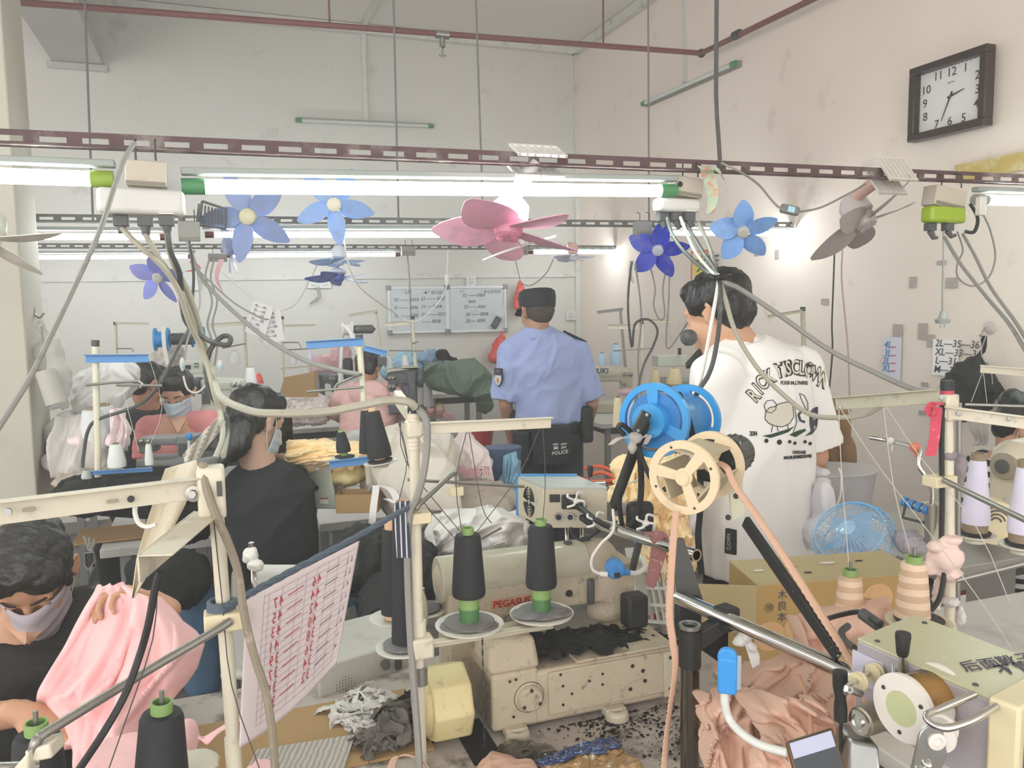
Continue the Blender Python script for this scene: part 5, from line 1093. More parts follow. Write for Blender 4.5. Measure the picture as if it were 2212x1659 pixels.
# column and arm
mb=MB();mb.box(L(0.02,0.20,0.12),(0.13,0.094,0.24),AX);mb.box(L(0.17,0.20,0.215),(0.38,0.095,0.085),AX);mb.ell(L(0.345,0.20,0.21),(0.06,0.058,0.075));mb.cap(L(-0.02,0.20,0.262),L(0.33,0.20,0.262),0.046,0.046,20);mb.box(L(0.37,0.195,0.20),(0.06,0.10,0.12),AX);mb.ell(L(0.345,0.19,0.135),(0.045,0.04,0.03))
arm=blob(mb,0.005,mCreamD,4,parent=mc,name='arm')
obj('arm_top_cover',MB().loft([(L(-0.055,0.20,0.258),0.051,0.051),(L(0.29,0.20,0.258),0.051,0.051)],BX,32),mat('machine_gloss','b5b09c',0.25,var=0.05,dirt='6e675a',dscale=22,damt=0.5,thr=0.6),mc,bev=0.003)
mb=MB().lathe([(0.035,0),(0.043,0.005),(0.045,0.012),(0.045,0.036),(0.038,0.042),(0.03,0.042)],L(-0.085,0.2,0.20),-AX,40);
for i in range(28):a=2*math.pi*i/28;mb.box(L(-0.109,0.2,0.20)+BX*math.cos(a)*0.045+V((0,0,math.sin(a)*0.045)),(0.026,0.004,0.004),AX)
obj('handwheel',mb,mCream,mc);obj('handwheel_hub',MB().lathe([(0.028,0),(0.028,0.003),(0.012,0.004),(0.012,0.010),(0.001,0.01)],L(-0.125,0.2,0.20),-AX,24),mDark,mc)
obj('name_plate',MB().box(L(0.098,0.1505,0.205),(0.095,0.002,0.021),AX),mat('plate_tan','c09a80',0.5,dirt='7a6a5c',dscale=40,damt=0.5),mc)
text('PEGASUS',L(0.054,0.1485,0.1975),AX,(0,0,1),0.0155,mat('letter_red','a83228',0.5),mc,'maker_lettering',bold=0.035,ex=0.0006)
for(a,z,r)in((0.235,0.205,0.008),(0.16,0.24,0.005),(0.02,0.225,0.004)):obj('screw',MB().lathe([(r,0),(r,0.002),(0.001,0.002)],L(a,0.150,z),-BX,14),mCbK,mc)
obj('tension_slot',MB().box(L(0.285,0.142,0.205),(0.018,0.01,0.06),AX),mCbD,mc,bev=0.006)
obj('finger_guard',MB().box(L(0.372,0.10,0.165),(0.052,0.045,0.075),AX),mCbK,mc,bev=0.008,seg=3)
obj('needle_bar',MB().cyl(L(0.335,0.19,0.04),L(0.335,0.19,0.13),0.008,12),mCbK,mc);obj('presser_bar',MB().cyl(L(0.352,0.19,0.045),L(0.352,0.19,0.13),0.006,12),mCbK,mc)
obj('throat_plate',MB().box(L(0.35,0.18,0.016),(0.14,0.12,0.03),AX),mCream,mc,bev=0.003)
for(a,b,r)in((0.19,0.19,0.016),(0.30,0.20,0.012),(0.25,0.19,0.010)):obj('oil_cap',MB().lathe([(r,0),(r,0.004),(0.001,0.004)],L(a,b,0.307),(0,0,1),20),mCbD,mc)
# motor with octagonal housing
mb=MB().lathe([(0.03,0),(0.052,0.002),(0.060,0.012),(0.060,0.018)],L(-0.145,0.03,0.072),AX,32);obj('motor_face',mb,mat('motor_yellow','cfc08f',0.5,dirt='5f564a',dscale=30,damt=0.6,thr=0.58),mc)
mb=MB().lathe([(0.072,0),(0.075,0.006),(0.075,0.075),(0.07,0.08)],L(-0.128,0.03,0.072),AX,8);obj('motor_housing',mb,MATS['motor_yellow'],mc,bev=0.003)
obj('motor_disc',MB().lathe([(0.044,0),(0.042,0.004),(0.001,0.005)],L(-0.145,0.03,0.072),-AX,32),mCbG,mc)
mb=MB();a0_=L(-0.035,0.01,0.24);ch_=obj
for i in range(34):
 c=L(-0.028,-0.03,0.235-i*0.0105+(0.002 if i%2 else 0));mb.box(c,(0.0035 if i%2 else 0.001,0.0012 if i%2 else 0.0035,0.011),AX)
o=obj('hanging_chain',mb,mDark);tag(o,'thin metal chain hanging beside the machine motor','chain')
# cloth on the machine bed, clutter around
mBlackCloth=mat('cloth_black','1c1b1b',0.9,var=0.15,vs=30)
def heap(name,label,cat,items,m,vox=0.008,wr=0.02,ws=10,seed=1,sm=1,ridge=True,kind=None,ds=(1,1,1)):
 ws=ws*(2.0 if ws<9 else 1.2);wr=min(wr*1.2,0.42*min(min(i[3]*m_(i[2]or 1.6),i[4]*m_(i[2]or 1.6),i[5])for i in items[:2]));mb=MB()
 for it in items:
  x,y,Yv,rx,rz,ry=it[:6];Yv=Yv or PZ(x,y,zt+.015).y;mb.ell(W(x,y,Yv),(rx*m_(Yv),ry,rz*m_(Yv)),n=20,m=14)
 o=blob(mb,vox,m,sm,wr=wr,ws=ws,seed=seed,name=name,ridge=ridge,dirscale=ds);return tag(o,label,cat,kind=kind)
def pile(name,label,cat,items,m,n=16,w=0.026,ln=0.10,seed=1):
 """tangled fabric strips over a small mound: (x, y, radius in metres, height)"""
 rn=random.Random(seed);mb=MB()
 for(x,y,rr,hh)in items:
  P=PZ(x,y,zt+.002);mb.ell(P,(rr*.8,rr*.6,hh*.6),n=16,m=10)
  for i in range(n):
   a=rn.uniform(0,6.28);d=V((math.cos(a),math.sin(a)*.8,0));c=P+V((rn.gauss(0,rr*.35),rn.gauss(0,rr*.3),0));s_=V((-d.y,d.x,0));cv=rn.uniform(-.5,.5);tw=rn.uniform(-1.2,1.2);L_=ln*rn.uniform(.6,1.2);ww=w*rn.uniform(.6,1.3);k=rn.uniform(.6,1)
   def fn(u,v):
    t_=(u-.5)*L_;p=c+d*t_+s_*(cv*t_*t_/L_*2);r2=((p-P).length/rr)**2;z=hh*k*max(.06,1-.55*r2)+.010*noise.noise(V((t_*30,seed,i)))+.012*abs(noise.noise(V((u*5,v*2,i*3.1))));q=s_*math.cos(tw*u*2)+V((0,0,1))*math.sin(tw*u*2)*.8;return p+V((0,0,z+.004))+q*ww*(v-.5)
   mb.sheet(fn,16,5,.0012)
 return tag(obj(name,mb,m,ang=180),label,cat)
def drape(name,label,LB,RB,Y0,Y1,m,seed=1,amp=1.0,nf=3.0,ang=0.4,nu=90,nv=70,edge=.04):
 def fn(u,v):
  l=ip(LB,v);r=ip(RB,v);x=l[0]*(1-u)+r[0]*u;y=l[1]*(1-u)+r[1]*u;q=V((u*nf+v*ang*nf,v*nf*.45-u*ang,seed*7.7));q=q+noise.noise_vector(q*.7)*.6
  f=max(0,1-abs(noise.noise(q))*3.6)**1.2*.040+max(0,1-abs(noise.noise(q*2.2))*3.4)*.012+noise.noise(q*.8)*.040;return W(x,y,Y0+(Y1-Y0)*v+(abs(u-.5)*2)**4*edge+(abs(v-.5)*2)**4*edge)+V((0,-1,.3))*f*amp
 return tag(obj(name,MB().sheet(fn,nu,nv,.002),m,ang=180),label,'fabric')
def ip(P,v):
 q=v*(len(P)-1);i=min(int(q),len(P)-2);f=q-i;return[P[i][k]*(1-f)+P[i+1][k]*f for k in range(len(P[0]))]
def cloth(name,label,cat,pts,m,amp=0.006,n=40,seed=1,th=0.0025,freq=6,zoff=0.0):
 """a flat scrap: quad of world points with crumpled height"""
 a,b,c,d=[V(p)for p in pts]
 def fn(u,v):
  p=a.lerp(b,u).lerp(d.lerp(c,u),v);q=V((u*freq+seed*3,v*freq,seed));e=0.012*noise.noise(q*1.7);
  h=abs(noise.noise(q))*amp*2+abs(noise.noise(q*2.3))*amp;return p+V((e,noise.noise(q+V((5,5,5)))*0.02,h+zoff))
 o=obj(name,MB().sheet(fn,n,n,th),m,ang=180);return tag(o,label,cat)
cloth('cloth_scrap','black cloth lying over the machine bed','cloth',[L(0.10,0.02,0.122),L(0.30,0.0,0.122),L(0.30,0.13,0.122),L(0.09,0.14,0.128)],mBlackCloth,0.012,seed=2)
cloth('cloth_scrap','black cloth trailing off the right of the machine bed','cloth',[L(0.28,0.06,0.122),L(0.46,0.01,0.10),L(0.50,0.07,0.075),L(0.30,0.14,0.124)],mBlackCloth,0.010,seed=4)
heap('cloth_scrap','crumpled white rag under the machine needle','rag',[(1330,1362,1.93,44,14,0.04),(1310,1355,1.93,20,14,0.03)],mat('rag_offwhite','cfcbc9',0.9,dirt='77716c',dscale=20,damt=0.5),0.004,0.012,24,5)
t=thing('funnel','small yellow funnel behind the motor','funnel',W(990,1405,1.72));obj('funnel_bowl',MB().lathe([(0.006,-0.05),(0.008,-0.022),(0.026,0.0),(0.026,0.004),(0.022,0.002),(0.004,-0.03)],W(990,1398,1.72),(0,0,1),24,caps=False),mat('funnel_yellow','e2d63f',0.4),t)
o=obj('screwdriver',MB().cyl(W(978,1400,1.72),W(970,1335,1.74),0.006,10),mat('handle_red','d8402c',0.4));tag(o,'tool with red handle standing in the yellow funnel','tool')
# lint and scraps on the table
mLint=mat('lint_black','171514',1.0)
mb=MB();rnd=random.Random(4)
for i in range(1500):
 cx_,cy_=rnd.choice(((.30,-.05),(.42,-.12),(.22,-.03),(.45,-.22),(.36,-.16),(.5,-.05)));a=rnd.gauss(cx_,0.05);b=min(-.008,rnd.gauss(cy_,0.035));a=max(-0.02,min(0.58,a));r=0.0006+abs(rnd.gauss(0,0.0013))
 mb.ell(L(a,b,-0.011+r*0.4),(r*rnd.uniform(0.8,2),r,r*0.6),(rnd.random(),rnd.random(),0),n=6,m=4)
o=obj('lint',mb,mLint);tag(o,'black lint scattered over the pale table front of the machine','lint',kind='stuff')
# ---- left control box with speaker holes
t=thing('control_box','off white control box with knob, switch and round speaker grille','box',W(790,1500,1.75));mb=MB()
pquad(mb,[(688,1522,1.72),(688,1440,1.72),(888,1382,1.88),(888,1468,1.88)],BX*0.22);obj('box_body',mb,mat('control_white','bfbdb4',0.5,var=0.04,dirt='8f8b80',dscale=12,damt=0.4),t,bev=0.006)
U=(W(888,1382,1.88)-W(688,1440,1.72)).normalized();c=W(746,1478,1.752);nn=-BX
mb=MB()
for i in range(-3,4):
 for j in range(-3,4):
  if i*i+j*j<=10:mb.lathe([(0.0013,0),(0.0013,0.0006),(0.0001,0.0006)],c+U*i*0.0075+V((0,0,j*0.0065))-BX*0.006,nn,6)
obj('speaker_holes',mb,mCbK,t);obj('knob',MB().lathe([(0.011,0),(0.010,0.012),(0.001,0.012)],W(832,1434,1.828),nn,16),mCbD,t);obj('rocker_switch',MB().box(W(860,1434,1.85)+nn*0.003,(0.014,0.008,0.022),U),mCbD,t)
obj('screw',MB().lathe([(0.004,0),(0.003,0.003),(0.001,0.003)],W(702,1510,1.725),nn,12),mat('rust','7b5a45',0.5),t)
cable([(862,1465,1.84),(858,1490,1.80),(830,1515,1.76),(800,1545,1.72)],0.007,mCbD,'stubby black cord leaving the control box')
# cardboard, board sample, scraps at bottom centre
mCard=mat('cardboard','a8895f',0.85,var=0.08,vs=6,dirt='7c6648',dscale=8,damt=0.4)
ds_=aP-0.02
o=obj('cardboard_sheet',MB().box(PZ(640,1600,zt+0.004),(0.50,0.26,0.006),AX),mCard);tag(o,'flat piece of brown cardboard on the table at bottom centre','cardboard')
mWoodG=bands('wood_grey','99948b','b8b3a9',30,'X',0.6,0.5,'SIN',3.0)
q0=PZ(556,1618,zt+0.014);q1=PZ(768,1586,zt+0.014);q2=q1+(V((0,-1,0))*0.20);q3=q0+V((0,-1,0))*0.20
mb=MB();mb.hexa([q0,q3,q2,q1],[p-V((0,0,0.008))for p in(q0,q3,q2,q1)]);o=obj('wood_sample',mb,mWoodG);tag(o,'grey wood grain board offcut at the bottom of the table','board')
mScrapW=mat('scrap_white','d2cfcb',0.9,dirt='55504c',dscale=26,damt=0.7,thr=0.58);mScrapG=mat('scrap_grey','6d6762',0.95,var=0.2,vs=30);mScrapK=mat('scrap_black','2b2927',0.95,var=0.2,vs=30)
pile('fabric_scraps','tangle of spotted white fabric strips beside the control box','fabric',[(745,1548,.05,.02),(800,1525,.055,.03),(770,1575,.04,.015),(825,1548,.04,.02)],mScrapW,9,.026,.10,3)
pile('fabric_scraps','dark grey lace and fabric offcuts left of the centre pole','fabric',[(845,1600,.06,.035),(865,1555,.05,.03),(810,1620,.04,.02)],mScrapG,12,.036,.10,5)
pile('fabric_scraps','black fabric offcuts piled at the foot of the centre pole','fabric',[(925,1590,.045,.03),(905,1535,.04,.025)],mScrapK,12,.034,.09,7)
rag([(850,1625,1.50),(862,1640,1.49),(858,1675,1.48)],None,mScrapW,'dirty white label strip at bottom centre',0.03)
mPeach=mat('peach_cloth','d6b09c',0.85,var=0.04,vs=8)
rag([(838,1690,1.42),(850,1640,1.42),(880,1632,1.42),(915,1650,1.42),(940,1690,1.42)],None,mPeach,'beige scalloped strap looping over the dark scraps',0.014)
heap('cloth_scrap','peach cloth scrap at the bottom edge below the machine','cloth',[(1080,1665,0,55,26,0.05),(1130,1672,0,40,20,0.05)],mPeach,0.0045,0.018,14,13)
# blue and clear plastic packet
mb=MB();o=cloth('plastic_packet','crinkled packet with blue edge strip and clear film over brown paper','packet',[PZ(1165,1650,zt+.01),PZ(1320,1605,zt+.01),PZ(1390,1660,zt+.01),PZ(1200,1720,zt+.01)],mat('packet_brown','a78352',0.2,var=0.15,dirt='d8cfc0',dscale=40,damt=0.7,thr=0.56,coat=0.8),0.006,seed=6)
o=cloth('packet_strip','dark blue shiny strip along the edge of the crinkled packet','strip',[PZ(1160,1645,zt+.013),PZ(1325,1598,zt+.013),PZ(1338,1614,zt+.013),PZ(1172,1662,zt+.013)],mat('film_blue','22386a',0.12,var=0.2,vs=40,dirt='c6d0dd',dscale=60,damt=0.8,thr=0.6,coat=1.0),0.004,seed=8,zoff=0.004)
heap('plastic_bag','shiny black plastic bag on the table front','bag',[(1120,1630,0,55,16,0.05),(1170,1632,0,40,12,0.04)],mat('film_black','1c1a19',0.15,dirt='d0ccc6',dscale=50,damt=0.7,thr=0.63,coat=1.0),0.0045,0.014,24,15)
# --- centre stand
Yc=1.45
st=thing('thread_stand','cream thread stand with taped pole standing in the centre of the table','thread stand',W(905,1560,Yc))
a=W(893,890,Yc);b=W(912,1700,Yc);obj('pole',MB().cyl(a,b,0.0098,20),mStand,st)
obj('pole_cap',MB().cyl(W(892.6,873,Yc),W(893,892,Yc),0.0108,20),mCbK,st)
mb=MB()
for i in range(9):p0=W(893+i*0.1,895+i*8.6,Yc);p1=W(893+i*0.1,903.5+i*8.6,Yc);mb.lathe([(0.0104,0),(0.0112,0.001),(0.0112,(p1-p0).length-0.001),(0.0104,(p1-p0).length)],p0,p1-p0,20)
obj('tape_wrap',mb,mat('tape_cream','d8d0bd',0.7,dirt='8d8577',dscale=40,damt=0.5),st)
mb=MB();u,upv,nn=flatbar(mb,W(908,926,Yc-0.01),W(1190,913,Yc+0.12),0.021,0.012);ob_=obj('guide_bar',mb,mStand,st,bev=0.001)
barbolts(st,W(908,926,Yc-0.01),W(1190,913,Yc+0.12),(0.36,0.93),0.0034,nn,mSteel);barbolts(st,W(908,926,Yc-0.01),W(1190,913,Yc+0.12),(0.56,),0.0034,nn,mCbK)
mb=MB();u,upv,nn=flatbar(mb,W(886,905,Yc-0.01),W(852,858,Yc+0.22),0.026,0.014);obj('guide_bar',mb,mStand,st,bev=0.001)
mb=MB().box(W(893,926,Yc),(0.028,0.028,0.030),AX);obj('clamp',mb,mStand,st,bev=0.004)
mb=MB().box(W(905,1117,Yc-0.006),(0.040,0.03,0.020),AX);obj('clamp',mb,mat('clamp_ivory','dccfae',0.5),st,bev=0.002)
mb=MB().tube([W(900,1100,Yc-0.015),W(905,1090,Yc-0.012),W(940,1057,Yc+0.03),W(976,1024,Yc+0.09),W(985,1024,Yc+0.10),W(988,1034,Yc+0.10),W(989,1052,Yc+0.10)],0.0055,12,4);obj('guide_rod',mb,mRod,st)
obj('rod_block',MB().box(W(985,1060,Yc+0.10),(0.026,0.022,0.018),AX),MATS['clamp_ivory'],st,bev=0.002)
obj('cross_rod',MB().cyl(W(880,1036,Yc+0.02),W(1132,1051,Yc+0.20),0.0032,10),mRod,st)
mb=MB();a0_=W(880,1035,Yc+0.05);
mb=MB().box(W(909,1396,Yc-0.004),(0.044,0.036,0.040),AX);obj('tray_bracket',mb,mStand,st,bev=0.005)
mb=MB();flatbar(mb,W(925,1392,Yc),W(1195,1350,Yc+0.20),0.016,0.02);obj('tray_bar',mb,mStand,st,bev=0.001)
obj('sleeve_joint',MB().cyl(W(909,1440,Yc),W(910,1478,Yc),0.0125,20),mRod,st);obj('sleeve_joint',MB().cyl(W(907,1340,Yc),W(908,1382,Yc),0.0115,20),mStand,st)
mDishW=mat('dish_white','d3d0c4',0.35,dirt='8f8a80',dscale=20,damt=0.5);mFelt=mat('felt_grey','7d7a7b',0.95,var=0.2,vs=60,dirt='57403d',dscale=30,damt=0.7)
Pd1=W(1014,1350,Yc+0.07);Pd2=W(1170,1326,Yc+0.18)
disc('left white spool plate with grey felt under a black cone',Pd1,0.066,mDishW,pad=mFelt);disc('right white spool plate with grey felt under a black cone',Pd2,0.066,mDishW,pad=mFelt)
for P,lab,hh in((Pd1,'black thread cone on green core, left of the pair before the cream machine',0.118),(Pd2,'black thread cone on green core, right of the pair before the cream machine',0.126)):
 P=P+V((0,0,0.010));t=thing('thread_cone',lab,'thread cone',P)
 obj('core_tube',MB().lathe([(0.0195,0),(0.0195,0.022),(0.0205,0.023),(0.0205,0.0245),(0.0195,0.026)],P,(0,0,1),28),mat('core_dgreen','4f7a4c',0.45),t)
 obj('core_tube',MB().lathe([(0.0195,0.026),(0.0195,0.052),(0.012,0.052+hh),(0.012,0.066+hh),(0.0095,0.066+hh),(0.0095,0.05+hh),(0.001,0.05+hh)],P,(0,0,1),28),mat('core_green','86a663',0.45),t)
 obj('yarn',MB().lathe([(0.018,0.050),(0.031,0.050),(0.0325,0.054),(0.0325,0.062),(0.0255,0.046+hh),(0.023,0.052+hh),(0.012,0.053+hh)],P,(0,0,1),36,caps=False),mat('yarn_black','26272a',0.7,var=0.06,vs=60,bump=0.2,bs=300),t)
heap('felt_rag','grey cloth rag folded on the left spool plate','rag',[(985,1352,Yc+0.06,40,5,0.035),(1045,1352,Yc+0.06,36,6,0.035)],mFelt,0.004,0.010,30,3)
heap('felt_rag','grey cloth rag folded on the right spool plate','rag',[(1140,1326,Yc+0.16,40,5,0.035),(1205,1322,Yc+0.17,36,5,0.035)],mFelt,0.004,0.010,30,4)
# tall black tubes behind the pole
mCoreT=mat('core_tan','d8b494',0.7)
def tallcone(x,yt,yb,Yv,r0,r1,lab,core_t=18,core_b=10):
 a=W(x[1],yb,Yv);b=W(x[0],yt,Yv);z=b-a;Ln=z.length;t=thing('thread_cone',lab,'thread cone',a)
 obj('yarn',MB().lathe([(r1*0.5,0.012),(r1,0.012),(r1,0.02),(r0,Ln-0.03),(r0*0.92,Ln-0.024),(r0*0.4,Ln-0.023)],a,z,32,caps=False),MATS['yarn_black'],t)
 obj('core_tube',MB().lathe([(r1*0.72,0),(r1*0.7,0.014),(r0*0.74,Ln-0.028),(r0*0.74,Ln),(r0*0.55,Ln),(r0*0.55,Ln-0.02),(0.001,Ln-0.02)],a,z,28,caps=False),mCoreT,t)
disc('round plate under the nearer tall black cone',W(872,1398,Yc+0.02),0.052,mDishW,pad=mFelt);disc('round plate under the farther tall black cone',W(850,1335,Yc+0.22),0.05,mDishW)
disc('empty pale plate sticking out right of the centre pole',W(915,1318,Yc+0.26),0.05,mDishW,pad=mFelt)
tallcone((868,873),1082,1398,Yc+0.02,0.018,0.023,'tall black thread cone left against the centre pole');tallcone((846,850),1118,1335,Yc+0.22,0.021,0.026,'tall black thread cone behind the nearer one, left of the pole')
# striped fabric strip, paper bits on the pole
mNavySt=bands('navy_stripe','3a3f4e','d0d2d8',34,'X',0.8,0.82,'SIN')
rag([(880,1082,Yc-0.03),(868,1090,Yc-0.035),(868,1130,Yc-0.035),(873,1205,Yc-0.03)],None,mNavySt,'navy strip with white pinstripes tied on the centre pole',0.026,twist=0.2)
heap('cloth_knot','striped cloth knot wrapped round the centre pole','knot',[(893,1092,Yc,18,14,0.016)],mNavySt,0.003,0.008,30,5)
# twisted cord and hanging size chart
cp=Ws([(478,1318,1.08),(540,1282,1.12),(640,1228,1.2),(760,1165,1.3),(860,1108,1.39),(893,1092,1.43)])
mCord=mat('cord_slate','596573',0.8,var=0.25,vs=60);mb=MB()
for ph in(0,2.1,4.2):
 pp=smoothpath(cp,14);q=[]
 for i,p in enumerate(pp):a=i*0.55+ph;q.append(p+V((0,math.cos(a)*0.0028,math.sin(a)*0.0028)))
 mb.tube(q,0.0032,7)
o=obj('twisted_cord',mb,mCord);tag(o,'slate blue twisted cord stretched between the left and centre stands','cord')
mb=MB()
for i in range(5):mb.tube([W(478,1300+i*5,1.10)+V((math.cos(a)*0.017,math.sin(a)*0.017,0))for a in[j*math.pi/6 for j in range(12)]],0.0032,7,closed=True)
o=obj('cord_coil',mb,mCord);tag(o,'slate cord coiled round the left stand pole','cord')
mChart=mat('chart_paper','d6cacb',0.85,var=0.03);P00=W(532,1292,1.115);P10=W(776,1168,1.31);P01=W(522,1606,1.09);P11=W(724,1440,1.25)
def chart(u,v):
 p=P00.lerp(P10,u).lerp(P01.lerp(P11,u),v);w=math.sin(u*5.2+0.6)*0.010+math.sin(u*9+v*2)*0.003;return p+V((0,-1,0))*w*(0.35+v)+V((0,0,-0.012))*math.sin(u*math.pi)*v
t=thing('size_chart','pinkish paper size chart with red numbers seen from the back, hanging on the twisted cord','chart',(P00+P10)/2-V((0,0,0.2)))
obj('chart_sheet',MB().sheet(chart,48,32,0.0006),mChart,t,ang=180)
def onchart(name,polys,m,off_):
 mb=MB();
 for pts,fs in polys:
  vs=[]
  for(u,v)in pts:
   p=chart(u,v);du=chart(u+0.01,v)-p;dv=chart(u,v+0.01)-p;nn=du.cross(dv).normalized();nn=nn if nn.y<0 else-nn;vs.append(p+nn*off_)
  mb.add(vs,fs)
 obj(name,mb,m,t,smooth=False)
gl=[]
for i in range(19):v=0.05+i*0.048;gl.append(strokepoly([(0.14,v),(0.97,v)],0.0035,sub=0.05))
for u in(0.15,0.19,0.30,0.42,0.50,0.60,0.70,0.80,0.90):gl.append(strokepoly([(u,0.04),(u,0.92)],0.0032,sub=0.05))
onchart('grid_lines',gl,mat('grid_pink','b59fa3',0.9),0.0012)
def onchart_text(s,u,v,h,bold=0.0):
 out=arcletters(s,lambda tt:(u+0.024*len(s)*(tt-0.5)*2,v+h*.3,0,0.62,h),h,bold);return[([(2*u-x,y)for x,y in vs],[f[::-1]for f in fs])for vs,fs in out]
tx=[];bk=[]
for i,(l_,r_)in enumerate((('47','46'),('45','44'),('43','42'),('41','40'),('39','38'),('37','36'),('35','34'),('33','32'))):
 v=0.15+i*0.098;tx+=onchart_text(l_,0.27,v,0.075,0.006);tx+=onchart_text(r_,0.60,v,0.075,0.006);tx.append(strokepoly([(0.35,v-0.02),(0.48,v-0.03)],0.007,sub=0.03));bk.append(strokepoly([(0.69,v-0.03),(0.82,v-0.035)],0.006,sub=0.03))
for i,s in enumerate(('6L','5L','4L','3L','2L','XL','L','M')):bk+=onchart_text(s,0.92,0.13+i*0.098,0.04)
onchart('red_numbers',tx,mat('ink_red2','b5464a',0.8),0.0016);onchart('black_letters',bk,mInk,0.0016)
# --- left stand
Yl=1.10
st=thing('thread_stand','large cream thread stand in the left foreground with a dusty long arm','thread stand',W(505,1600,Yl));
obj('pole',MB().cyl(W(464,1060,Yl),W(513,1720,Yl),0.0098,20),mStand,st);obj('sleeve_joint',MB().cyl(W(502,1592,Yl),W(510,1720,Yl),0.0112,20),mStand,st)
mb=MB().cyl(W(447,990,Yl+0.01),W(450,1015,Yl+0.01),0.0135,24);obj('pole_cap',mb,mat('cap_dusty','6e7072',0.8,var=0.2,vs=60),st);obj('pole_cap',MB().cyl(W(449,1013,Yl+0.01),W(455,1070,Yl+0.01),0.0115,20),mCbD,st)
def channel(p,q,h,d,m,name,th=0.0022,upv=(0,0,1)):
 p=V(p);q=V(q);u=(q-p).normalized();up_=(V(upv)-u*V(upv).dot(u)).normalized();nn=u.cross(up_);mb=MB();c=(p+q)/2;Lq=(q-p).length
 mb.box(c,(Lq,h,th),u,up_);mb.box(c+up_*h/2+nn*d/2,(Lq,d,th),u,nn);o=obj(name,mb,m,st,bev=0.0008);return u,up_,nn
mDust=mat('stand_dusty','d0c9b6',0.5,var=0.06,dirt='8c8780',dscale=14,damt=0.7,thr=0.55)
u,up_,nn=channel(W(-40,1112,Yl-0.16),W(428,1054,Yl-0.02),0.030,0.016,mDust,'long_arm')
for(x,y,m)in((283,1078,mCbK),(18,1105,mSteel)):obj('bolt',MB().lathe([(0.0045,0),(0.0042,0.002),(0.001,0.002)],W(x,y,Yl-0.075 if x>100 else Yl-0.155),V((0.2,-1,0)),16),m,st)
for x,y,yy in((243,1083,Yl-0.09),(62,1101,Yl-0.14)):obj('slot',MB().box(W(x,y,yy),(0.014,0.004,0.004),u,up_),mat('slot_shade','9a9484',0.6),st,bev=0.001)
obj('head_bracket',MB().box(W(457,1062,Yl-0.012),(0.036,0.034,0.072),AX),mStand,st,bev=0.005);obj('bolt',MB().lathe([(0.011,0),(0.011,0.004),(0.006,0.005),(0.005,0.012),(0.001,0.012)],W(419,1066,Yl-0.028),(0.15,-1,0.1),20),mRod,st)
obj('bracket_slot',MB().box(W(474,1056,Yl-0.031),(0.007,0.004,0.02),AX),mCbD,st)
# short arm towards the viewer
p=W(452,1128,Yl);q=W(336,1228,Yl-0.20);u=(q-p).normalized();s_=u.cross(V((0,0,1))).normalized();up_=s_.cross(u)
mb=MB().box((p+q)/2+up_*0.015,((q-p).length,0.040,0.0022),u,s_);mb.box((p+q)/2-s_*-0.019*1,((q-p).length,0.034,0.0022),u,up_);obj('short_arm',mb,mDust,st,bev=0.0008)
mb=MB().box(W(486,1338,Yl-0.006),(0.055,0.034,0.026),AX);obj('rod_clamp',mb,mat('clamp_ivory','dccfae',0.5),st,bev=0.003);obj('bolt',MB().lathe([(0.0035,0),(0.003,0.002),(0.001,0.002)],W(452,1341,Yl-0.025),-BX,14),mCbD,st)
mb=MB().tube(Ws([(498,1342,Yl-0.02),(460,1366,Yl-0.04),(300,1460,Yl-0.12),(110,1576,Yl-0.22),(85,1594,Yl-0.23),(76,1606,Yl-0.235),(70,1634,Yl-0.235)]),0.0058,14,5);obj('guide_rod',mb,mRod,st)
mb=MB();pquad(mb,[(60,1650,.86),(50,1625,.86),(105,1608,.86),(112,1640,.86)],(0,0.03,0));pquad(mb,[(20,1690,.85),(22,1668,.85),(60,1625,.85),(60,1670,.85)],(0,0.03,0));obj('rod_end_block',mb,mStand,st,bev=0.003);obj('cross_rod',MB().cyl(W(-40,1660,.84),W(80,1655,.88),0.006,12),mSteel,st)
cable([(438,1000,Yl-0.02),(445,1050,Yl-0.03),(465,1110,Yl-0.035),(492,1170,Yl-0.035),(515,1240,Yl-0.03),(528,1330,Yl-0.03),(550,1420,Yl-0.03),(575,1500,Yl-0.03),(590,1600,Yl-0.03),(596,1700,Yl-0.03)],0.0058,mat('cable_taupe','8d8271',0.6,var=0.15,vs=30,dirt='c9bfae',dscale=40,damt=0.5),'dusty brown cable falling in front of the left stand pole')
cable([(345,1235,0.95),(335,1270,0.95),(320,1350,0.95),(300,1420,0.95),(270,1500,0.93),(225,1580,0.91),(165,1670,0.9)],0.0046,mCbK,'thin black cable hanging in front of the pink cloth')
# black cones at bottom left on spindles
for(x,y,Yv,lab)in((72,1560,0.98,'black thread cone with green core cut by the lower left corner'),(333,1515,1.02,'black thread cone with green core at bottom left before the pink cloth')):
 top=W(x,y,Yv);P=top-V((0,0,0.165));t=thing('thread_cone',lab,'thread cone',P);tl=V((0.06 if x>200 else 0.02,0,1))
 obj('yarn',MB().lathe([(0.012,0),(0.037,0),(0.0385,0.006),(0.0275,0.142),(0.024,0.149),(0.013,0.150)],P,tl,40,caps=False),MATS['yarn_black'],t)
 obj('core_tube',MB().lathe([(0.0136,0.145),(0.0140,0.163),(0.0140,0.165),(0.0112,0.165),(0.0108,0.14),(0.001,0.14)],P,tl,32,caps=False),mat('core_green','86a663',0.45),t)
 obj('spindle',MB().cyl(P,P+tl.normalized()*0.180,0.0032,10),mRod,t)
heap('cloth_pad','pale round pad under the lower left cones','pad',[(420,1650,1.1,60,14,0.04)],mat('pad_cream','cfc8b8',0.9),0.006,0.006,12)
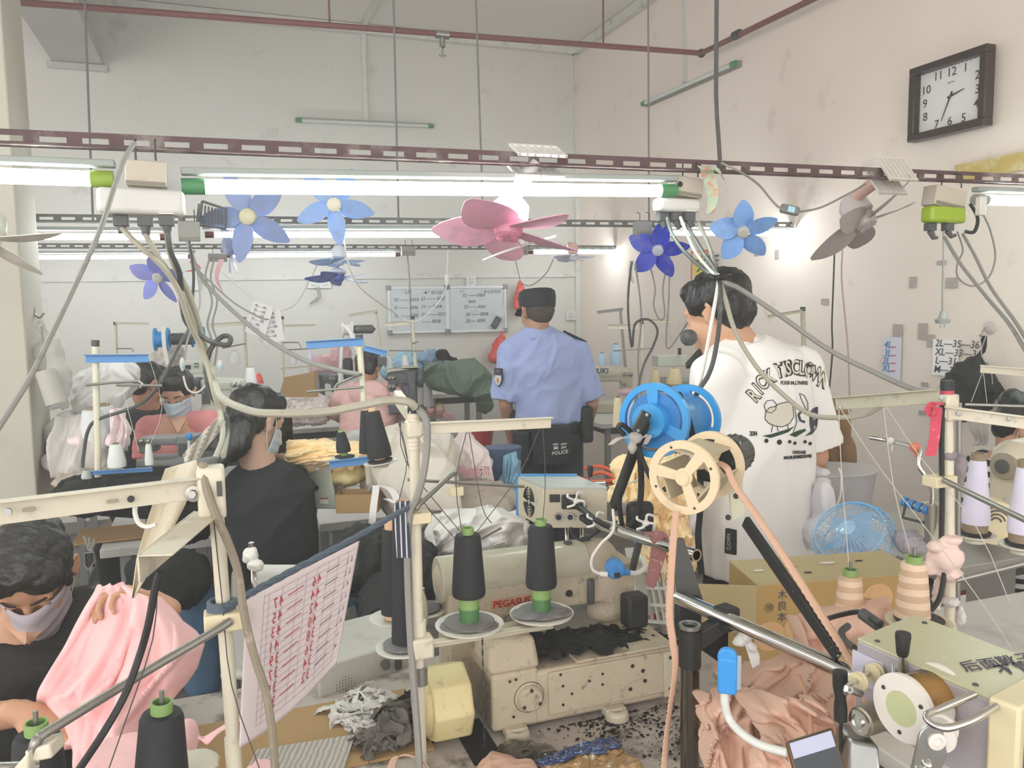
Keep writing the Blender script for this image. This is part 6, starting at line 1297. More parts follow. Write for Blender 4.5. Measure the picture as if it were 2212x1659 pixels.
# translucent wood-print tape sheet wrapped at the left stand
def tape(u,v):
 A_=[(385,1000,1.12,60),(420,990,1.12,70),(345,1120,1.02,75),(300,1230,0.99,45),(285,1290,0.98,8)]
 q=(1,0)if False else None;i=min(int(u*3),2);f=u*3-i;B_=[(400,1000,1.14,85),(362,1100,1.08,78),(322,1200,1.04,52),(288,1292,1.02,6)]
 x=B_[i][0]*(1-f)+B_[i+1][0]*f;y=B_[i][1]*(1-f)+B_[i+1][1]*f;Yv=B_[i][2]*(1-f)+B_[i+1][2]*f;w=B_[i][3]*(1-f)+B_[i+1][3]*f;return W(x+(v-0.5)*w,y-(v-0.5)*w*0.28,Yv+0.06+0.01*math.sin(v*6))
o=obj('wood_print_strip',MB().sheet(tape,30,10,0.001),mat('wood_cream','cfc4ae',0.4,var=0.05,dirt='9a8d78',dscale=8,damt=0.5,stretch=(6,6,0.8)));tag(o,'cream wood print strip tapering down behind the short arm of the left stand','strip')
def tape2(u,v):x=402+(480-402)*u;y=1000+(905-1000)*u;return W(x+(v-0.5)*16,y+(v-.5)*34*(1-u*0.6),1.22+.006*math.sin(v*9+u*14))
o=obj('plastic_sleeve',MB().sheet(tape2,12,8,0.001),mat('clear_wrap','d9d4c6',0.15,var=0.1,alpha=0.4));tag(o,'clear plastic wrap twisted above the left stand cap','wrap')
cable([(292,1091,1.05),(292,1110,1.05),(300,1130,1.05),(318,1138,1.05),(338,1133,1.05)],0.0032,mCbW,'short white cord under the long arm of the left stand')
# --- pink cloth held by the woman
mPink=mat('pink_cloth','efc0c1',0.8,var=0.03,vs=6)
LB=[(222,1258),(208,1290),(165,1370),(120,1450),(86,1505),(110,1560),(140,1600),(150,1680)];RB=[(300,1285),(345,1278),(395,1340),(428,1395),(425,1445),(385,1510),(395,1580),(420,1680)]
LB=[(222,1258),(200,1300),(160,1380),(110,1470),(92,1520),(140,1570),(150,1620),(150,1690)];RB=[(292,1268),(352,1285),(398,1340),(432,1400),(412,1455),(372,1515),(388,1570),(420,1690)]
def pinkfn(u,v):
 l=ip(LB,v);r=ip(RB,v);x=l[0]*(1-u)+r[0]*u;y=l[1]*(1-u)+r[1]*u;k=0.25+v
 q_=V((u*5+v*1.6,v*2.2,2));f=math.sin(u*21+1.8*math.sin(v*4))*0.012+math.sin(u*8+v*3.0+1)*0.024+max(0,1-abs(noise.noise(q_))*4)**1.3*0.03+noise.noise(q_*2)*.014
 f+=math.sin(u*120)*0.0016*(1 if u<0.3 else 0);edge=(abs(u-0.5)*2)**4*0.05;return W(x,y,1.50-0.14*v+edge)+V((0,-1,0))*f*min(1.4,k*1.3)
o=obj('pink_garment',MB().sheet(pinkfn,110,60,0.003),mPink,ang=180);tag(o,'pink garment with fine pleats held up by the woman at lower left','garment')
heap('pink_cloth','heap of pink cloth along the bottom left edge','cloth',[(260,1640,1.22,90,26,0.08),(400,1600,1.30,26,45,0.04),(330,1655,1.2,90,18,0.06),(560,1668,1.22,40,14,0.04)],mPink,0.005,0.022,9,31)
rag([(548,1540,1.3),(500,1562,1.28),(450,1590,1.26),(435,1600,1.26)],None,mPink,'twisted end of pink cloth passing behind the left pole',0.03)
# --- elastic feeder in front of the machine (blue edged box)
Ye=1.95
t=thing('elastic_feeder','cream elastic feeder box with blue front edge and round fan grille','machine',W(1200,1100,Ye))
zt_=W(1174,1056,1.86).z;A0=PZ(1118,1032,zt_);B0=W(1174,1056,1.86);C0=PZ(1312,1056,zt_);D0=A0+(C0-B0);hb=0.094
mb=MB().hexa([A0,B0,C0,D0],[p-V((0,0,hb))for p in(A0,B0,C0,D0)]);obj('feeder_case',mb,mCream,t,bev=0.002)
obj('lid',MB().hexa([p+V((0,0,0.004))for p in(A0,B0,C0,D0)],[p for p in(A0,B0,C0,D0)]),mat('lid_grey','b3bab4',0.35,metal=0.2,var=0.05),t)
e1=(A0-B0).normalized();e2=(C0-B0).normalized();nl=V((e1.y,-e1.x,0));nl=nl if nl.x<0 else-nl;nf=V((-e2.y,e2.x,0));nf=nf if nf.y<0 else-nf
mb=MB().box((A0+D0)/2-V((0,0,hb/2-0.003))+e1*0.006,((D0-A0).length+0.004,0.009,hb+0.010),e2);obj('blue_edge',mb,mat('feeder_blue','3f8fd0',0.4),t)
c=(A0+B0)/2-V((0,0,hb*0.5))+nl*0.001+e1*0.006;mb=MB()
for r in(0.008,0.014,0.020,0.026,0.031):
 for s4 in range(4):mb.tube([c+e1*math.cos(a)*r*0.9+V((0,0,math.sin(a)*r*1.15))for a in[s4*math.pi/2+0.15+j*0.21 for j in range(7)]],0.0016,6)
obj('fan_grille',mb,mCbK,t)
def onf(u,z,d=0.001):return B0+e2*u+V((0,0,-z))+nf*d
mb=MB().box(onf(0.026,0.022,0.002),(0.024,0.004,0.018),e2);obj('rocker_switch',mb,mCbK,t,bev=0.001)
obj('power_inlet',MB().box(onf(0.062,0.030,0.004),(0.040,0.010,0.034),e2),mCbK,t,bev=0.003)
for u in(0.035,0.062,0.089):obj('round_connector',MB().lathe([(0.0095,0),(0.0095,0.007),(0.0068,0.007),(0.0066,0.003),(0.001,0.003)],onf(u,0.066,0),nf,20),mSteel,t);obj('connector_core',MB().lathe([(0.0064,0),(0.0064,0.0045),(0.001,0.0045)],onf(u,0.066,0),nf,16),mCbK,t)
obj('plug_body',MB().cyl(onf(0.089,0.066,0.004),onf(0.112,0.078,0.02),0.009,14),mCbK,t);obj('plug_body',MB().cyl(onf(0.066,0.028,0.006),onf(0.090,0.036,0.035),0.011,14),mCbK,t)
obj('lever',MB().cyl(W(1276,1058,2.0),W(1275,1030,2.0),0.004,10),mSteel,t);obj('lever_grip',MB().lathe([(0.005,0),(0.008,0.02),(0.007,0.028),(0.001,0.029)],W(1275,1030,2.0),(0,0,1),14),mCbK,t)
obj('feed_roller',MB().cyl(W(1282,1052,2.02),W(1308,1050,2.02),0.014,20),mSteel,t);obj('front_roller',MB().cyl(W(1312,1100,1.92),W(1345,1100,1.95),0.017,20),mat('roller_grey','8e8c88',0.4),t)
for(x,y)in((1224,1140),(1256,1140)):obj('support_rod',MB().cyl(W(x,y,1.9),W(x+2,1215,1.86),0.0045,10),mChrome,t)
for lab,pts,r,m in(('thick black power cord looping from the feeder box',[(1248,1092,1.80),(1290,1125,1.74),(1330,1142,1.72),(1362,1135,1.70),(1382,1090,1.68),(1385,1020,1.66),(1378,960,1.64),(1372,938,1.63)],0.0068,mCbK),('second black cord hanging from the cable knot',[(1372,938,1.64),(1390,1000,1.64),(1425,1058,1.64),(1450,1040,1.64),(1462,1015,1.66)],0.0055,mCbK),('black cord rising to the looped knot',[(1345,1140,1.74),(1338,1080,1.70),(1352,1020,1.68),(1370,950,1.65),(1345,918,1.64),(1336,925,1.64),(1350,940,1.64)],0.0055,mCbK),('thin white cord from the feeder down to the blue plug',[(1324,1100,1.72),(1325,1145,1.70),(1298,1175,1.70),(1279,1205,1.70),(1280,1230,1.70),(1298,1240,1.70)],0.0034,mCbW),('white cable leaving the blue plug to the right',[(1350,1235,1.72),(1375,1238,1.74),(1392,1225,1.76),(1385,1205,1.80),(1368,1195,1.85)],0.0058,mCbW),('thin grey cord across the yellow cloth',[(1340,1050,1.8),(1380,1035,1.8),(1420,1008,1.8)],0.002,mCbW),('black cord under the feeder box',[(1232,1140,1.85),(1245,1165,1.83),(1270,1162,1.80),(1300,1140,1.78)],0.004,mCbK)):
 cable(pts,r,m,lab)
mKnot=mat('rag_knot','b7b1ac',0.9,var=0.1)
heap('rag_knot','pale rag knot binding the black cords below the blue spool','knot',[(1372,945,1.63,16,12,0.015),(1366,968,1.63,9,14,0.012)],mKnot,0.003,0.007,40,6)
rag([(1362,946,1.62),(1335,948,1.62),(1318,960,1.62)],None,mKnot,'loose end of the pale rag knot pointing left',0.012);rag([(1384,946,1.62),(1402,940,1.62),(1392,960,1.62)],None,mKnot,'loose end of the pale rag knot pointing right',0.012)
for(x,y,Yv,lab)in((1245,1082,1.80,'white string bow on the feeder power plug'),(1395,1130,1.66,'white string bow tied on the chrome bar'),(1288,1125,1.75,'small white string knot under the feeder')):
 mb=MB()
 for i in range(4):a=i*1.5+0.4;mb.tube([W(x,y,Yv),W(x+18*math.cos(a),y+14*math.sin(a)-4,Yv-0.01),W(x+26*math.cos(a+0.5),y+20*math.sin(a+0.5),Yv)],0.0028,7,4)
 mb.ell(W(x,y,Yv),(0.008,0.008,0.007));o=obj('string_bow',mb,mCbW);tag(o,lab,'string')
t=thing('power_plug','round blue plug with a small black rocker at the machine head','plug',W(1328,1230,1.69));a=W(1326,1222,1.74);b=W(1332,1238,1.68)
obj('plug_body',MB().lathe([(0.016,0),(0.021,0.006),(0.0215,0.03),(0.018,0.033),(0.001,0.033)],a,b-a,28),mat('plug_blue','3c82c4',0.35),t);obj('rocker_switch',MB().box(b+V((0.001,-0.002,-0.004)),(0.013,0.004,0.010)),mCbK,t)
obj('cord_collar',MB().cyl(W(1296,1240,1.70),W(1312,1241,1.70),0.006,12),mCbW,t);obj('cord_collar',MB().cyl(W(1344,1236,1.71),W(1358,1236,1.72),0.007,12),MATS['plug_blue'],t)
# chrome bars and black bracketry
def solo(name,mb,m,label,cat,**k):o=obj(name,mb,m,**k);return tag(o,label,cat)
mb=MB().lathe([(0.0125,0),(0.0125,(W(1505,1200,1.50)-W(1290,1130,1.78)).length),(0.009,(W(1505,1200,1.50)-W(1290,1130,1.78)).length),(0.009,0.2)],W(1290,1130,1.78),W(1505,1200,1.50)-W(1290,1130,1.78),24,caps=False)
solo('chrome_bar',mb,mChrome,'upper chrome tube pointing right from the feeder box','tube')
a=W(1464,1290,1.42);b=W(1852,1462,1.12);solo('chrome_bar',MB().lathe([(0.0125,0),(0.0125,(b-a).length),(0.009,(b-a).length),(0.009,0)],a,b-a,24,caps=False),mChrome,'long chrome tube running to the right hand feeder','tube')
t=thing('bar_clamp','black cast clamp with sloping arm gripping the long chrome tube','clamp',W(1490,1400,1.36));c=W(1568,1334,1.34);u=(b-a).normalized();obj('clamp_body',MB().box(c,(0.036,0.036,0.040),u),mCbK,t,bev=0.006,seg=3)
for s in(-1,1):obj('bolt',MB().lathe([(0.0045,0),(0.0045,0.004),(0.001,0.004)],c+u*s*0.009+V((0,-0.019,0.008)),(0,-1,0.2),12),mDark,t)
mb=MB();pquad(mb,[(1484,1430,1.33),(1500,1372,1.33),(1560,1340,1.33),(1580,1362,1.33)],(0,0.03,0));obj('slope_arm',mb,mCbK,t,bev=0.003)
mb=MB().lathe([(0.019,0),(0.019,0.065),(0.0145,0.065),(0.0145,0.04)],W(1490,1438,1.33),(0,0,1),28,caps=False);obj('socket_tube',mb,mCbK,t);obj('rim',MB().lathe([(0.0185,0),(0.0185,0.006),(0.0135,0.006),(0.013,0.0)],W(1490,1352,1.33)-V((0,0,0.003)),(0,0,1),28,caps=False),mSteel,t)
mb=MB().cyl(W(1490,1438,1.33),W(1490,1700,1.33),0.0165,28);obj('post',mb,mat('chrome_dark','7c766f',0.12,metal=1.0),t)
solo('angle_iron',MB().hexa(Ws([(1450,1165,1.47),(1478,1165,1.47),(1520,1300,1.44),(1466,1300,1.44)]),[p+V((0,0.01,0))for p in Ws([(1450,1165,1.47),(1478,1165,1.47),(1520,1300,1.44),(1466,1300,1.44)])]),mDark,'dark grey iron strut between the two chrome tubes','strut')
solo('angle_iron',MB().box(W(1486,1330,1.44),(0.045,0.03,0.075)),mCbK,'black block under the end of the long chrome tube','bracket',bev=0.004)
rag([(1404,1148,1.60),(1425,1160,1.59),(1420,1200,1.59),(1402,1268,1.59)],None,mat('rag_maroon','8f5f5c',0.85,var=0.1,vs=20,dirt='e2dcd6',dscale=60,damt=0.9,thr=0.56),'maroon and white printed rag tied to the upper chrome tube',0.035)
heap('rag_knot','knot of maroon printed rag round the upper chrome tube','knot',[(1422,1165,1.60,18,18,0.02),(1418,1200,1.60,14,10,0.014)],MATS['rag_maroon'],0.0035,0.010,28,8)
heap('rag_knot','spotted white rag knotted on the long chrome tube','knot',[(1610,1368,1.30,14,18,0.02),(1596,1385,1.30,14,12,0.014),(1626,1400,1.29,10,12,0.01)],mScrapW,0.0032,0.009,34,8)
rag([(1620,1392,1.29),(1628,1415,1.29),(1632,1440,1.28)],None,mScrapW,'tail of the spotted white rag on the long chrome tube',0.018)
# black swing arm and phone holder
mb=MB();a=W(1610,1125,1.36);b=W(1812,1418,1.14);u=(b-a).normalized();up_=V((0,0,1));up_=(up_-u*up_.dot(u)).normalized();
mb.box((a+b)/2,((b-a).length,0.022,0.009),u,up_);t=thing('swing_arm','long black metal arm sloping from the cream reel to the right hand feeder','arm',b);obj('arm_bar',mb,mCbK,t,bev=0.002)
for f in(0.55,0.93,0.985):obj('rivet',MB().lathe([(0.003,0),(0.002,0.002),(0.001,0.002)],a.lerp(b,f)+V((0,-0.006,0)),(0,-1,0),12),mSteel,t)
solo('swing_arm',MB().box((W(1395,905,1.62)+W(1325,1095,1.78))/2,((W(1395,905,1.62)-W(1325,1095,1.78)).length,0.026,0.012),W(1395,905,1.62)-W(1325,1095,1.78),(0,0,1)),mCbK,'black metal arm holding up the blue spool','arm',bev=0.002)
solo('arm_holder',MB().box(W(1382,1125,1.78),(0.062,0.03,0.09)),mCbK,'black rounded plastic bracket beside the yellow cloth','bracket',bev=0.014,seg=3)
solo('support_leg',MB().cyl(W(1388,1140,1.70),W(1365,1235,1.80),0.008,12),mCbD,'dark rod down to the machine head','rod')
# ---- blue spool
def wheel(O,axis,r,m,root,th=0.012,spokes=3,rim=0.2,hub=0.24,phase=0.3,ydir=(0,0,1)):
 x,y,z=frame(axis,ydir);n=72
 def ring(r0,r1,m_mb,a0=0,a1=2*math.pi):
  k=48;P=[[O+(x*math.cos(a0+(a1-a0)*i/k)+y*math.sin(a0+(a1-a0)*i/k))*rr+z*zz for(rr,zz)in((r0,-th/2),(r1,-th/2),(r1,th/2),(r0,th/2))]for i in range(k+1)]
  for i in range(k):
   for j in range(4):
    m_mb.add([P[i][j],P[i][(j+1)%4],P[i+1][(j+1)%4],P[i+1][j]],[(0,1,2,3)])
 mb=MB();ring(r*(1-rim),r,mb);mb.lathe([(0.001,-th/2),(r*hub,-th/2),(r*hub,th/2),(0.001,th/2)],O,z,32)
 for s in range(spokes):
  a=phase+2*math.pi*s/spokes;d=x*math.cos(a)+y*math.sin(a);e=z.cross(d);w0=r*0.13;w1=r*0.085
  q=[O+d*r*hub*0.8-e*w0,O+d*r*(1-rim*0.8)-e*w1*2,O+d*r*(1-rim*0.8)+e*w1*2,O+d*r*hub*0.8+e*w0];mb.hexa([p-z*th*0.45 for p in q],[p+z*th*0.45 for p in q])
 o=obj('flange',mb,m,root,bev=0.0015);return o
mSpB=mat('spool_blue','3b9bdc',0.28,var=0.04)
c1=W(1413,908,1.66);c2=W(1484,905,1.80);axb=(c1-c2).normalized();axb=(V((c1.x-c2.x,c1.y-c2.y,0.01))).normalized()
t=thing('elastic_spool','bright blue plastic spool with black elastic band wound over it','spool',c1)
wheel(c1,axb,0.078,mSpB,t,phase=1.65,rim=0.17,hub=0.42);wheel(c2,axb,0.078,mSpB,t,phase=1.65,rim=0.17,hub=0.42)
obj('drum',MB().cyl(c1,c2,0.058,40),mat('spool_blue2','2f80c0',0.3,var=0.06),t);obj('core_drum',MB().cyl(c1+axb*0.03,c1,0.036,32),mSpB,t)
a=W(1397,890,1.60);b=W(1374,932,1.60);obj('drum_clamp',MB().box((a+b)/2,((b-a).length,0.022,0.02),b-a),mCbK,t,bev=0.003)
for f in(0.1,0.9):obj('screw',MB().lathe([(0.004,0),(0.003,0.003),(0.001,0.003)],a.lerp(b,f)+V((0,-0.011,0)),(0,-1,0),14),mSteel,t)
obj('screw',MB().lathe([(0.004,0),(0.003,0.003),(0.001,0.003)],W(1402,924,1.625),axb,14),mSteel,t)
mElK=mat('elastic_black','1a1a1b',0.9);pth=Ws([(1459,846,1.70),(1466,850,1.665),(1478,880,1.66),(1490,915,1.66),(1500,960,1.66),(1512,1020,1.66),(1512,1100,1.62),(1508,1160,1.58),(1515,1240,1.56)])
o=obj('elastic_band',MB().ribbon(pth,0.013,(1,0.1,0),0.002,6,0.6),mElK);tag(o,'black elastic band running over the blue spool and down','elastic')
# ---- cream reel
mRl=mat('reel_cream','dfccab',0.4,var=0.04,dirt='a48f70',dscale=18,damt=0.4,thr=0.6)
c1=W(1477,1031,1.34);c2=W(1560,1018,1.47);axr=V((c1.x-c2.x,c1.y-c2.y,-0.004)).normalized();c2=c1-axr*0.115
t=thing('take_up_reel','cream three spoked take-up reel driven by a black ribbed motor','reel',c1)
wheel(c1,axr,0.063,mRl,t,th=0.008,phase=0.9,rim=0.22,hub=0.25);wheel(c2,axr,0.060,mRl,t,th=0.01,phase=1.2,rim=0.22,hub=0.25)
x,y,z=frame(axr,(0,0,1))
for i in range(3):
 a=0.9+i*2*math.pi/3+0.5;d=x*math.cos(a)+y*math.sin(a);e=z.cross(d);obj('drum_plate',MB().box((c1+c2)/2+d*0.040,((c2-c1).length-0.008,0.062,0.004),z,e),mat('reel_tan','b3a78e',0.5),t)
obj('boss',MB().lathe([(0.012,0),(0.012,0.004),(0.001,0.004)],c1+axr*0.004,axr,24),mRl,t)
for i in range(4):a=0.4+i*math.pi/2;obj('screw',MB().lathe([(0.0025,0),(0.002,0.001),(0.001,0.001)],c1+(x*math.cos(a)+y*math.sin(a))*0.054+axr*0.004,axr,10),mDark,t)
m0=c2-axr*0.012;mb=MB().lathe([(0.034,0),(0.036,0.004),(0.036,0.075),(0.033,0.088),(0.024,0.096),(0.001,0.098)],m0-axr*0.025,-axr,32)
for i in range(20):a=2*math.pi*i/20;mb.box(m0-axr*0.068+(x*math.cos(a)+y*math.sin(a))*0.0365,(0.066,0.002,0.003),axr,x*math.cos(a)+y*math.sin(a))
obj('motor',mb,mCbD,t);obj('motor_flange',MB().box(m0-axr*0.018,(0.022,0.082,0.082),axr),mCbK,t,bev=0.01,seg=3)
mb=MB();pquad(mb,[(1565,960,1.47),(1600,955,1.47),(1608,1110,1.43),(1582,1125,1.43)],(0,0.006,0));obj('motor_bracket',mb,mat('bracket_pale','c9c8ae',0.5),t)
for(x0,y0)in((1585,999),(1573,1117),(1590,1071)):obj('bolt',MB().lathe([(0.005,0),(0.005,0.004),(0.001,0.004)],W(x0,y0,1.41),(-0.3,-1,0),12),mCbK,t)
# peach elastic ribbons
mElP=mat('elastic_peach','cba68e',0.85,var=0.06,vs=60)
def scallop(pts,w,dirw,label,sm=8,twist=0.0):
 pp=smoothpath([V(p)for p in pts],sm);N=len(pp)-1;d0=V(dirw).normalized()
 L_=[0]
 for i in range(N):L_.append(L_[-1]+(pp[i+1]-pp[i]).length)
 nseg=int(L_[-1]/0.0022)
 def fn(u,v):
  s=u*L_[-1];i=0;q=u*N;i=min(int(q),N-1);p=pp[i].lerp(pp[i+1],q-i);d=d0
  if twist:d=Quaternion((pp[i+1]-pp[i]).normalized(),twist*math.sin(u*6))@d0
  ww=w*(v-0.5);
  if v<0.01:ww-=0.0022*abs(math.sin(s*420))
  return p+d*ww
 o=obj('elastic_ribbon',MB().sheet(fn,min(nseg,500),3,0.0012),mElP,ang=180);tag(o,label,'elastic')
scallop(Ws([(1552,998,1.36),(1572,1012,1.33),(1590,1050,1.32),(1640,1120,1.28),(1700,1210,1.24),(1770,1320,1.18),(1830,1412,1.12),(1858,1465,1.07),(1878,1530,1.02)]),0.012,(1,0.5,0.3),'peach scalloped elastic running down the black arm to the feeder')
scallop(Ws([(1462,1105,1.33),(1455,1170,1.32),(1449,1260,1.31),(1447,1330,1.30),(1455,1390,1.29),(1460,1440,1.28),(1450,1520,1.27),(1440,1600,1.26),(1434,1690,1.25)]),0.011,(1,0.2,0),'peach scalloped elastic hanging from the cream reel to the bottom edge',twist=0.5)
# --- right stand
Yr=1.50
st=thing('thread_stand','speckled cream thread stand with black cap at the right, felt lint on its arms','thread stand',W(2055,1340,Yr))
obj('pole',MB().cyl(W(2046,842,Yr),W(2056,1560,Yr),0.0098,20),mStand,st);obj('pole_cap',MB().cyl(W(2046,822,Yr),W(2046,843,Yr),0.0118,20),mCbK,st);obj('red_tape',MB().cyl(W(2046,843,Yr),W(2046,851,Yr),0.0118,20),mat('tape_red','c0485a',0.6),st)
mSage=mat('bar_sage','b3b09a',0.45,var=0.05,dirt='77736a',dscale=30,damt=0.5)
mb=MB();flatbar(mb,W(1805,872,Yr+0.16),W(2030,856,Yr-0.01),0.026,0.014);obj('guide_bar',mb,mSage,st,bev=0.001)
mb=MB();flatbar(mb,W(2040,890,Yr-0.012),W(2240,917,Yr-0.10),0.022,0.012);obj('guide_bar',mb,mStand,st,bev=0.001)
for(x,y,yy,r)in((1956,865,Yr+0.045,.005),(2033,858,Yr-.03,.005),(1908,869,Yr+.08,.003),(2070,893,Yr-.04,.005),(2178,905,Yr-.09,.004),(1815,880,Yr+.15,.004)):obj('bolt',MB().lathe([(r,0),(r,.003),(r*.5,.0035),(.001,.0035)],W(x,y,yy),(0,-1,0),14),mSteel,st)
obj('clamp',MB().box(W(2046,868,Yr),(0.03,0.03,0.03),AX),mStand,st,bev=0.004);obj('clamp',MB().box(W(2050,893,Yr),(0.034,0.034,0.024),AX),mStand,st,bev=0.003)
obj('rod_clamp',MB().box(W(2030,1038,Yr-0.008),(0.052,0.034,0.02),AX),MATS['clamp_ivory'],st,bev=0.002)
obj('guide_rod',MB().cyl(W(2034,1035,Yr-0.02),W(2250,1140,Yr-0.28),0.0055,14),mRod,st);obj('cross_rod',MB().cyl(W(2066,1254,Yr-0.03),W(2250,1208,Yr-0.06),0.0050,14),mRod,st)
obj('inner_tube',MB().cyl(W(2072,870,Yr+0.04),W(2068,1330,Yr+0.04),0.005,12),mRod,st)
cable([(2036,870,Yr-0.01),(2034,960,Yr-0.01),(2035,1080,Yr-0.01),(2034,1165,Yr-0.01),(2040,1230,Yr-0.02),(2030,1290,Yr-0.03),(2010,1320,Yr-0.03)],0.005,mCbK,'black cable strapped behind the right stand pole')
rag([(2032,875,Yr-.02),(2018,870,Yr-.02),(2008,885,Yr-.02),(2018,898,Yr-.02),(2024,880,Yr-.025),(2022,910,Yr-.02),(2018,950,Yr-.02),(2010,985,Yr-.02)],None,mat('lace_red','c9485c',0.7,var=0.2,vs=60,dirt='e9a9b0',dscale=70,damt=0.8),'red lace ribbon looped from the right stand',0.018,twist=0.6)
mLintG=mat('lint_grey','8d8488',1.0,var=0.2,vs=50)
heap('lint_wad','grey lint wad wrapped on the right stand pole','lint',[(2050,985,Yr,16,14,.014),(2075,1010,Yr+.02,14,30,.012),(2072,1040,Yr+.02,10,18,.01)],mLintG,0.004,0.006,40,3)
heap('cloth_knot','pale pink cloth wound round the foot of the right stand','knot',[(2042,1205,Yr-.01,40,34,.03),(2020,1180,Yr-.02,14,14,.016),(2052,1165,Yr-.01,24,10,.022),(2050,1240,Yr-.01,30,16,.024),(2010,1225,Yr-.01,20,22,.014),(2025,1285,Yr,12,40,.01)],mat('wrap_pink','ead0c6',0.85,var=0.04),0.004,0.010,22,12,ds=(0.5,0.5,1.6))
heap('rag_knot','frilled lace scrap tied low on the right stand','knot',[(2055,1300,Yr-.01,20,12,.016),(2075,1330,Yr-.01,10,24,.01)],mScrapW,0.003,0.008,50,5)
# white cones at the right edge
tbr=PZ(2130,1190,0.80)
for(x,y,yt,Yv,lab)in((2106,1150,1000,1.62,'tall white thread cone with brown core right of the speckled stand'),(2208,1172,1016,1.50,'white thread cone cut by the right picture edge')):
 P=W(x,y,Yv);h=W(x,yt,Yv).z-P.z;disc('pale plate under the '+lab.split(' right')[0].split(' cut')[0]+(' nearer the stand' if x<2200 else ' at the picture edge'),P-V((0,0,0.006)),0.04,mDishW,pad=mat('felt_black','333234',0.95,var=0.2,vs=60))
 cone(lab,P,0.0155,0.0265,h-0.014,'dad6ea','8f7d66',corer=0.0145)
# peach wound cones on the feeder's table
mWound=bands('wound_peach','c8a98c','e0c6ad',14,'Z',0.7,0.5,'SIN',1.2)
for(x,yt,yb,Yv,rt_,rb,lab)in((1834,1243,1345,1.45,.0205,.027,'short peach wound thread cone with green core beside the box'),(1970,1215,1340,1.38,.0215,.030,'tall peach wound thread cone with green core on a black plate')):
 P=W(x,yb,Yv);h=W(x,yt,Yv).z-P.z
 t=thing('thread_cone',lab,'thread cone',P);obj('yarn',MB().lathe([(.012,0),(rb,0),(rb,.008),(rt_,h-.004),(rt_*.9,h),(.013,h)],P,(0,0,1),36,caps=False),mWound,t)
 obj('core_tube',MB().lathe([(.0128,h-.01),(.0135,h+.012),(.0105,h+.012),(.0105,h-.005),(.001,h-.005)],P,(0,0,1),28,caps=False),MATS['core_green'],t);obj('spindle',MB().cyl(P,P+V((0,0,h+.026)),.003,10),mRod,t)
disc('black rubber topped plate under the tall peach cone',W(1985,1345,1.37),0.055,mat('plate_rim','c9c0a4',.4),pad=mCbK)
# printed carton
mKr=mat('carton_kraft','b3935a',0.6,var=0.04,vs=4);mKrT=mat('carton_top','b0a076',0.55,var=0.04,vs=4)
zb=W(1635,1266,1.62).z;c0=PZ(1635,1266,zb);c1=PZ(1995,1240,zb);c3=PZ(1575,1214,zb);c2=c1+(c3-c0);hb=0.235
mPaper.node_tree.nodes['Principled BSDF'].inputs['Roughness'].default_value=.8
t=thing('carton','kraft cardboard carton printed with dark characters, flap open, behind the peach heap','carton',(c0+c1)/2-V((0,0,hb)))
mb=MB().hexa([c0,c1,c2,c3],[p-V((0,0,hb))for p in(c0,c1,c2,c3)]);obj('carton_body',mb,mKr,t,bev=.001);mb=MB().hexa([p+V((0,0,.003))for p in(c0,c1,c2,c3)],[c0,c1,c2,c3]);obj('carton_lid',mb,mKrT,t)
uc=(c1-c0).normalized();nc=V((uc.y,-uc.x,0));nc=nc if nc.y<0 else-nc;f0=W(1505,1262,1.60);mb=MB();q=[c0,f0,f0-V((0,0,.10)),c0-V((0,0,.10))];mb.hexa(q,[p+nc*-.004 for p in q]);obj('side_flap',mb,mKrT,t)
for i,ch in enumerate('木良本'):text(ch,c0+uc*.045-V((0,0,.030+i*.024))+nc*.001,uc,(0,0,1),.016,mInk,t,'carton_lettering')
ce=c0+uc*.027-V((0,0,.048))+nc*.0012;obj('round_emblem',MB().tube([ce+uc*math.cos(a)*.0095+V((0,0,math.sin(a)*.0095))for a in[i*.314 for i in range(20)]],.0005,5,closed=True),mInk,t);text('根',ce-uc*.006-V((0,0,.005)),uc,(0,0,1),.010,mInk,t,'carton_lettering')
mOv=mat('print_orange','d3a877',.7,var=.08)
def oval(o,ux,uy,a,b,m,nm):obj(nm,MB().prism([(a*math.cos(i*.262),b*math.sin(i*.262))for i in range(24)],o,ux,uy,.0006),m,t)
for(f,dz,a)in((.28,.095,.045),(.62,.072,.04),(.08,.11,.035),(.72,.045,.035)):oval(c0+uc*f*(c1-c0).length-V((0,0,dz))+nc*.0012,uc,V((0,0,1)),a,.032,mOv,'printed_egg')
vt=(c3-c0).normalized()
for(f,g,a,b,m)in((.27,.6,.035,.006,mOv),(.55,.62,.02,.007,mDishW),(.36,.3,.009,.004,mCbK),(.75,.62,.009,.004,mCbK),(.10,.5,.012,.006,mDishW)):oval(c0+uc*f*(c1-c0).length+vt*g*(c3-c0).length+V((0,0,.0045)),uc,vt,a,b,m,'lid_print')
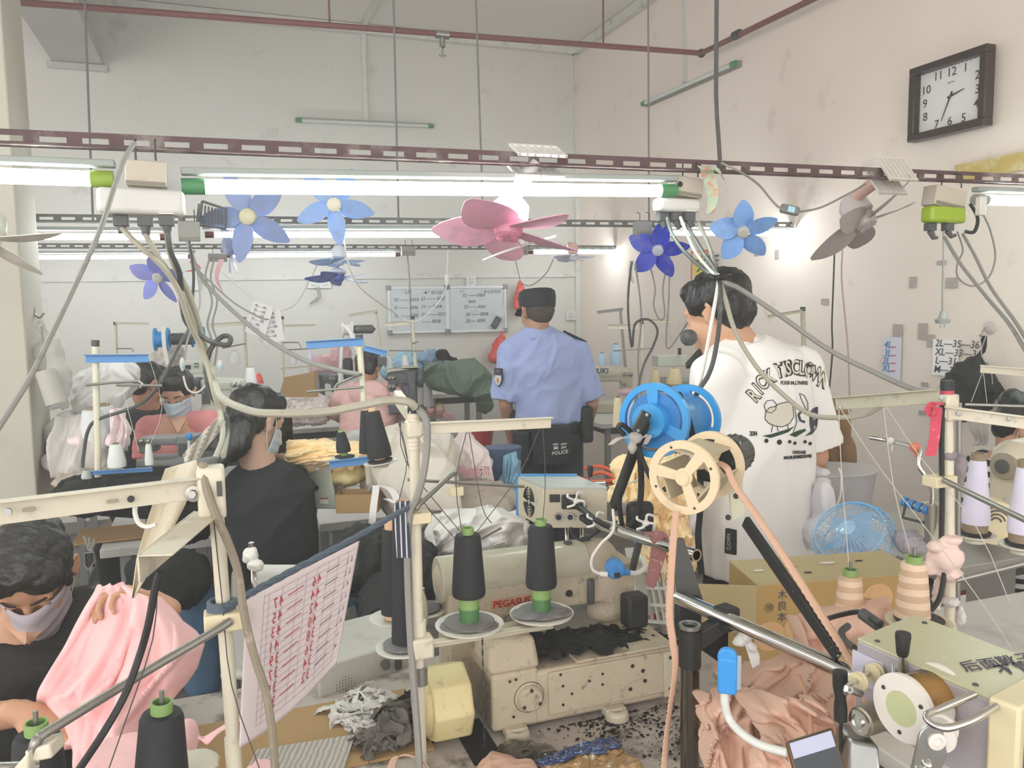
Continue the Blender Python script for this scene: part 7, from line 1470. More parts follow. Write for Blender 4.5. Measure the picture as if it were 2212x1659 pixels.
# peach heap
heap('peach_fabric','rounded mass of peach fabric beneath the folded panels at lower right','fabric',[(1650,1600,1.26,120,80,.10),(1700,1500,1.36,100,60,.08),(1780,1600,1.2,70,80,.07)],mPeach,0.006,0.02,4.2,44)
drape('peach_fabric','broad peach panel spread from the chrome post to the feeder',[(1525,1440),(1600,1500),(1680,1580)],[(1760,1400),(1850,1490),(1850,1580)],1.36,1.16,mPeach,2,1.2,2.6,.8)
drape('peach_fabric','peach folds crumpled under the blue lamp',[(1490,1490),(1510,1570),(1500,1680)],[(1640,1470),(1640,1580),(1700,1680)],1.26,1.12,mPeach,5,1.3,3.0,.5)
drape('peach_fabric','peach swirl of garments in the middle of the heap',[(1590,1500),(1620,1570),(1600,1680)],[(1750,1480),(1810,1570),(1800,1700)],1.16,1.06,mPeach,9,1.3,2.4,-.9)
drape('peach_fabric','smooth fold of peach fabric draped in front of the carton',[(1745,1318),(1720,1350),(1700,1400)],[(1918,1290),(1922,1330),(1918,1375)],1.43,1.36,mPeach,3,.35,1.6,.2)
drape('peach_fabric','peach sleeve rolled left of the black arm',[(1690,1330),(1720,1390),(1740,1450)],[(1760,1325),(1800,1400),(1820,1440)],1.42,1.3,mPeach,13,.8,1.4,.1)
mSeam=mat('peach_trim','c7967b',.9)
mb=MB().tube(Ws([(1725,1460,1.20),(1745,1510,1.14),(1752,1560,1.08),(1750,1600,1.05)]),.0035,8,6);solo('seam_trim',mb,mSeam,'scalloped seam trim curving over the peach heap','trim')
# lamp with gooseneck
t=thing('gooseneck_lamp','small blue magnetic lamp on a white flexible neck','lamp',W(1700,1625,1.0));Yg=1.08
mb=MB();c=W(1572,1445,Yg);mb.lathe([(.0135,0),(.0135,.012),(.0001,.012)],c+V((0,0,.020)),(-.35,-1,.0),24);mb.box(c-V((0.002,.006,.006)),(.026,.012,.052),(1,-.35,0));obj('lamp_head',mb,mat('lamp_blue','3c93dc',.3),t,bev=.003);obj('lamp_lens',MB().box(c+V((.011,-.009,-.002)),(.012,.006,.05),(1,.3,0)),mat('lens_grey','a5b2be',.4),t,bev=.003)
obj('lamp_neck',MB().tube(Ws([(1566,1492,Yg),(1566,1520,Yg),(1575,1552,Yg),(1600,1582,Yg-.02),(1640,1608,Yg-.04),(1700,1626,Yg-.06)]),.0058,14,6),mat('neck_white','d9dcd6',.4),t)
# phone
t=thing('mobile_phone','smartphone with lit screen in a gold edged case at the bottom edge','phone',W(1760,1660,.88));a=W(1696,1602,.88);b=W(1800,1570,.88);d=W(1740,1760,.84);e=d+(b-a);n_=(b-a).cross(d-a).normalized();n_=n_ if n_.y<0 else-n_
mb=MB().hexa([a,b,e,d],[p-n_*.008 for p in(a,b,e,d)]);obj('phone_body',mb,mat('phone_gold','5e4c33',.3,metal=.5),t,bev=.005,seg=3)
def ins(f,g):return a.lerp(b,f).lerp(d.lerp(e,f),g)+n_*.0008
mb=MB().hexa([ins(.06,.03),ins(.94,.03),ins(.94,.97),ins(.06,.97)],[p-n_*.0015 for p in(ins(.06,.03),ins(.94,.03),ins(.94,.97),ins(.06,.97))]);obj('phone_screen',mb,emit('screen_dim','2b3036',.25),t)
mb=MB().hexa([ins(.07,.04),ins(.93,.04),ins(.93,.26),ins(.07,.26)],[p-n_*.0004 for p in(ins(.07,.04),ins(.93,.04),ins(.93,.26),ins(.07,.26))]);mb.v=[tuple(V(p)+n_*.0006)for p in mb.v];obj('screen_header',mb,emit('screen_lilac','9a9bb0',.25),t)
# ---- feeder with roller
zt2=W(1852,1384,1.05).z;A0=PZ(1852,1384,zt2);B0=PZ(2140,1515,zt2);C0=PZ(1976,1332,zt2);D0=B0+(C0-A0);hb=.105;ex=(B0-A0).normalized();ey=(C0-A0).normalized();nf=V((ex.y,-ex.x,0));nf=nf if nf.dot(ey)<0 else-nf;LW=(B0-A0).length
t=thing('elastic_feeder','cream elastic metering device with marker writing and white roller at lower right','machine',A0-V((0,0,hb)));FD=t
mFc=mat('feeder_sage','b9b795',.35,var=.04,vs=20,dirt='dcdcc8',dscale=90,damt=.7,thr=.6)
obj('feeder_case',MB().hexa([A0,B0,D0,C0],[p-V((0,0,hb))for p in(A0,B0,D0,C0)]),mat('feeder_lilac','b5b0b5',.3,metal=.3),t,bev=.0015);obj('lid',MB().hexa([p+V((0,0,.004))for p in(A0,B0,D0,C0)],[A0,B0,D0,C0]),mFc,t,bev=.001)
mIv=mat('panel_ivory','d8cba6',.4)
obj('end_cap',MB().box((B0+D0)/2+ex*.018-V((0,0,.05)),((D0-B0).length+.012,.034,.118),ey,ex),mIv,t,bev=.004);obj('control_panel',MB().box((B0+D0)/2+ex*.036+nf*-.004-V((0,0,.052)),((D0-B0).length-.012,.004,.095),ey,ex),mat('panel_slate','4e5b6d',.3),t)
def F_(u,z,d=.0):return A0+ex*u*LW-V((0,0,z))+nf*d
for(u,v)in((.12,.1),(.14,.88),(.86,.1)):obj('screw',MB().lathe([(.0038,0),(.003,.0015),(.001,.0015)],A0+ex*u*LW+ey*v*(C0-A0).length+V((0,0,.004)),(0,0,1),14),mDark,t)
uw=(ex*.35+ey*1.0).normalized();
wr_=lambda s,o:text(s,o+V((0,0,.0048)),uw,uw.cross(V((0,0,1)))*-1,.020,mat('marker_violet','3b3350',.6),t,'marker_writing',bold=.01,shear=.3)
P=A0+ex*LW*.73+ey*.035;wr_('后面靴子',P);wr_('不管的',P+ex*.030+ey*.03)
obj('label_plate',MB().box(F_(.10,.035,.001),(.050,.001,.042),ex,nf),mat('label_pale','c4c2d4',.6),t);obj('label_print',MB().box(F_(.13,.036,.002),(.022,.0006,.012),ex,nf),mat('print_mauve','8a7f8f',.7),t)
# lever
P=F_(.40,.030,.006);obj('lever',MB().cyl(P,P+V((0,0,.045)),.0042,14),mChrome,t);obj('lever_ball',MB().ell(P,(.009,.008,.008)),mChrome,t);obj('lever_grip',MB().lathe([(.006,0),(.0075,.004),(.0095,.026),(.009,.030),(.001,.0305)],P+V((0,0,.040)),(0,0,1),20),mCbK,t)
# rollers
P=W(1955,1528,.93);ax_=nf;obj('main_roller',MB().lathe([(.033,0),(.035,.003),(.035,.058),(.033,.060)],P,-ax_,40),mat('roller_brown','54402c',.35,var=.5,vs=14,dirt='9a7235',dscale=9,damt=.9,thr=.45),t)
mWh=mat('roller_white','e0dad2',.35)
obj('roller_flange',MB().lathe([(.040,-.003),(.041,0),(.041,.006),(.020,.007),(.001,.007)],P,ax_,48),mWh,t);obj('roller_flange',MB().lathe([(.040,0),(.041,.003),(.040,.006)],P-ax_*.064,ax_,40),mWh,t)
obj('roller_label',MB().lathe([(.021,.007),(.021,.0076),(.001,.0076)],P,ax_,32),mat('label_green','b9bf93',.6),t)
x,y,z=frame(ax_)
for i in range(3):a=.5+i*2.09;obj('screw',MB().lathe([(.0028,.007),(.0024,.008),(.001,.008)],P+(x*math.cos(a)+y*math.sin(a))*.030,ax_,12),mDark,t)
P2=W(1858,1560,1.0);obj('side_roller',MB().lathe([(.016,0),(.019,.002),(.019,.06),(.019,.062)],P2,-ax_,32),mat('roller_steel','a39b87',.3,metal=.6),t);obj('bearing',MB().lathe([(.016,.0),(.016,.003),(.011,.003),(.011,.001),(.006,.001),(.006,.004),(.001,.004)],P2,ax_,28),mChrome,t)
for(x0,y0,Yq)in((1848,1475,.99),(1884,1455,1.01)):obj('guide_pulley',MB().lathe([(.004,0),(.0125,.0005),(.0125,.003),(.009,.005),(.0125,.007),(.0125,.0095),(.004,.010)],W(x0,y0,Yq),-ax_,28),mIv,t)
obj('pulley_shaft',MB().tube([W(1828,1497,.97),W(1828,1485,.965),W(1850,1470,.99),W(1885,1452,1.02),F_(.22,.034,0)],.0032,10,3),mChrome,t);obj('wing_nut',MB().cyl(W(1836,1490,.965),W(1858,1498,.975),.005,12),mSteel,t)
mb=MB();pquad(mb,[(1930,1430,1.0),(1958,1425,1.0),(1955,1500,.97),(1928,1495,.97)],(0,.006,0));obj('hinge_plate',mb,mChrome,t,bev=.003)
P3=W(2022,1600,.87);mb=MB().prism([(.020*math.cos(a)+(0 if math.sin(a)>0 else-.014*0),.020*math.sin(a))for a in[i*.262 for i in range(13)]]+[(-.03,-.055),(.0,-.055)],P3,(1,.0,0),(0,0,1),.004);obj('pressure_bracket',mb,mSteel,t,bev=.001)
obj('pressure_roller',MB().lathe([(.010,-.004),(.010,.0),(.006,.001),(.005,-.002),(.001,-.002)],P3+V((0,-.003,0)),(0,-1,0),28),mWh,t);obj('white_roller',MB().lathe([(.018,0),(.019,.002),(.019,.008),(.016,.010),(.016,.018),(.019,.020),(.019,.024),(.012,.024),(.012,.06)],P3+V((.004,.004,0)),(.55,.8,.12),32),mWh,t)
obj('handle_loop',MB().tube([W(2158,1522,.87),W(2100,1556,.85),W(2045,1573,.84),W(2012,1562,.85),W(2002,1545,.86),W(2030,1532,.87),W(2105,1500,.89)],.0042,12,5),mChrome,t)
for(x0,y0)in((2000,1648),(1985,1662)):obj('cap_nut',MB().lathe([(.0055,0),(.0055,.004),(.003,.008),(.001,.009)],W(x0,y0,.84),(0,-1,0),14),mChrome,t)
mb=MB();pquad(mb,[(1838,1600,1.0),(1900,1612,.98),(1905,1700,.96),(1828,1700,.99)],(0,.05,0));obj('clamp_foot',mb,mSteel,t,bev=.004)
solo('screwdriver',MB().lathe([(.0025,-.06),(.0025,0),(.0085,.003),(.0085,.02),(.007,.035),(.0095,.05),(.0095,.070),(.001,.072)],W(1816,1560,1.02),(-.04,0,1),20),mCbK,'black handled screwdriver upright beside the feeder rollers','tool')
cable([(1778,1340,1.3),(1810,1330,1.24),(1850,1322,1.2),(1868,1328,1.17),(1900,1350,1.12)],.0042,mCbK,'black cord plugged into the back of the right feeder')
cable([(1832,1352,1.2),(1818,1365,1.18),(1825,1385,1.15),(1845,1400,1.12)],.0055,mCbD,'ribbed black connector cord at the feeder corner')
solo('plug_body',MB().cyl(W(1862,1325,1.17),W(1900,1352,1.14),.009,12),mCbD,'dark plug body behind the right feeder','plug')
# blue roller bracket, bent chrome pipe, machine parts beyond
t=thing('bent_pipe','bent chrome pipe with orange and white ties standing on a cream base','pipe',W(2012,1130,1.95));obj('pipe_run',MB().tube(Ws([(1880,945,2.15),(1925,953,2.1),(1978,966,2.0),(1988,975,1.98),(1985,1005,1.97),(2000,1030,1.96),(2013,1055,1.95),(2013,1090,1.95)]),.0058,12,5),mChrome,t);obj('pipe_socket',MB().cyl(W(2010,1090,1.95),W(2010,1170,1.95),.0135,16),mRod,t)
heap('orange_tie','orange cloth tie at the bend of the chrome pipe','knot',[(1976,966,1.99,12,12,.014),(1980,980,1.99,6,10,.008)],mat('tie_orange','dc7f66',.8),.003,.007,50,3);heap('white_tie','white string tie on the chrome pipe','knot',[(1924,953,2.09,8,9,.011),(1927,968,2.09,3,10,.004)],mCbW,.003,.005,60,4)
t=thing('roller_bracket','blue collared roller on a black wire bracket','bracket',W(1975,1110,2.0));a=W(1952,1083,2.0);b=W(2004,1102,1.95);obj('roller',MB().cyl(a,b,.008,14),mSteel,t)
for f in(.05,.35,.65,.95):obj('collar',MB().cyl(a.lerp(b,f)-(b-a).normalized()*.005,a.lerp(b,f)+(b-a).normalized()*.005,.0125,16),MATS['plug_blue'],t)
obj('wire_frame',MB().tube(Ws([(1956,1090,2.0),(1950,1118,2.0),(1998,1130,1.96),(2002,1105,1.95)]),.004,8),mCbD,t)
mb=MB();pquad(mb,[(2000,1092,1.97),(2045,1092,1.93),(2045,1175,1.9),(2000,1168,1.95)],(0,.05,0));solo('machine_bracket',mb,mCream,'cream bracket box behind the right stand pole','bracket',bev=.004)
# ---- grey table with motor cabinet at right
tq=PZ(2080,1225,.78);aq,bq_=ab(tq);table(aq-.10,aq+1.1,bq_,bq_+.62,.78,'grey topped machine table at the right wall side',mat('top_grey','a4a19c',.45,var=.06),name='sewing_table')
t=thing('motor_cabinet','grey metal drive cabinet with red warning label under the right table','cabinet',RM(aq+.10,bq_+.12,.3));cB=RM(aq+.14,bq_+.2,.52);obj('cabinet_body',MB().box(cB,(.34,.30,.42),AX),mat('cabinet_grey','8b8884',.4,var=.05),t,bev=.01)
fx=cB-BX*.152;obj('warning_label',MB().box(fx-AX*.10+V((0,0,.13)),(.07,.002,.05),AX),mPaper,t);obj('label_red',MB().box(fx-AX*.10+V((0,0,.15))-BX*.001,(.07,.002,.014),AX),mat('label_dkred','6b2730',.5),t);obj('brand_patch',MB().box(fx-AX*.09+V((0,0,.03)),(.10,.002,.06),AX),MATS['label_dkred'],t)
# right edge machine
P=W(2165,1008,1.85);t=thing('sewing_machine','cream sewing machine with brown handwheel behind the white cones','sewing machine',P-V((0,0,.2)));obj('handwheel',MB().lathe([(.018,0),(.030,.002),(.033,.01),(.033,.032),(.028,.036)],P,(.85,.5,0),36),mat('wheel_taupe','8f8472',.4),t);obj('wheel_hub',MB().lathe([(.017,-.002),(.008,-.003),(.001,-.003)],P,(.85,.5,0),24),mCbD,t)
mb=MB();d=V((.85,.5,0)).normalized();mb.cap(P+d*.05+V((0,0,.01)),P+d*.32+V((0,0,.01)),.05,.05);mb.box(P+d*.09-V((0,0,.09)),(.10,.10,.2),d);mb.box(P+d*.22-V((0,0,.17)),(.42,.16,.05),d);blob(mb,.006,mCream,2,parent=t,name='machine_body')
obj('drive_cover',MB().lathe([(.001,.004),(.03,.004),(.048,0),(.05,-.03)],W(2150,1130,1.72),(-.2,-1,0),36),mIv,t)
mb=MB()
for r in(.012,.020,.028,.036):mb.tube([W(2150,1130,1.715)+V((math.cos(a)*r,-.002,math.sin(a)*r))for a in[.2+i*.14 for i in range(18)]],.0016,6)
obj('cover_vents',mb,mCbD,t)
mb=MB();flatbar(mb,W(2118,797,2.2),W(2260,808,2.1),.020,.012);solo('guide_bar',mb,mStand,'short cream guide bar entering from the right edge above the black bag','bar')
solo('guide_rod',MB().cyl(W(2085,874,2.2),W(2215,878,2.15),.004,10),mSteel,'thin steel rod below the short guide bar at the right edge','rod')
# fan wrapped in plastic, bin, brown trousers
Pf=W(1842,1160,2.1);t=thing('desk_fan','pale blue cage fan wrapped in clear plastic','fan',Pf-V((0,0,.08)));mBl=mat('cage_blue','6fb4e6',.3);nx,ny,nz=frame((-.55,-.45,.72));mb=MB()
for zz,rr in((0,.105),(.03,.090),(-.03,.090)):mb.tube([Pf+nz*zz+(nx*math.cos(i*.2094)+ny*math.sin(i*.2094))*rr for i in range(30)],.0028,6,closed=True)
for i in range(36):a=i*.1745;dd=nx*math.cos(a)+ny*math.sin(a);mb.tube([Pf+nz*.042+dd*.02,Pf+nz*.036+dd*.07,Pf+dd*.105,Pf-nz*.036+dd*.07,Pf-nz*.042+dd*.02],.0011,5)
obj('cage',mb,mBl,t);obj('hub',MB().cyl(Pf-nz*.045,Pf+nz*.045,.022,20),mBl,t)
for k in range(5):
 bm2=blade_mb(.085,.6,k/5);M3=Matrix((nx,ny,nz)).transposed();bm2.v=[tuple(Pf+M3@V(p))for p in bm2.v];obj('blade',bm2,mBl,t)
heap('plastic_wrap','clear crinkled plastic bag over the blue cage fan','wrap',[(1842,1160,2.1,92,62,.13),(1800,1185,2.1,50,30,.1)],mat('clear_bag','dbe6ea',.08,alpha=.28,coat=1.0),.007,.02,12,6)
t=thing('plastic_bin','light grey plastic bin filled with white cloth behind the wrapped fan','bin',W(1800,1180,2.6));B1=W(1800,1020,2.6);mb=MB();P0=W(1798,1180,2.6);hB=B1.z-P0.z
for s1 in(1,):mb.loft([(P0,.10,.08),(B1,.14,.11),(B1+V((0,0,.012)),.150,.118)],(1,.2,0),24)
obj('bin_body',mb,mat('bin_grey','b4b3b6',.5),t,bev=.003)
heap('white_cloth','white cloth spilling from the grey bin','cloth',[(1765,1040,2.55,30,30,.08),(1775,1090,2.42,26,60,.06),(1765,1150,2.4,30,40,.05)],mat('cloth_white','d9d7dc',.9),.006,.02,9,14,ds=(1,1,.4));cable([(1812,1012,2.45),(1818,1030,2.43),(1815,1070,2.43),(1806,1095,2.43)],.0035,mCbW,'white drawstring hanging over the grey bin')
heap('brown_coat','brown quilted cloth hanging behind the man in white','cloth',[(1800,930,2.85,34,70,.06),(1820,985,2.85,24,60,.05),(1775,990,2.85,34,46,.05),(1806,880,2.85,18,22,.03)],mat('cloth_brown','7d6243',.85,var=.1),.008,.02,7,5,ds=(1,1,.4))
heap('red_bag','red plastic bag tucked behind the grey bin','bag',[(1850,1060,2.9,18,40,.05),(1846,1020,2.9,12,20,.03)],mRedBag,.007,.016,12,6);heap('yarn_bundle','bundle of grey fabric yarn loops on the right table','yarn',[(1972,1170,2.0,34,24,.06)],mat('yarn_grey','aaa3ac',.9),.004,.012,22,7,ds=(1.6,1.6,.4))
heap('yellow_fabric','frilly heap of pale yellow fabric under the take-up reel','fabric',[(1400,1080,2.35,80,90,.12),(1440,1180,2.25,70,80,.12),(1370,1020,2.4,50,34,.1),(1450,1040,2.35,60,60,.1)],mat('cloth_yellow','fde0b0',.85,var=.04,vs=10),.005,.022,15,51)
heap('white_cloth','white cloth sticking out under the yellow heap','cloth',[(1490,1120,2.2,22,40,.06),(1460,1300,2.1,14,40,.05)],mat('cloth_white','d9d7dc',.9),.005,.018,14,14)
# white crate
t=thing('crate','white slatted plastic crate with red goods inside, standing behind the machine','crate',W(1410,1345,2.15));P0=W(1375,1340,2.15);P1=W(1440,1345,2.05);u=(P1-P0).normalized();mb=MB();hC=.14
for i in range(6):mb.box(P0+u*(P1-P0).length*i/5+V((0,0,hC/2)),(.006,.006,hC),u)
for k in range(4):mb.box((P0+P1)/2+V((0,0,hC*k/3)),((P1-P0).length+.01,.008,.008),u)
obj('crate_front',mb,mPlW,t);obj('crate_back',MB().box((P0+P1)/2+V((.01,.20,hC/2)),((P1-P0).length,.006,hC),u),mPlW,t);obj('crate_side',MB().box(P1+V((.01,.10,hC/2)),(.006,.2,hC),u),mPlW,t);obj('crate_side',MB().box(P0+V((0,.10,hC/2)),(.006,.2,hC),u),mPlW,t)
heap('red_goods','red pieces inside the white crate','goods',[(1412,1315,2.2,16,18,.05)],mat('goods_red','d65a4c',.6),.005,.01,30,5)
# threads
TL=['from the sage bar to the short peach cone','from the sage bar tip far down to the lower right','from the middle of the sage bar to the tall peach cone','from the middle of the sage bar toward the cabinet','left down from the short bar at the right edge','right down from the short bar at the right edge','left down from the centre guide bar to the left black cone','right down from the centre guide bar past the left black cone','slanting from the guide bar end to the left black cone','straight from the bar end to the right black cone','leftmost from the short rear bar to the left black cone','second from the short rear bar to the left black cone','from the short rear bar to the tall black tube','below the short arm of the left stand','along the left stand pole past the chart','from the blue top bar to the white cone','from the lower rod of the blue stand','from the end of the blue bar to the narrow cone']
mTh=mat('thread_pale','c9c4b8',.8);mThD=mat('thread_dark','55514c',.8)
for pts,dk in(([(1812,885,1.63),(1818,1020,1.55),(1834,1225,1.45)],0),([(1816,883,1.63),(1900,1010,1.55),(2030,1180,1.4),(2140,1330,1.3),(2230,1480,1.2)],0),([(1908,875,1.58),(1930,1050,1.5),(1968,1200,1.4)],0),([(1912,875,1.58),(1990,990,1.5),(2110,1140,1.45),(2180,1300,1.4)],0),([(2124,800,2.18),(2098,868,2.1)],0),([(2124,800,2.18),(2132,870,2.1)],0),([(1010,926,1.52),(985,1040,1.5),(1000,1160,1.5)],1),([(1012,926,1.52),(1040,1090,1.55),(1062,1130,1.6)],1),([(1170,915,1.56),(1120,1028,1.6),(1022,1158,1.52)],1),([(1172,915,1.56),(1178,1040,1.6),(1172,1130,1.62)],1),([(862,905,1.5),(872,960,1.48),(905,1070,1.46),(985,1165,1.5)],1),([(866,905,1.5),(878,1000,1.48),(1000,1155,1.5)],1),([(858,905,1.5),(880,990,1.48),(862,1080,1.47)],1),([(340,1240,.98),(330,1380,.98),(270,1560,.96),(235,1660,.95)],1),([(458,1090,1.09),(480,1300,1.08),(500,1480,1.07),(560,1659,1.05)],1),([(205,770,2.65),(255,960,2.65)],0),([(262,830,2.65),(300,975,2.6)],0),([(320,768,2.62),(350,880,2.65),(322,965,2.6)],0)):
 o_=solo('thread',MB().tube(Ws(pts),.0008 if not dk else .0009,5,3),mThD if dk else mTh,('dark' if dk else 'pale')+' taut thread running '+TL[len([0 for z in bpy.data.objects if z.name.startswith('thread.')or z.name=='thread'])],'thread')
# --- tables farther back
def tpx(x0,y0,x1,y1,z,dep,label,m=None):
 a0,b0=ab(PZ(x0,y0,z));a1,b1=ab(PZ(x1,y1,z));b=min(b0,b1);return table(a0,a1,b,b+dep,z,label,m)
tpx(215,1188,480,1155,.76,.55,'white ruler edged table under the salmon top woman')
tpx(690,1132,835,1112,.76,.6,'white table carrying the small carton and the grey green machine')
tpx(600,922,870,912,.76,.6,'long white table before the person in the hoodie')
tpx(1285,912,1500,902,.76,.6,'white table under the machines near the right wall')
tpx(915,852,1060,845,.95,.45,'white shelf table under the green sack',mTop)
tpx(150,985,560,975,.74,.6,'far left table hidden behind the seated people')
o=RM(0,0,0)
o=obj('cardboard_sheet',MB().box(PZ(270,1150,.768),(.34,.22,.006),AX),mCard);tag(o,'brown cardboard sheet on the near left white table behind the ruler edge','cardboard')
mb=MB();a_,b_=ab(PZ(215,1186,.76));a2,b2=ab(PZ(330,1172,.76));
for i in range(40):mb.box(RM(a_+.02+i*.012,min(b_,b2)-.0035,.74),(.0012,.002,.018 if i%5==0 else .010),AX)
solo('edge_ruler',mb,mInk,'printed ruler marks along the edge of the near left white table','ruler')
def chair(x,y,Yv,ang,label):
 P=W(x,y,Yv);t=thing('chair',label,'chair',(P.x,P.y,0));d=V((math.sin(R(ang)),math.cos(R(ang)),0));s=d.cross(V((0,0,1)));z0=.45;zb_=P.z;c=V((P.x,P.y,z0));H=zb_-z0
 def bk(u,v):a=(u-.5)*1.9;w=.21*(1-.12*v**3);return c+s*math.sin(a)*w+d*(.07*(1-math.cos(a))-.04*v)*1.0+V((0,0,H*v*(1-.10*(abs(u-.5)*2)**4)))
 obj('backrest',MB().sheet(bk,24,10,.005),mWhP,t,ang=180);obj('seat',MB().box(c+d*.2,(.42,.42,.03),s,d),mWhP,t,bev=.012)
 for i in(-1,1):
  for j in(.03,.38):obj('leg',MB().cyl(c+s*i*.17+d*j,(c.x+s.x*i*.2+d.x*j,c.y+s.y*i*.2+d.y*j,0),.012,10),mLeg,t)
mWhP=mat('chair_white','d6d4cd',.35)
chair(600,1212,2.52,5,'white moulded chair of the long haired woman');chair(800,925,4.9,0,'white moulded chair behind the person in the hoodie')
# --- stands farther back
def stand2(x,y0,y1,Yv,m,label,bars=(),rods=(),x1=None,r=.011):
 t=thing('thread_stand',label,'thread stand',W(x1 or x,y1,Yv));obj('pole',MB().cyl(W(x,y0,Yv),W(x1 or x,y1,Yv),r,14),m if m!=mBlueSt else mStand,t);obj('pole_cap',MB().cyl(W(x,y0-12/Yv*3,Yv),W(x,y0,Yv),r*1.15,14),mCbD,t)
 for(a,b,c,d,h)in bars:mb=MB();flatbar(mb,W(a,b,Yv-.02),W(c,d,Yv-.02),h*m_(Yv),.014);obj('guide_bar',mb,m,t,bev=.001)
 for q in rods:obj('guide_rod',MB().tube(Ws(q,Yv-.03),.0045,8,2),mRod,t)
stand2(206,748,1030,2.65,mBlueSt,'stand with long blue top bar left of the black tee person',[(185,775,322,774,17),(200,1022,330,1014,9)],[[(186,832),(300,823),(303,838)],[(252,832),(350,833)]],212)
stand2(776,735,880,2.8,mBlueSt,'stand with bright blue bars in front of the hoodie',[(662,746,786,738,16),(786,752,835,764,12)],[[(782,808),(728,830),(725,845)],[(664,846),(785,836)]],786)
stand2(249,702,830,5.3,mStand,'far left cream stand with single bar',[(250,698,322,700,5)],[[(252,753),(285,753),(286,760)]],254)
stand2(527,692,800,5.2,mStand,'far cream stand with perforated bar above the hanging notes',[(450,704,528,698,8)],[[(480,752),(530,742)]],533);stand2(609,690,820,5.2,mStand,'far cream stand right of the hanging notes',[(615,704,682,703,5),(605,797,690,790,5)],[[(612,740),(645,740),(650,755)],[(615,756),(685,752)]],611)
stand2(812,677,750,6.0,mStand,'beige stand standing against the back wall left of the whiteboards',[(754,682,815,672,6)],[],822);stand2(891,690,900,5.1,mStand,'cream stand in front of the left whiteboard',[(830,702,885,697,8),(868,793,905,796,8)],[[(890,742),(903,738)],[(840,757),(915,758)]],905)
stand2(1340,672,795,6.2,mat('stand_grey','9d9c9a',.5),'grey stand with sloping bar near the room corner',[(1290,675,1346,668,6)],[],1351);stand2(1386,700,850,5.2,mStand,'cream stand tangled in cords behind the blue spool',[(1312,706,1378,706,10),(1390,692,1452,694,6)],[[(1325,758),(1412,751)]],1388)
stand2(1734,672,800,3.9,mSage,'sage stand with one bar right of the man in white',[(1658,684,1732,672,7)],[],1738)
stand2(855,800,800.5,5.1,mStand,'short cream tray arm carrying two small cones',[(835,800,905,798,9)])
# --- cones farther back: x, ytop, ybottom, Y, width px, colour, label
G='white thread cones on far tables'
for x,yt,yb,Yv,w,c,k,lab,g in((205,880,978,3.0,62,'d9dbdb','8f7d66','big white thread cone behind the blue barred stand',0),(232,872,968,3.15,54,'d9dbdb','8f7d66','big white thread cone behind its twin at the left',0),(253,958,1009,2.6,38,'d6d8d6','6d7a55','white thread cone on the left of the blue tray',0),(323,958,1005,2.55,18,'cfd2d0','6d7a55','narrow grey white cone on the right of the blue tray',0),(188,1016,1042,2.7,22,'c4c9c8','6d7a55','small pale cone below the blue tray',0),(507,757,786,4.9,24,'dcdcda','c9c7c0','white thread cone under the perforated bar',0),(543,792,842,4.0,27,'dedede','b3a17e','white thread cone behind the long haired woman',0),(634,757,786,5.1,14,'d9d7e0','c9c7c0','slim white cone left on the tray behind the notes',0),(670,756,784,5.1,13,'d9d7e0','c9c7c0','slim white cone right on the tray behind the notes',0),(840,768,796,5.1,17,'dcdedd','9fae9a','small white cone left on the tray arm',0),(876,765,793,5.1,16,'dcdedd','8f8f8a','small white cone right on the tray arm',0),(910,822,874,5.8,20,'dedee0','8f7d66','tall white cone left of the scissors',0),(926,824,878,5.7,22,'dedee0','8f7d66','tall white cone right beside its twin near the scissors',0),(1300,762,790,5.5,20,'bcd6e8','777777','small sky blue cone on the maker lettered machine',0),(1330,742,788,5.5,26,'b4d0e4','8a8f96','tall sky blue cone under clear film',0),(1415,798,832,4.7,22,'dccda4','a89a78','small straw coloured cone behind the blue spool',0),(1456,795,830,4.6,34,'dccda4','a89a78','large straw coloured cone behind the blue spool',0),(1335,856,922,3.6,24,'e0d2ac','8f6f66','cream thread cone right of the officer',0),(1362,858,926,3.6,30,'d5d0e0','8f7d66','lilac white thread cone right of the officer',0),(685,950,984,2.9,22,'27282a','86a663','small black cone with green tip before the yellow bundle',0),(793,882,980,2.25,34,'27282a','d8b494','tall black cone half hidden behind its twin above the blue bar',0)):
 P=W(x,yb,Yv);h=W(x,yt,Yv).z-P.z;w*=m_(Yv);cone(lab,P,w*.33,w*.5,h*.93,c,k,coreh=h*.07,stub=.002)
P=W(822,996,2.2);h=W(812,884,2.2).z-P.z;cone('tall black cone with tan core leaning above the blue bar',P,.020,.0335,h*.88,'27282a','d8b494',up=(-.13,0,1),coreh=.012,stub=.012);disc('white rimmed plate under the leaning black cone',P-V((0,0,.004)),.046,mDishW,up=(-.13,0,1),pad=MATS['felt_black'])
P=W(745,990,2.5);h=W(742,928,2.5).z-P.z;cone('black cone with green core on a dark plate before the yellow bundle',P,.014,.022,h*.68,'27282a','86a663',up=(-.12,0,1),coreh=.008,stub=h*.22);disc('dark plate under the green cored black cone',P,.042,mDishW,pad=MATS['felt_black'])
mb=MB();flatbar(mb,W(712,1004,2.45),W(832,990,2.3),.022,.016);solo('tray_bar',mb,mBlueSt,'blue tray bar carrying the black cones','bar');solo('stand_tube',MB().cyl(W(794,1000,2.45),W(798,1045,2.45),.010,12),mSage,'short pale tube under the blue tray bar','tube')
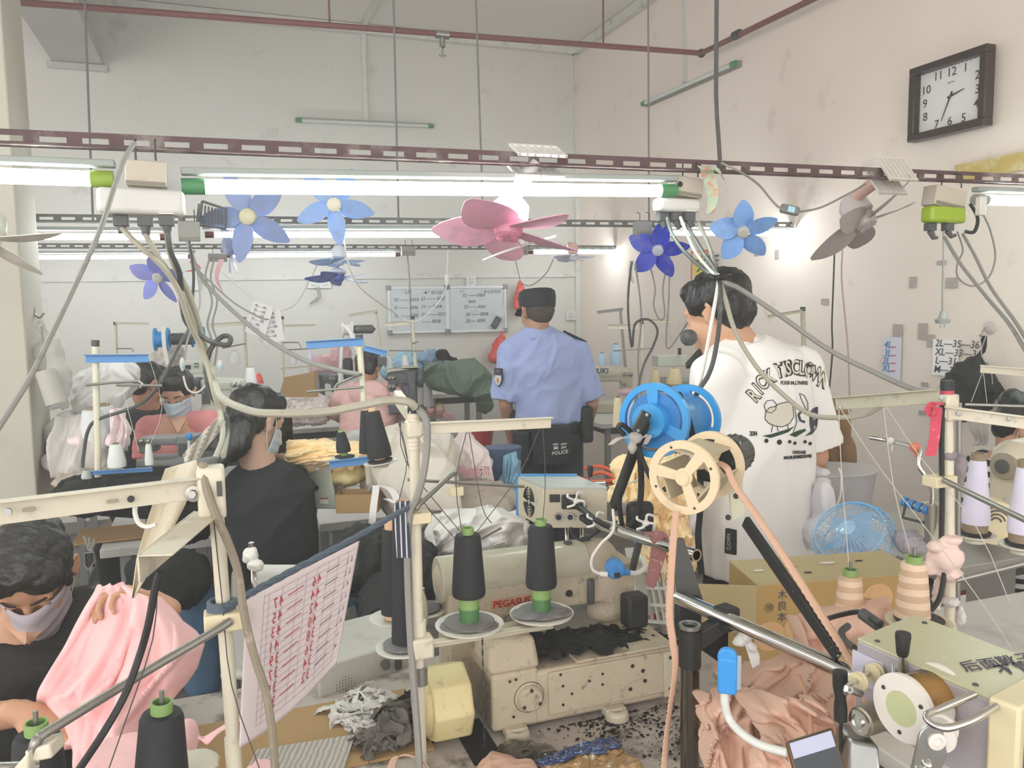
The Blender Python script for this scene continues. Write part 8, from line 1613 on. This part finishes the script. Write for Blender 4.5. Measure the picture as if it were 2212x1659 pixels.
# --- machines farther back
def machine(x0,y0,x1,y1,Yv,m,label,dials=2,wheel_=1,flip=1,dark=None):
 """arm machine filling the picture box"""
 P=W(x0,y1,Yv);Q=W(x1,y0,Yv);w=Q.x-P.x;h=Q.z-P.z;t=thing('sewing_machine',label,'sewing machine',((P.x+Q.x)/2,P.y,P.z));f=0 if flip>0 else 1
 def q(u,v,d=0):u=u if f==0 else 1-u;return V((P.x+w*u,P.y+d,P.z+h*v))
 mb=MB();mb.box(q(.5,.12,.08),(w*.98,.16,h*.24));mb.box(q(.16,.5,.08),(w*.28,.12,h*.9));mb.cap(q(.14,.82,.08),q(.86,.80,.08),h*.17,h*.15);mb.box(q(.86,.66,.08),(w*.22,.10,h*.5));mb.box(q(.5,.78,.08),(w*.8,.09,h*.24));blob(mb,.007,m,3,parent=t,name='machine_body')
 if wheel_:obj('handwheel',MB().lathe([(h*.10,0),(h*.2,.004),(h*.21,.01),(h*.21,.03),(h*.1,.034)],q(-.02,.78,.08),(-1 if f==0 else 1,0,0),24),dark or m,t)
 for i in range(dials):obj('tension_dial',MB().lathe([(.012,0),(.014,.004),(.008,.008),(.012,.012),(.006,.018),(.001,.018)],q(.80+.12*(i%2),.82-.2*(i//2),.02),(0,-1,0),16),mSteel,t)
 obj('needle_bar',MB().cyl(q(.86,.25,.08),q(.86,.5,.08),.006,8),mSteel,t);obj('front_plate',MB().box(q(.16,.55,.016),(w*.18,.004,h*.4)),dark or m,t,bev=.001);return t,q
mGrM=mat('machine_grey','8d8f90',.4,var=.08,vs=12);mDkM=mat('machine_dark','55575a',.5,var=.2,vs=30,dirt='b9b9b5',dscale=30,damt=.6);mGnM=mat('machine_green','bcc0b2',.35,var=.04)
machine(290,942,412,1012,3.2,mGrM,'grey sewing machine in front of the salmon top woman',2,1,-1,mDkM)
t=thing('overlock_machine','grey green machine head with tension dials right of the long haired woman','sewing machine',W(695,1100,2.900));mb=MB();pquad(mb,[(650,1100,2.920),(655,1005,2.920),(712,1005,2.880),(728,1100,2.880)],(.0,.12,0));pquad(mb,[(655,1005,2.920),(668,982,2.940),(700,982,2.920),(712,1005,2.880)],(.0,.12,0));obj('machine_body',mb,mGnM,t,bev=.006)
for x,y in((670,1012),(687,1011)):obj('tension_dial',MB().lathe([(.009,0),(.011,.005),(.006,.009),(.009,.013),(.005,.018),(.001,.018)],W(x,y,2.895),(0,-1,0),18),mPlW,t)
obj('dark_port',MB().lathe([(.010,0),(.010,.003),(.001,.003)],W(683,1054,2.900),(0,-1,0),18),mCbK,t);obj('spec_label',MB().box(W(700,1082,2.892),(.034,.002,.022),(1,-.3,.05)),mPaper,t);obj('label_red',MB().box(W(700,1077,2.890),(.034,.002,.004),(1,-.3,.05)),mat('letter_red2','b8443a',.6),t);obj('side_wheel',MB().cyl(W(720,1045,2.960),W(738,1043,2.980),.026,20),mPlW,t);obj('red_ring',MB().cyl(W(738,1043,2.980),W(744,1042,2.990),.021,20),MATS['letter_red2'],t)
machine(430,815,520,905,3.9,mGnM,'pale overlock machine with a column of dials behind the salmon top woman',4,1,1,mDkM);machine(838,798,898,895,5.0,mDkM,'dark machine mechanism right of the hoodie',4,1,-1);machine(680,805,722,880,5.4,mDkM,'small dark overlock machine left of the hoodie',2,1,1,mBlueSt)
t,q=machine(1262,790,1372,895,5.3,mCream,'cream machine with maker lettering between the officer and the blue spool',3,0,1,mDkM);text('JUKI',q(.2,.86,-.035),(1,0,0),(0,0,1),.035,mat('letter_blue','3f5578',.6),t,'maker_lettering',bold=.03)
machine(1425,815,1520,870,4.9,mGrM,'low grey machine behind the straw coloured cones',2,1,1,mDkM)
def ctrl(x0,y0,x1,y1,Yv,m,label,scr=1,vents=0):
 P=W((x0+x1)/2,(y0+y1)/2,Yv);w=(x1-x0)*m_(Yv);h=(y1-y0)*m_(Yv);t=thing('control_unit',label,'machine',P-V((0,0,h/2)));obj('unit_case',MB().box(P+V((0,.06,0)),(w,.12,h),(1,.15,0)),m,t,bev=.004)
 if scr:obj('display',MB().box(P+V((-.1*w,-.004,0)),(w*.3,.006,h*.3),(1,.15,0)),mCbK,t)
 mb=MB()
 for i in range(6 if vents else 4):
  u=(-.3+.14*(i%2))if vents else(.28+.12*(i%2));mb.box(P+V((u*w,-.003,h*(.25-.22*(i//2)))),(w*.1,.004,h*(.05 if vents else .09)),(1,.15,0))
 obj('buttons' if not vents else 'vent_slots',mb,mCbD,t);return t
ctrl(388,778,432,808,4.2,mGnM,'pale control unit with a small display above the salmon top woman');ctrl(1417,768,1482,792,4.9,mGnM,'sage control unit with vents and a lever near the corner',0,1)
solo('lever',MB().cyl(W(1468,766,4.9),W(1468,752,4.9),.010,10),mCbK,'black lever on the sage control unit','lever');ctrl(812,772,830,790,5.0,mDkM,'small dark control unit behind the hoodie head',0)
solo('swing_arm',MB().box((W(1485,790,4.8)+W(1515,757,4.5))/2,((W(1485,790,4.8)-W(1515,757,4.5)).length,.02,.035),W(1485,790,4.8)-W(1515,757,4.5)),mCbK,'black and tan arm slanting up beside the cheek of the man in white','arm')
# reels farther back
def reel2(x,y,w,h,Yv,m,label,mot=1,band=None):
 k=m_(Yv);c=W(x,y,Yv);t=thing('elastic_spool',label,'spool',c);ax=V((1,.25,0)).normalized();a=c-ax*w*k*.5;b=c+ax*w*k*.5;wheel(a,-ax,h*k*.5,m,t,.010);wheel(b,ax,h*k*.5,m,t,.010);obj('drum',MB().cyl(a,b,h*k*.34,28),m,t)
 if mot:obj('motor',MB().lathe([(h*k*.2,0),(h*k*.26,.01),(h*k*.26,.11),(.001,.13)],b+ax*.01,ax,20),mCbD,t)
 if band:o=obj('elastic_band',MB().ribbon(Ws(band,Yv-.08),.022,(1,0,0),.002,4),mCbW);tag(o,'white elastic band running off the '+label.split(' with')[0],'elastic')
reel2(350,733,26,50,4.6,mSpB,'far blue spool with motor above the black tee person',1,[(352,705),(355,750),(362,788)]);reel2(428,728,22,44,4.8,mSpB,'far blue spool hidden in the cable bundle',0);reel2(750,712,20,36,4.8,mPlW,'far cream reel with motor and white elastic',1,[(738,700),(755,715),(775,765),(782,820)])
solo('elastic_band',MB().ribbon(Ws([(739,725,4.9),(736,780,4.9),(733,830,4.9)]),.018,(1,0,0),.002,4),mCbW,'white elastic band hanging straight left of the hoodie','elastic');solo('speaker',MB().box(W(752,797,4.75),(.055,.05,.13)),mCbK,'black rounded block hanging left of the hoodie head','box',bev=.015)
# --- sacks, bags, piles
mSack=mat('sack_beige0','d6ccc1',.8,var=.05,vs=6);mSackW=mat('sack_white','e2dfdc',.75,var=.05,vs=7,bump=.3,bs=160);mSackP=mat('sack_pink','e4d4d2',.6,var=.05)
for a in(('yellow_fabric','tied yellow fabric bundle with loose folds behind the green cored cones',[(622,950),(620,975),(625,1005)],[(790,955),(805,985),(790,1005)],2.84,2.80,mat('cloth_yellow','f0cf98',.85),3,.6,4.5,1.0),('yellow_fabric','frilled yellow fabric hanging below the blue spool',[(1345,1000),(1340,1060),(1350,1130)],[(1470,990),(1500,1070),(1490,1150)],2.2,2.14,mat('cloth_yellow','f0cf98',.85),6,.7,7,.3),('yellow_fabric','lower frilled yellow fabric behind the machine head',[(1370,1110),(1385,1180),(1400,1250)],[(1490,1120),(1490,1190),(1470,1270)],2.12,2.06,mat('cloth_yellow','f0cf98',.85),8,.7,6,-.4),('sack','drooping folds of the grey white sacks beside the pillar',[(130,905),(128,960),(135,1035)],[(205,890),(240,960),(235,1040)],3.02,2.95,mat('sack_dim','cbc6c2',.8),15,1.3,1.6,.3),('printed_fabric','pink and white printed fabric hanging behind the white cones',[(238,885),(236,930),(240,975)],[(272,885),(290,930),(285,975)],2.9,2.85,mat('print_pinkwhite','efdcdd',.85,var=.12,vs=30),17,.8,3,.3),('blue_fabric','limp pale blue fabric hanging over the blue basket edge',[(1088,985),(1085,1040),(1078,1085)],[(1115,975),(1122,1040),(1122,1090)],3.32,3.28,mat('cloth_sky','8fb8d2',.85),19,.7,3,.3),('black_fabric','limp black fabric over the near left table edge',[(140,1040),(135,1075),(150,1108)],[(420,1025),(460,1090),(440,1130)],2.56,2.5,mBlackCloth,21,1.0,2.5,.4),('sack','front folds of the large beige sack',[(800,935),(795,1010),(850,1100)],[(930,945),(985,1010),(1000,1105)],2.86,2.74,mat('sack_beige','d6ccc1',.8),4,1.3,1.7,.5),('sack','front folds of the torn white woven sack',[(960,1100),(938,1150),(950,1205)],[(1085,1098),(1130,1130),(1132,1190)],2.48,2.42,mat('sack_white','e2dfdc',.75),5,1.1,2.2,.7),('sack','peaked front of the printed white sack',[(998,932),(960,985),(945,1050)],[(1006,932),(1055,975),(1070,1050)],3.17,3.1,mat('sack_pink','e4d4d2',.6),7,.7,1.5,.5),('sack','draped folds of the translucent sack at the left',[(185,800),(162,850),(165,900)],[(265,782),(290,820),(240,905)],3.38,3.3,mat('sack_film','e2dedd',.5),9,1.2,1.8,.6),('blush_fabric','crumpled blush pieces in front of the hoodie table heap',[(602,865),(600,885),(605,903)],[(705,862),(712,885),(705,900)],5.05,4.95,mat('cloth_blush','f3e9e6',.9),11,.9,9,.5),('green_sack','taut front of the green tarpaulin sack',[(918,785),(915,815),(960,850)],[(1025,775),(1062,810),(1062,868)],5.36,5.3,mat('sack_green','6d7d6d',.7),13,1.4,2.0,.5)):
 drape(*a[:2],*a[2:4],a[4],a[5],a[6],a[7],a[8],a[9],a[10],70,50)
for args in(('sack','large beige sack bulging behind the centre stand','sack',[(855,1010,3.1,75,90,.2),(900,1080,3.0,60,70,.18),(940,1000,3.1,50,70,.16)],mSack,.009,.03,3.2,3),('sack','white sack with a peaked corner left of the officer','sack',[(1000,1010,3.3,62,55,.16),(1005,965,3.3,24,36,.06),(960,985,3.3,50,40,.12)],mSackP,.008,.022,4,5),('sack','torn white woven sack behind the black thread cones','sack',[(1040,1160,2.7,90,52,.16),(960,1150,2.7,40,45,.12),(1052,1120,2.65,30,26,.08),(1105,1150,2.7,36,40,.12)],mSackW,.007,.026,5,8),('sack','brownish sack slumped under the printed white sack','sack',[(1040,1085,3.0,90,40,.16)],mat('sack_brown','ad9f93',.85),.009,.025,4,9),('sack','green tarpaulin sack lying on the low table','sack',[(965,815,5.6,52,34,.18),(1020,825,5.6,45,34,.16),(1045,858,5.6,20,34,.1)],mat('sack_green','6d7d6d',.7,var=.08),.011,.03,3,4),('fleece','pale blue fluffy fabric heap behind the white cones','fabric',[(885,790,5.7,40,34,.14),(850,800,5.7,30,24,.1)],mat('fleece_blue','a3c9dc',.95),.009,.02,14,6),('fabric_heap','blue and black clothing tossed on the green sack','clothing',[(930,772,5.6,24,16,.08)],mat('cloth_ltblue','8aa6c6',.85),.008,.02,8,2),('fabric_heap','black garment sliding off the green sack','clothing',[(955,765,5.5,16,12,.05),(975,780,5.5,16,9,.05)],mBlackCloth,.008,.015,9,3),('sack','big translucent white sack at the left behind the blue barred stand','sack',[(225,830,3.6,60,45,.18),(265,810,3.6,30,28,.12),(200,870,3.6,36,46,.14)],MATS['sack_film'],.009,.03,4,12),('sack','grey white sack stack beside the pillar','sack',[(160,930,3.3,50,46,.16),(170,985,3.2,60,34,.16)],mat('sack_dim','cbc6c2',.8),.01,.03,4,13),('sack','beige sack in the far left behind the black hair','sack',[(350,790,4.9,34,30,.12),(370,765,4.9,24,24,.1)],mSack,.01,.02,5,15),('fabric_heap','pink and white printed fabric spilling beside the pillar','fabric',[(175,950,3.0,26,14,.06),(255,950,3.0,22,20,.06)],mat('print_pinkwhite','e3cdd0',.85,var=.1,vs=30),.006,.02,14,16),('fabric_heap','beige fabric heap under the far left sacks','fabric',[(200,1035,2.95,75,26,.14)],mat('cloth_beige','b5aaa0',.9),.008,.02,7,17),('fabric_heap','black fabric piled along the near left table','fabric',[(230,1065,2.75,110,40,.14),(330,1050,2.8,60,40,.12),(170,1070,2.7,50,26,.1),(400,1120,2.75,70,50,.14)],mBlackCloth,.008,.024,6,18),('fabric_heap','heap of white and blush fabric pieces on the table before the hoodie','fabric',[(640,880,5.3,44,24,.16),(690,880,5.3,30,26,.14),(650,905,5.2,60,12,.16)],mat('cloth_blush','d9cfcb',.9),.007,.03,12,19),('fabric_heap','tied bundle of yellow fabric behind the green cored cones','fabric',[(685,985,3.0,66,34,.14),(750,985,3.0,50,30,.14)],mat('cloth_yellow','f0cf98',.85),.006,.016,9,20),('fabric_heap','folded stack of dull yellow fabric under the blue tray bar','fabric',[(755,1025,2.95,40,22,.1)],mat('cloth_mustard','c9ba86',.85),.005,.010,6,21),('fabric_heap','pink fabric heap left of the hoodie','fabric',[(700,790,5.7,34,26,.12),(735,770,5.7,24,30,.1)],mat('cloth_rose','d9b3b6',.9),.009,.02,8,22),('fabric_heap','lilac sequin like fabric right of the hoodie','fabric',[(880,835,5.2,18,28,.05)],mat('cloth_lilac','b7a9c6',.9,var=.3,vs=70),.006,.012,20,23),('fabric_heap','dark fabric mass under the centre of the room','fabric',[(780,1210,2.35,80,70,.16),(840,1300,2.2,60,60,.14),(900,1240,2.3,50,60,.14)],mat('cloth_coal','2c2d2e',.9,var=.1),.008,.026,5,24),('fabric_heap','black cloth draped between the left pole and the dark jeans','fabric',[(385,1255,2.5,75,60,.12),(330,1235,2.5,50,40,.1)],mBlackCloth,.008,.022,5,25),('fabric_heap','pale blue fabric overflowing the blue bin','fabric',[(1105,1010,3.5,20,40,.08),(1100,1050,3.4,24,30,.08)],mat('cloth_sky','8fb8d2',.85),.006,.02,10,26),('fabric_heap','pink scrap on the cream machine table','fabric',[(1355,847,5.0,20,8,.05)],mat('cloth_rose','d9b3b6',.9),.006,.012,16,27),('plastic_bag','red bag behind the long haired woman','bag',[(558,830,4.3,10,24,.04)],mRedBag,.006,.01,9,2),('cloth_scrap','pink and grey cloth below the scissors','cloth',[(945,893,5.9,28,12,.05),(970,905,5.85,14,14,.04)],mat('cloth_rose','d9b3b6',.9),.006,.014,12,28)):
 heap(*args)
mb=MB();
for i,ch in enumerate('美美物流'):
 q=text(ch,W(985+i*17,1030-abs(i-1)*5+i*2,3.03),(1,0,.05),(0,0,1),.030,None,'mb',ex=.001,bold=.01);mb.add([V(p)for p in q.v],q.f)
solo('sack_lettering',mb,mat('print_rose','c98a94',.8),'faded red characters printed on the white sack','lettering')
# cartons, bin, buckets, small goods
def carton(q,d,m,label,nm='carton',cat='box'):
 mb=MB();pquad(mb,q,d);return solo(nm,mb,m,label,cat)
carton([(602,858,5.0),(614,815,5.0),(678,803,5.0),(680,858,5.0)],(.02,.02,0),mCard,'brown cardboard flap standing on the hoodie table')
t=thing('carton','small open brown carton on the table beside the grey green machine','box',W(775,1110,2.8));P0=W(727,1108,2.8);P1=W(815,1092,2.8);u=(P1-P0);u.z=0;Lc=u.length;u.normalize();v_=V((-u.y,u.x,0));hc=.065
for a,b,nm in((P0,P0+u*Lc,'carton_side'),(P0+v_*.09,P0+u*Lc+v_*.09,'carton_side'),(P0,P0+v_*.09,'carton_end'),(P0+u*Lc,P0+u*Lc+v_*.09,'carton_end')):obj(nm,MB().box((a+b)/2+V((0,0,hc/2)),((b-a).length,.004,hc),b-a),mCard,t)
obj('carton_bottom',MB().box(P0+u*Lc/2+v_*.045,(Lc,.09,.004),u),mCard,t)
rag([(800,1060,2.6),(812,1050,2.55),(806,1100,2.5),(803,1140,2.5)],None,mat('tape_measure','dcd7d6',.6,dirt='c46a60',dscale=90,damt=.8,thr=.6),'white tape with red marks hanging from the small carton',.022,twist=.3);rag([(820,1048,2.6),(845,1058,2.55),(858,1085,2.5),(835,1078,2.5)],None,MATS['tape_measure'],'loop of white marked tape beside the tall black cone',.022,twist=.3)
t=thing('plastic_bin','slate blue plastic basket left of the officer','bin',W(1085,1060,3.5));mb=MB().loft([(W(1087,1055,3.5),.065,.05),(W(1085,965,3.5),.085,.07)],(1,0,0),20);obj('bin_body',mb,mat('bin_blue','53627f',.5),t);o=solo('bucket',MB().lathe([(.07,0),(.09,.13),(.098,.135),(.09,.14)],W(1035,965,4.6),(0,0,1),24),mat('bucket_red','a83b3d',.4),'dark red bucket behind the white printed sack','bucket')
solo('bucket',MB().lathe([(.05,0),(.06,.09),(.001,.09)],W(1025,855,5.4),(0,0,1),20),MATS['bucket_red'],'small red tin with orange dots below the green sack','tin')
t=thing('scissors','scissors with red and yellow handles right of the tall white cones','scissors',W(935,885,5.8))
for x,m in((930,mRedBag),(950,mat('handle_yellow','d9b04a',.4))):obj('finger_loop',MB().tube([W(x+9*math.cos(a),883+12*math.sin(a),5.8)for a in[i*.628 for i in range(10)]],.005,8,closed=True),m,t)
obj('blade',MB().tube([W(940,893,5.8),W(960,910,5.7)],[.006,.001],6),mSteel,t)
for n,(x,w,l)in enumerate(((560,44,'left hanging note sheet with faint writing'),(588,44,'right hanging note sheet with size rows'))):
 Pn=W(x,690+n*14,5.0+n*.02);t=thing('hanging_note',l,'note',Pn);u=V((1,0,-.35 if n==0 else .1)).normalized();vv=V((0,0,1))-u*u.z;h=.20;obj('sheet',MB().box(Pn,(w*m_(5),.002,h),u,V((0,1,0))),mPaper,t);mb=MB()
 for i,s in enumerate(('4L—46','3L—48','2L—50','XL—38','L—36','M—34')):q=text(s,Pn+u*-.05+vv.normalized()*(.07-i*.028)-V((0,.003,0)),u,vv,.018,None,'mb',ex=.0006);mb.add([V(p)for p in q.v],q.f)
 obj('handwriting',mb,mInk,t)
# keys, taped steel pipe, orange cables, small props
t=thing('key_bunch','bunch of keys with a car fob hanging from the table corner','keys',W(195,1210,2.8));obj('key_ring',MB().tube([W(195+7*math.cos(a),1182+9*math.sin(a),2.8)for a in[i*.628 for i in range(10)]],.002,6,closed=True),mSteel,t);obj('car_fob',MB().box(W(193,1208,2.78),(.030,.012,.056),(1,0,.1)),mCbK,t,bev=.005);obj('fob_frame',MB().tube(Ws([(183,1195),(203,1193),(203,1215),(193,1232),(183,1222),(183,1195)],2.77),.0025,6),mSteel,t)
for i in range(3):obj('key',MB().box(W(186+i*7,1172+i*3,2.77),(.007,.002,.05),(1,0,.3-i*.3)),mSteel,t)
t=thing('taped_pipe','chrome pipe with white tape knots before the white chair','pipe',W(540,1290,1.9));obj('pipe_run',MB().tube(Ws([(543,1172,1.9),(545,1210,1.9),(548,1235,1.88),(550,1260,1.86),(565,1290,1.84)]),.007,12,4),mChrome,t);mb=MB();mb.ell(W(543,1200,1.9),(.018,.016,.024));mb.ell(W(552,1222,1.87),(.022,.016,.014));blob(mb,.003,mCbW,1,wr=.005,ws=50,parent=t,name='white_tape')
rag([(538,1210,1.92),(530,1250,1.92),(532,1300,1.92)],None,mBlackCloth,'black strap hanging behind the taped chrome pipe',.035,twist=.3)
for pts,l in(([(1245,1030,3.0),(1280,1040,2.9),(1330,1035,2.9),(1300,1020,2.95),(1270,1030,3.0)],'orange cable loop behind the feeder box'),([(1262,1012,3.0),(1300,1008,3.0),(1340,1030,2.95),(1315,1045,2.9)],'orange and dark cable crossing behind the lever')):cable(pts,.007,mat('cable_orange','dc6238',.5),l)
t=thing('pole_stand_tape','blue topped white gooseneck lamp before the salmon top woman','lamp',W(408,975,3.0));t.name='gooseneck_lamp.001';obj('lamp_head',MB().ell(W(409,943,3.0),(.012,.010,.015)),MATS['lamp_blue'],t);obj('lamp_neck',MB().tube(Ws([(408,952,3.0),(407,975,3.0),(400,998,3.0)]),.0055,8,4),MATS['neck_white'],t)
for x0,y0,x1,y1,Yv,l in((1005,1215,1025,1180,1.80,'steel bracket plate rising behind the left black cone'),(1072,1175,1098,1210,1.82,'grey steel tab behind the cream machine')):solo('steel_tab',MB().box(W((x0+x1)/2,(y0+y1)/2,Yv),(.026,.004,.045),(1,0,.3)),mSteel,l,'bracket')
solo('steel_rule',MB().box(W(1062,1152,1.9),(.055,.002,.006),(1,0,.55)),mSteel,'thin steel strip slanting from the left black cone','strip')
# --- haze volume added to stand in for lens veil
hz=bpy.data.materials.new('veil_haze');hz.use_nodes=True;nt=hz.node_tree;nt.nodes.clear();vo=nt.nodes.new('ShaderNodeVolumeScatter');vo.inputs['Color'].default_value=(1,1,0.98,1);vo.inputs['Density'].default_value=0.022
hz.cycles.volume_sampling='DISTANCE'
out=nt.nodes.new('ShaderNodeOutputMaterial');nt.links.new(vo.outputs[0],out.inputs['Volume'])
mb=MB().box(RM(-4.1,-4.2,ZC/2),(8.0,8.2,ZC-0.04),AX);o=obj('haze',mb,hz);tag(o,'thin whitish haze filling the workshop air, added in place of lens veil','haze',kind='stuff')
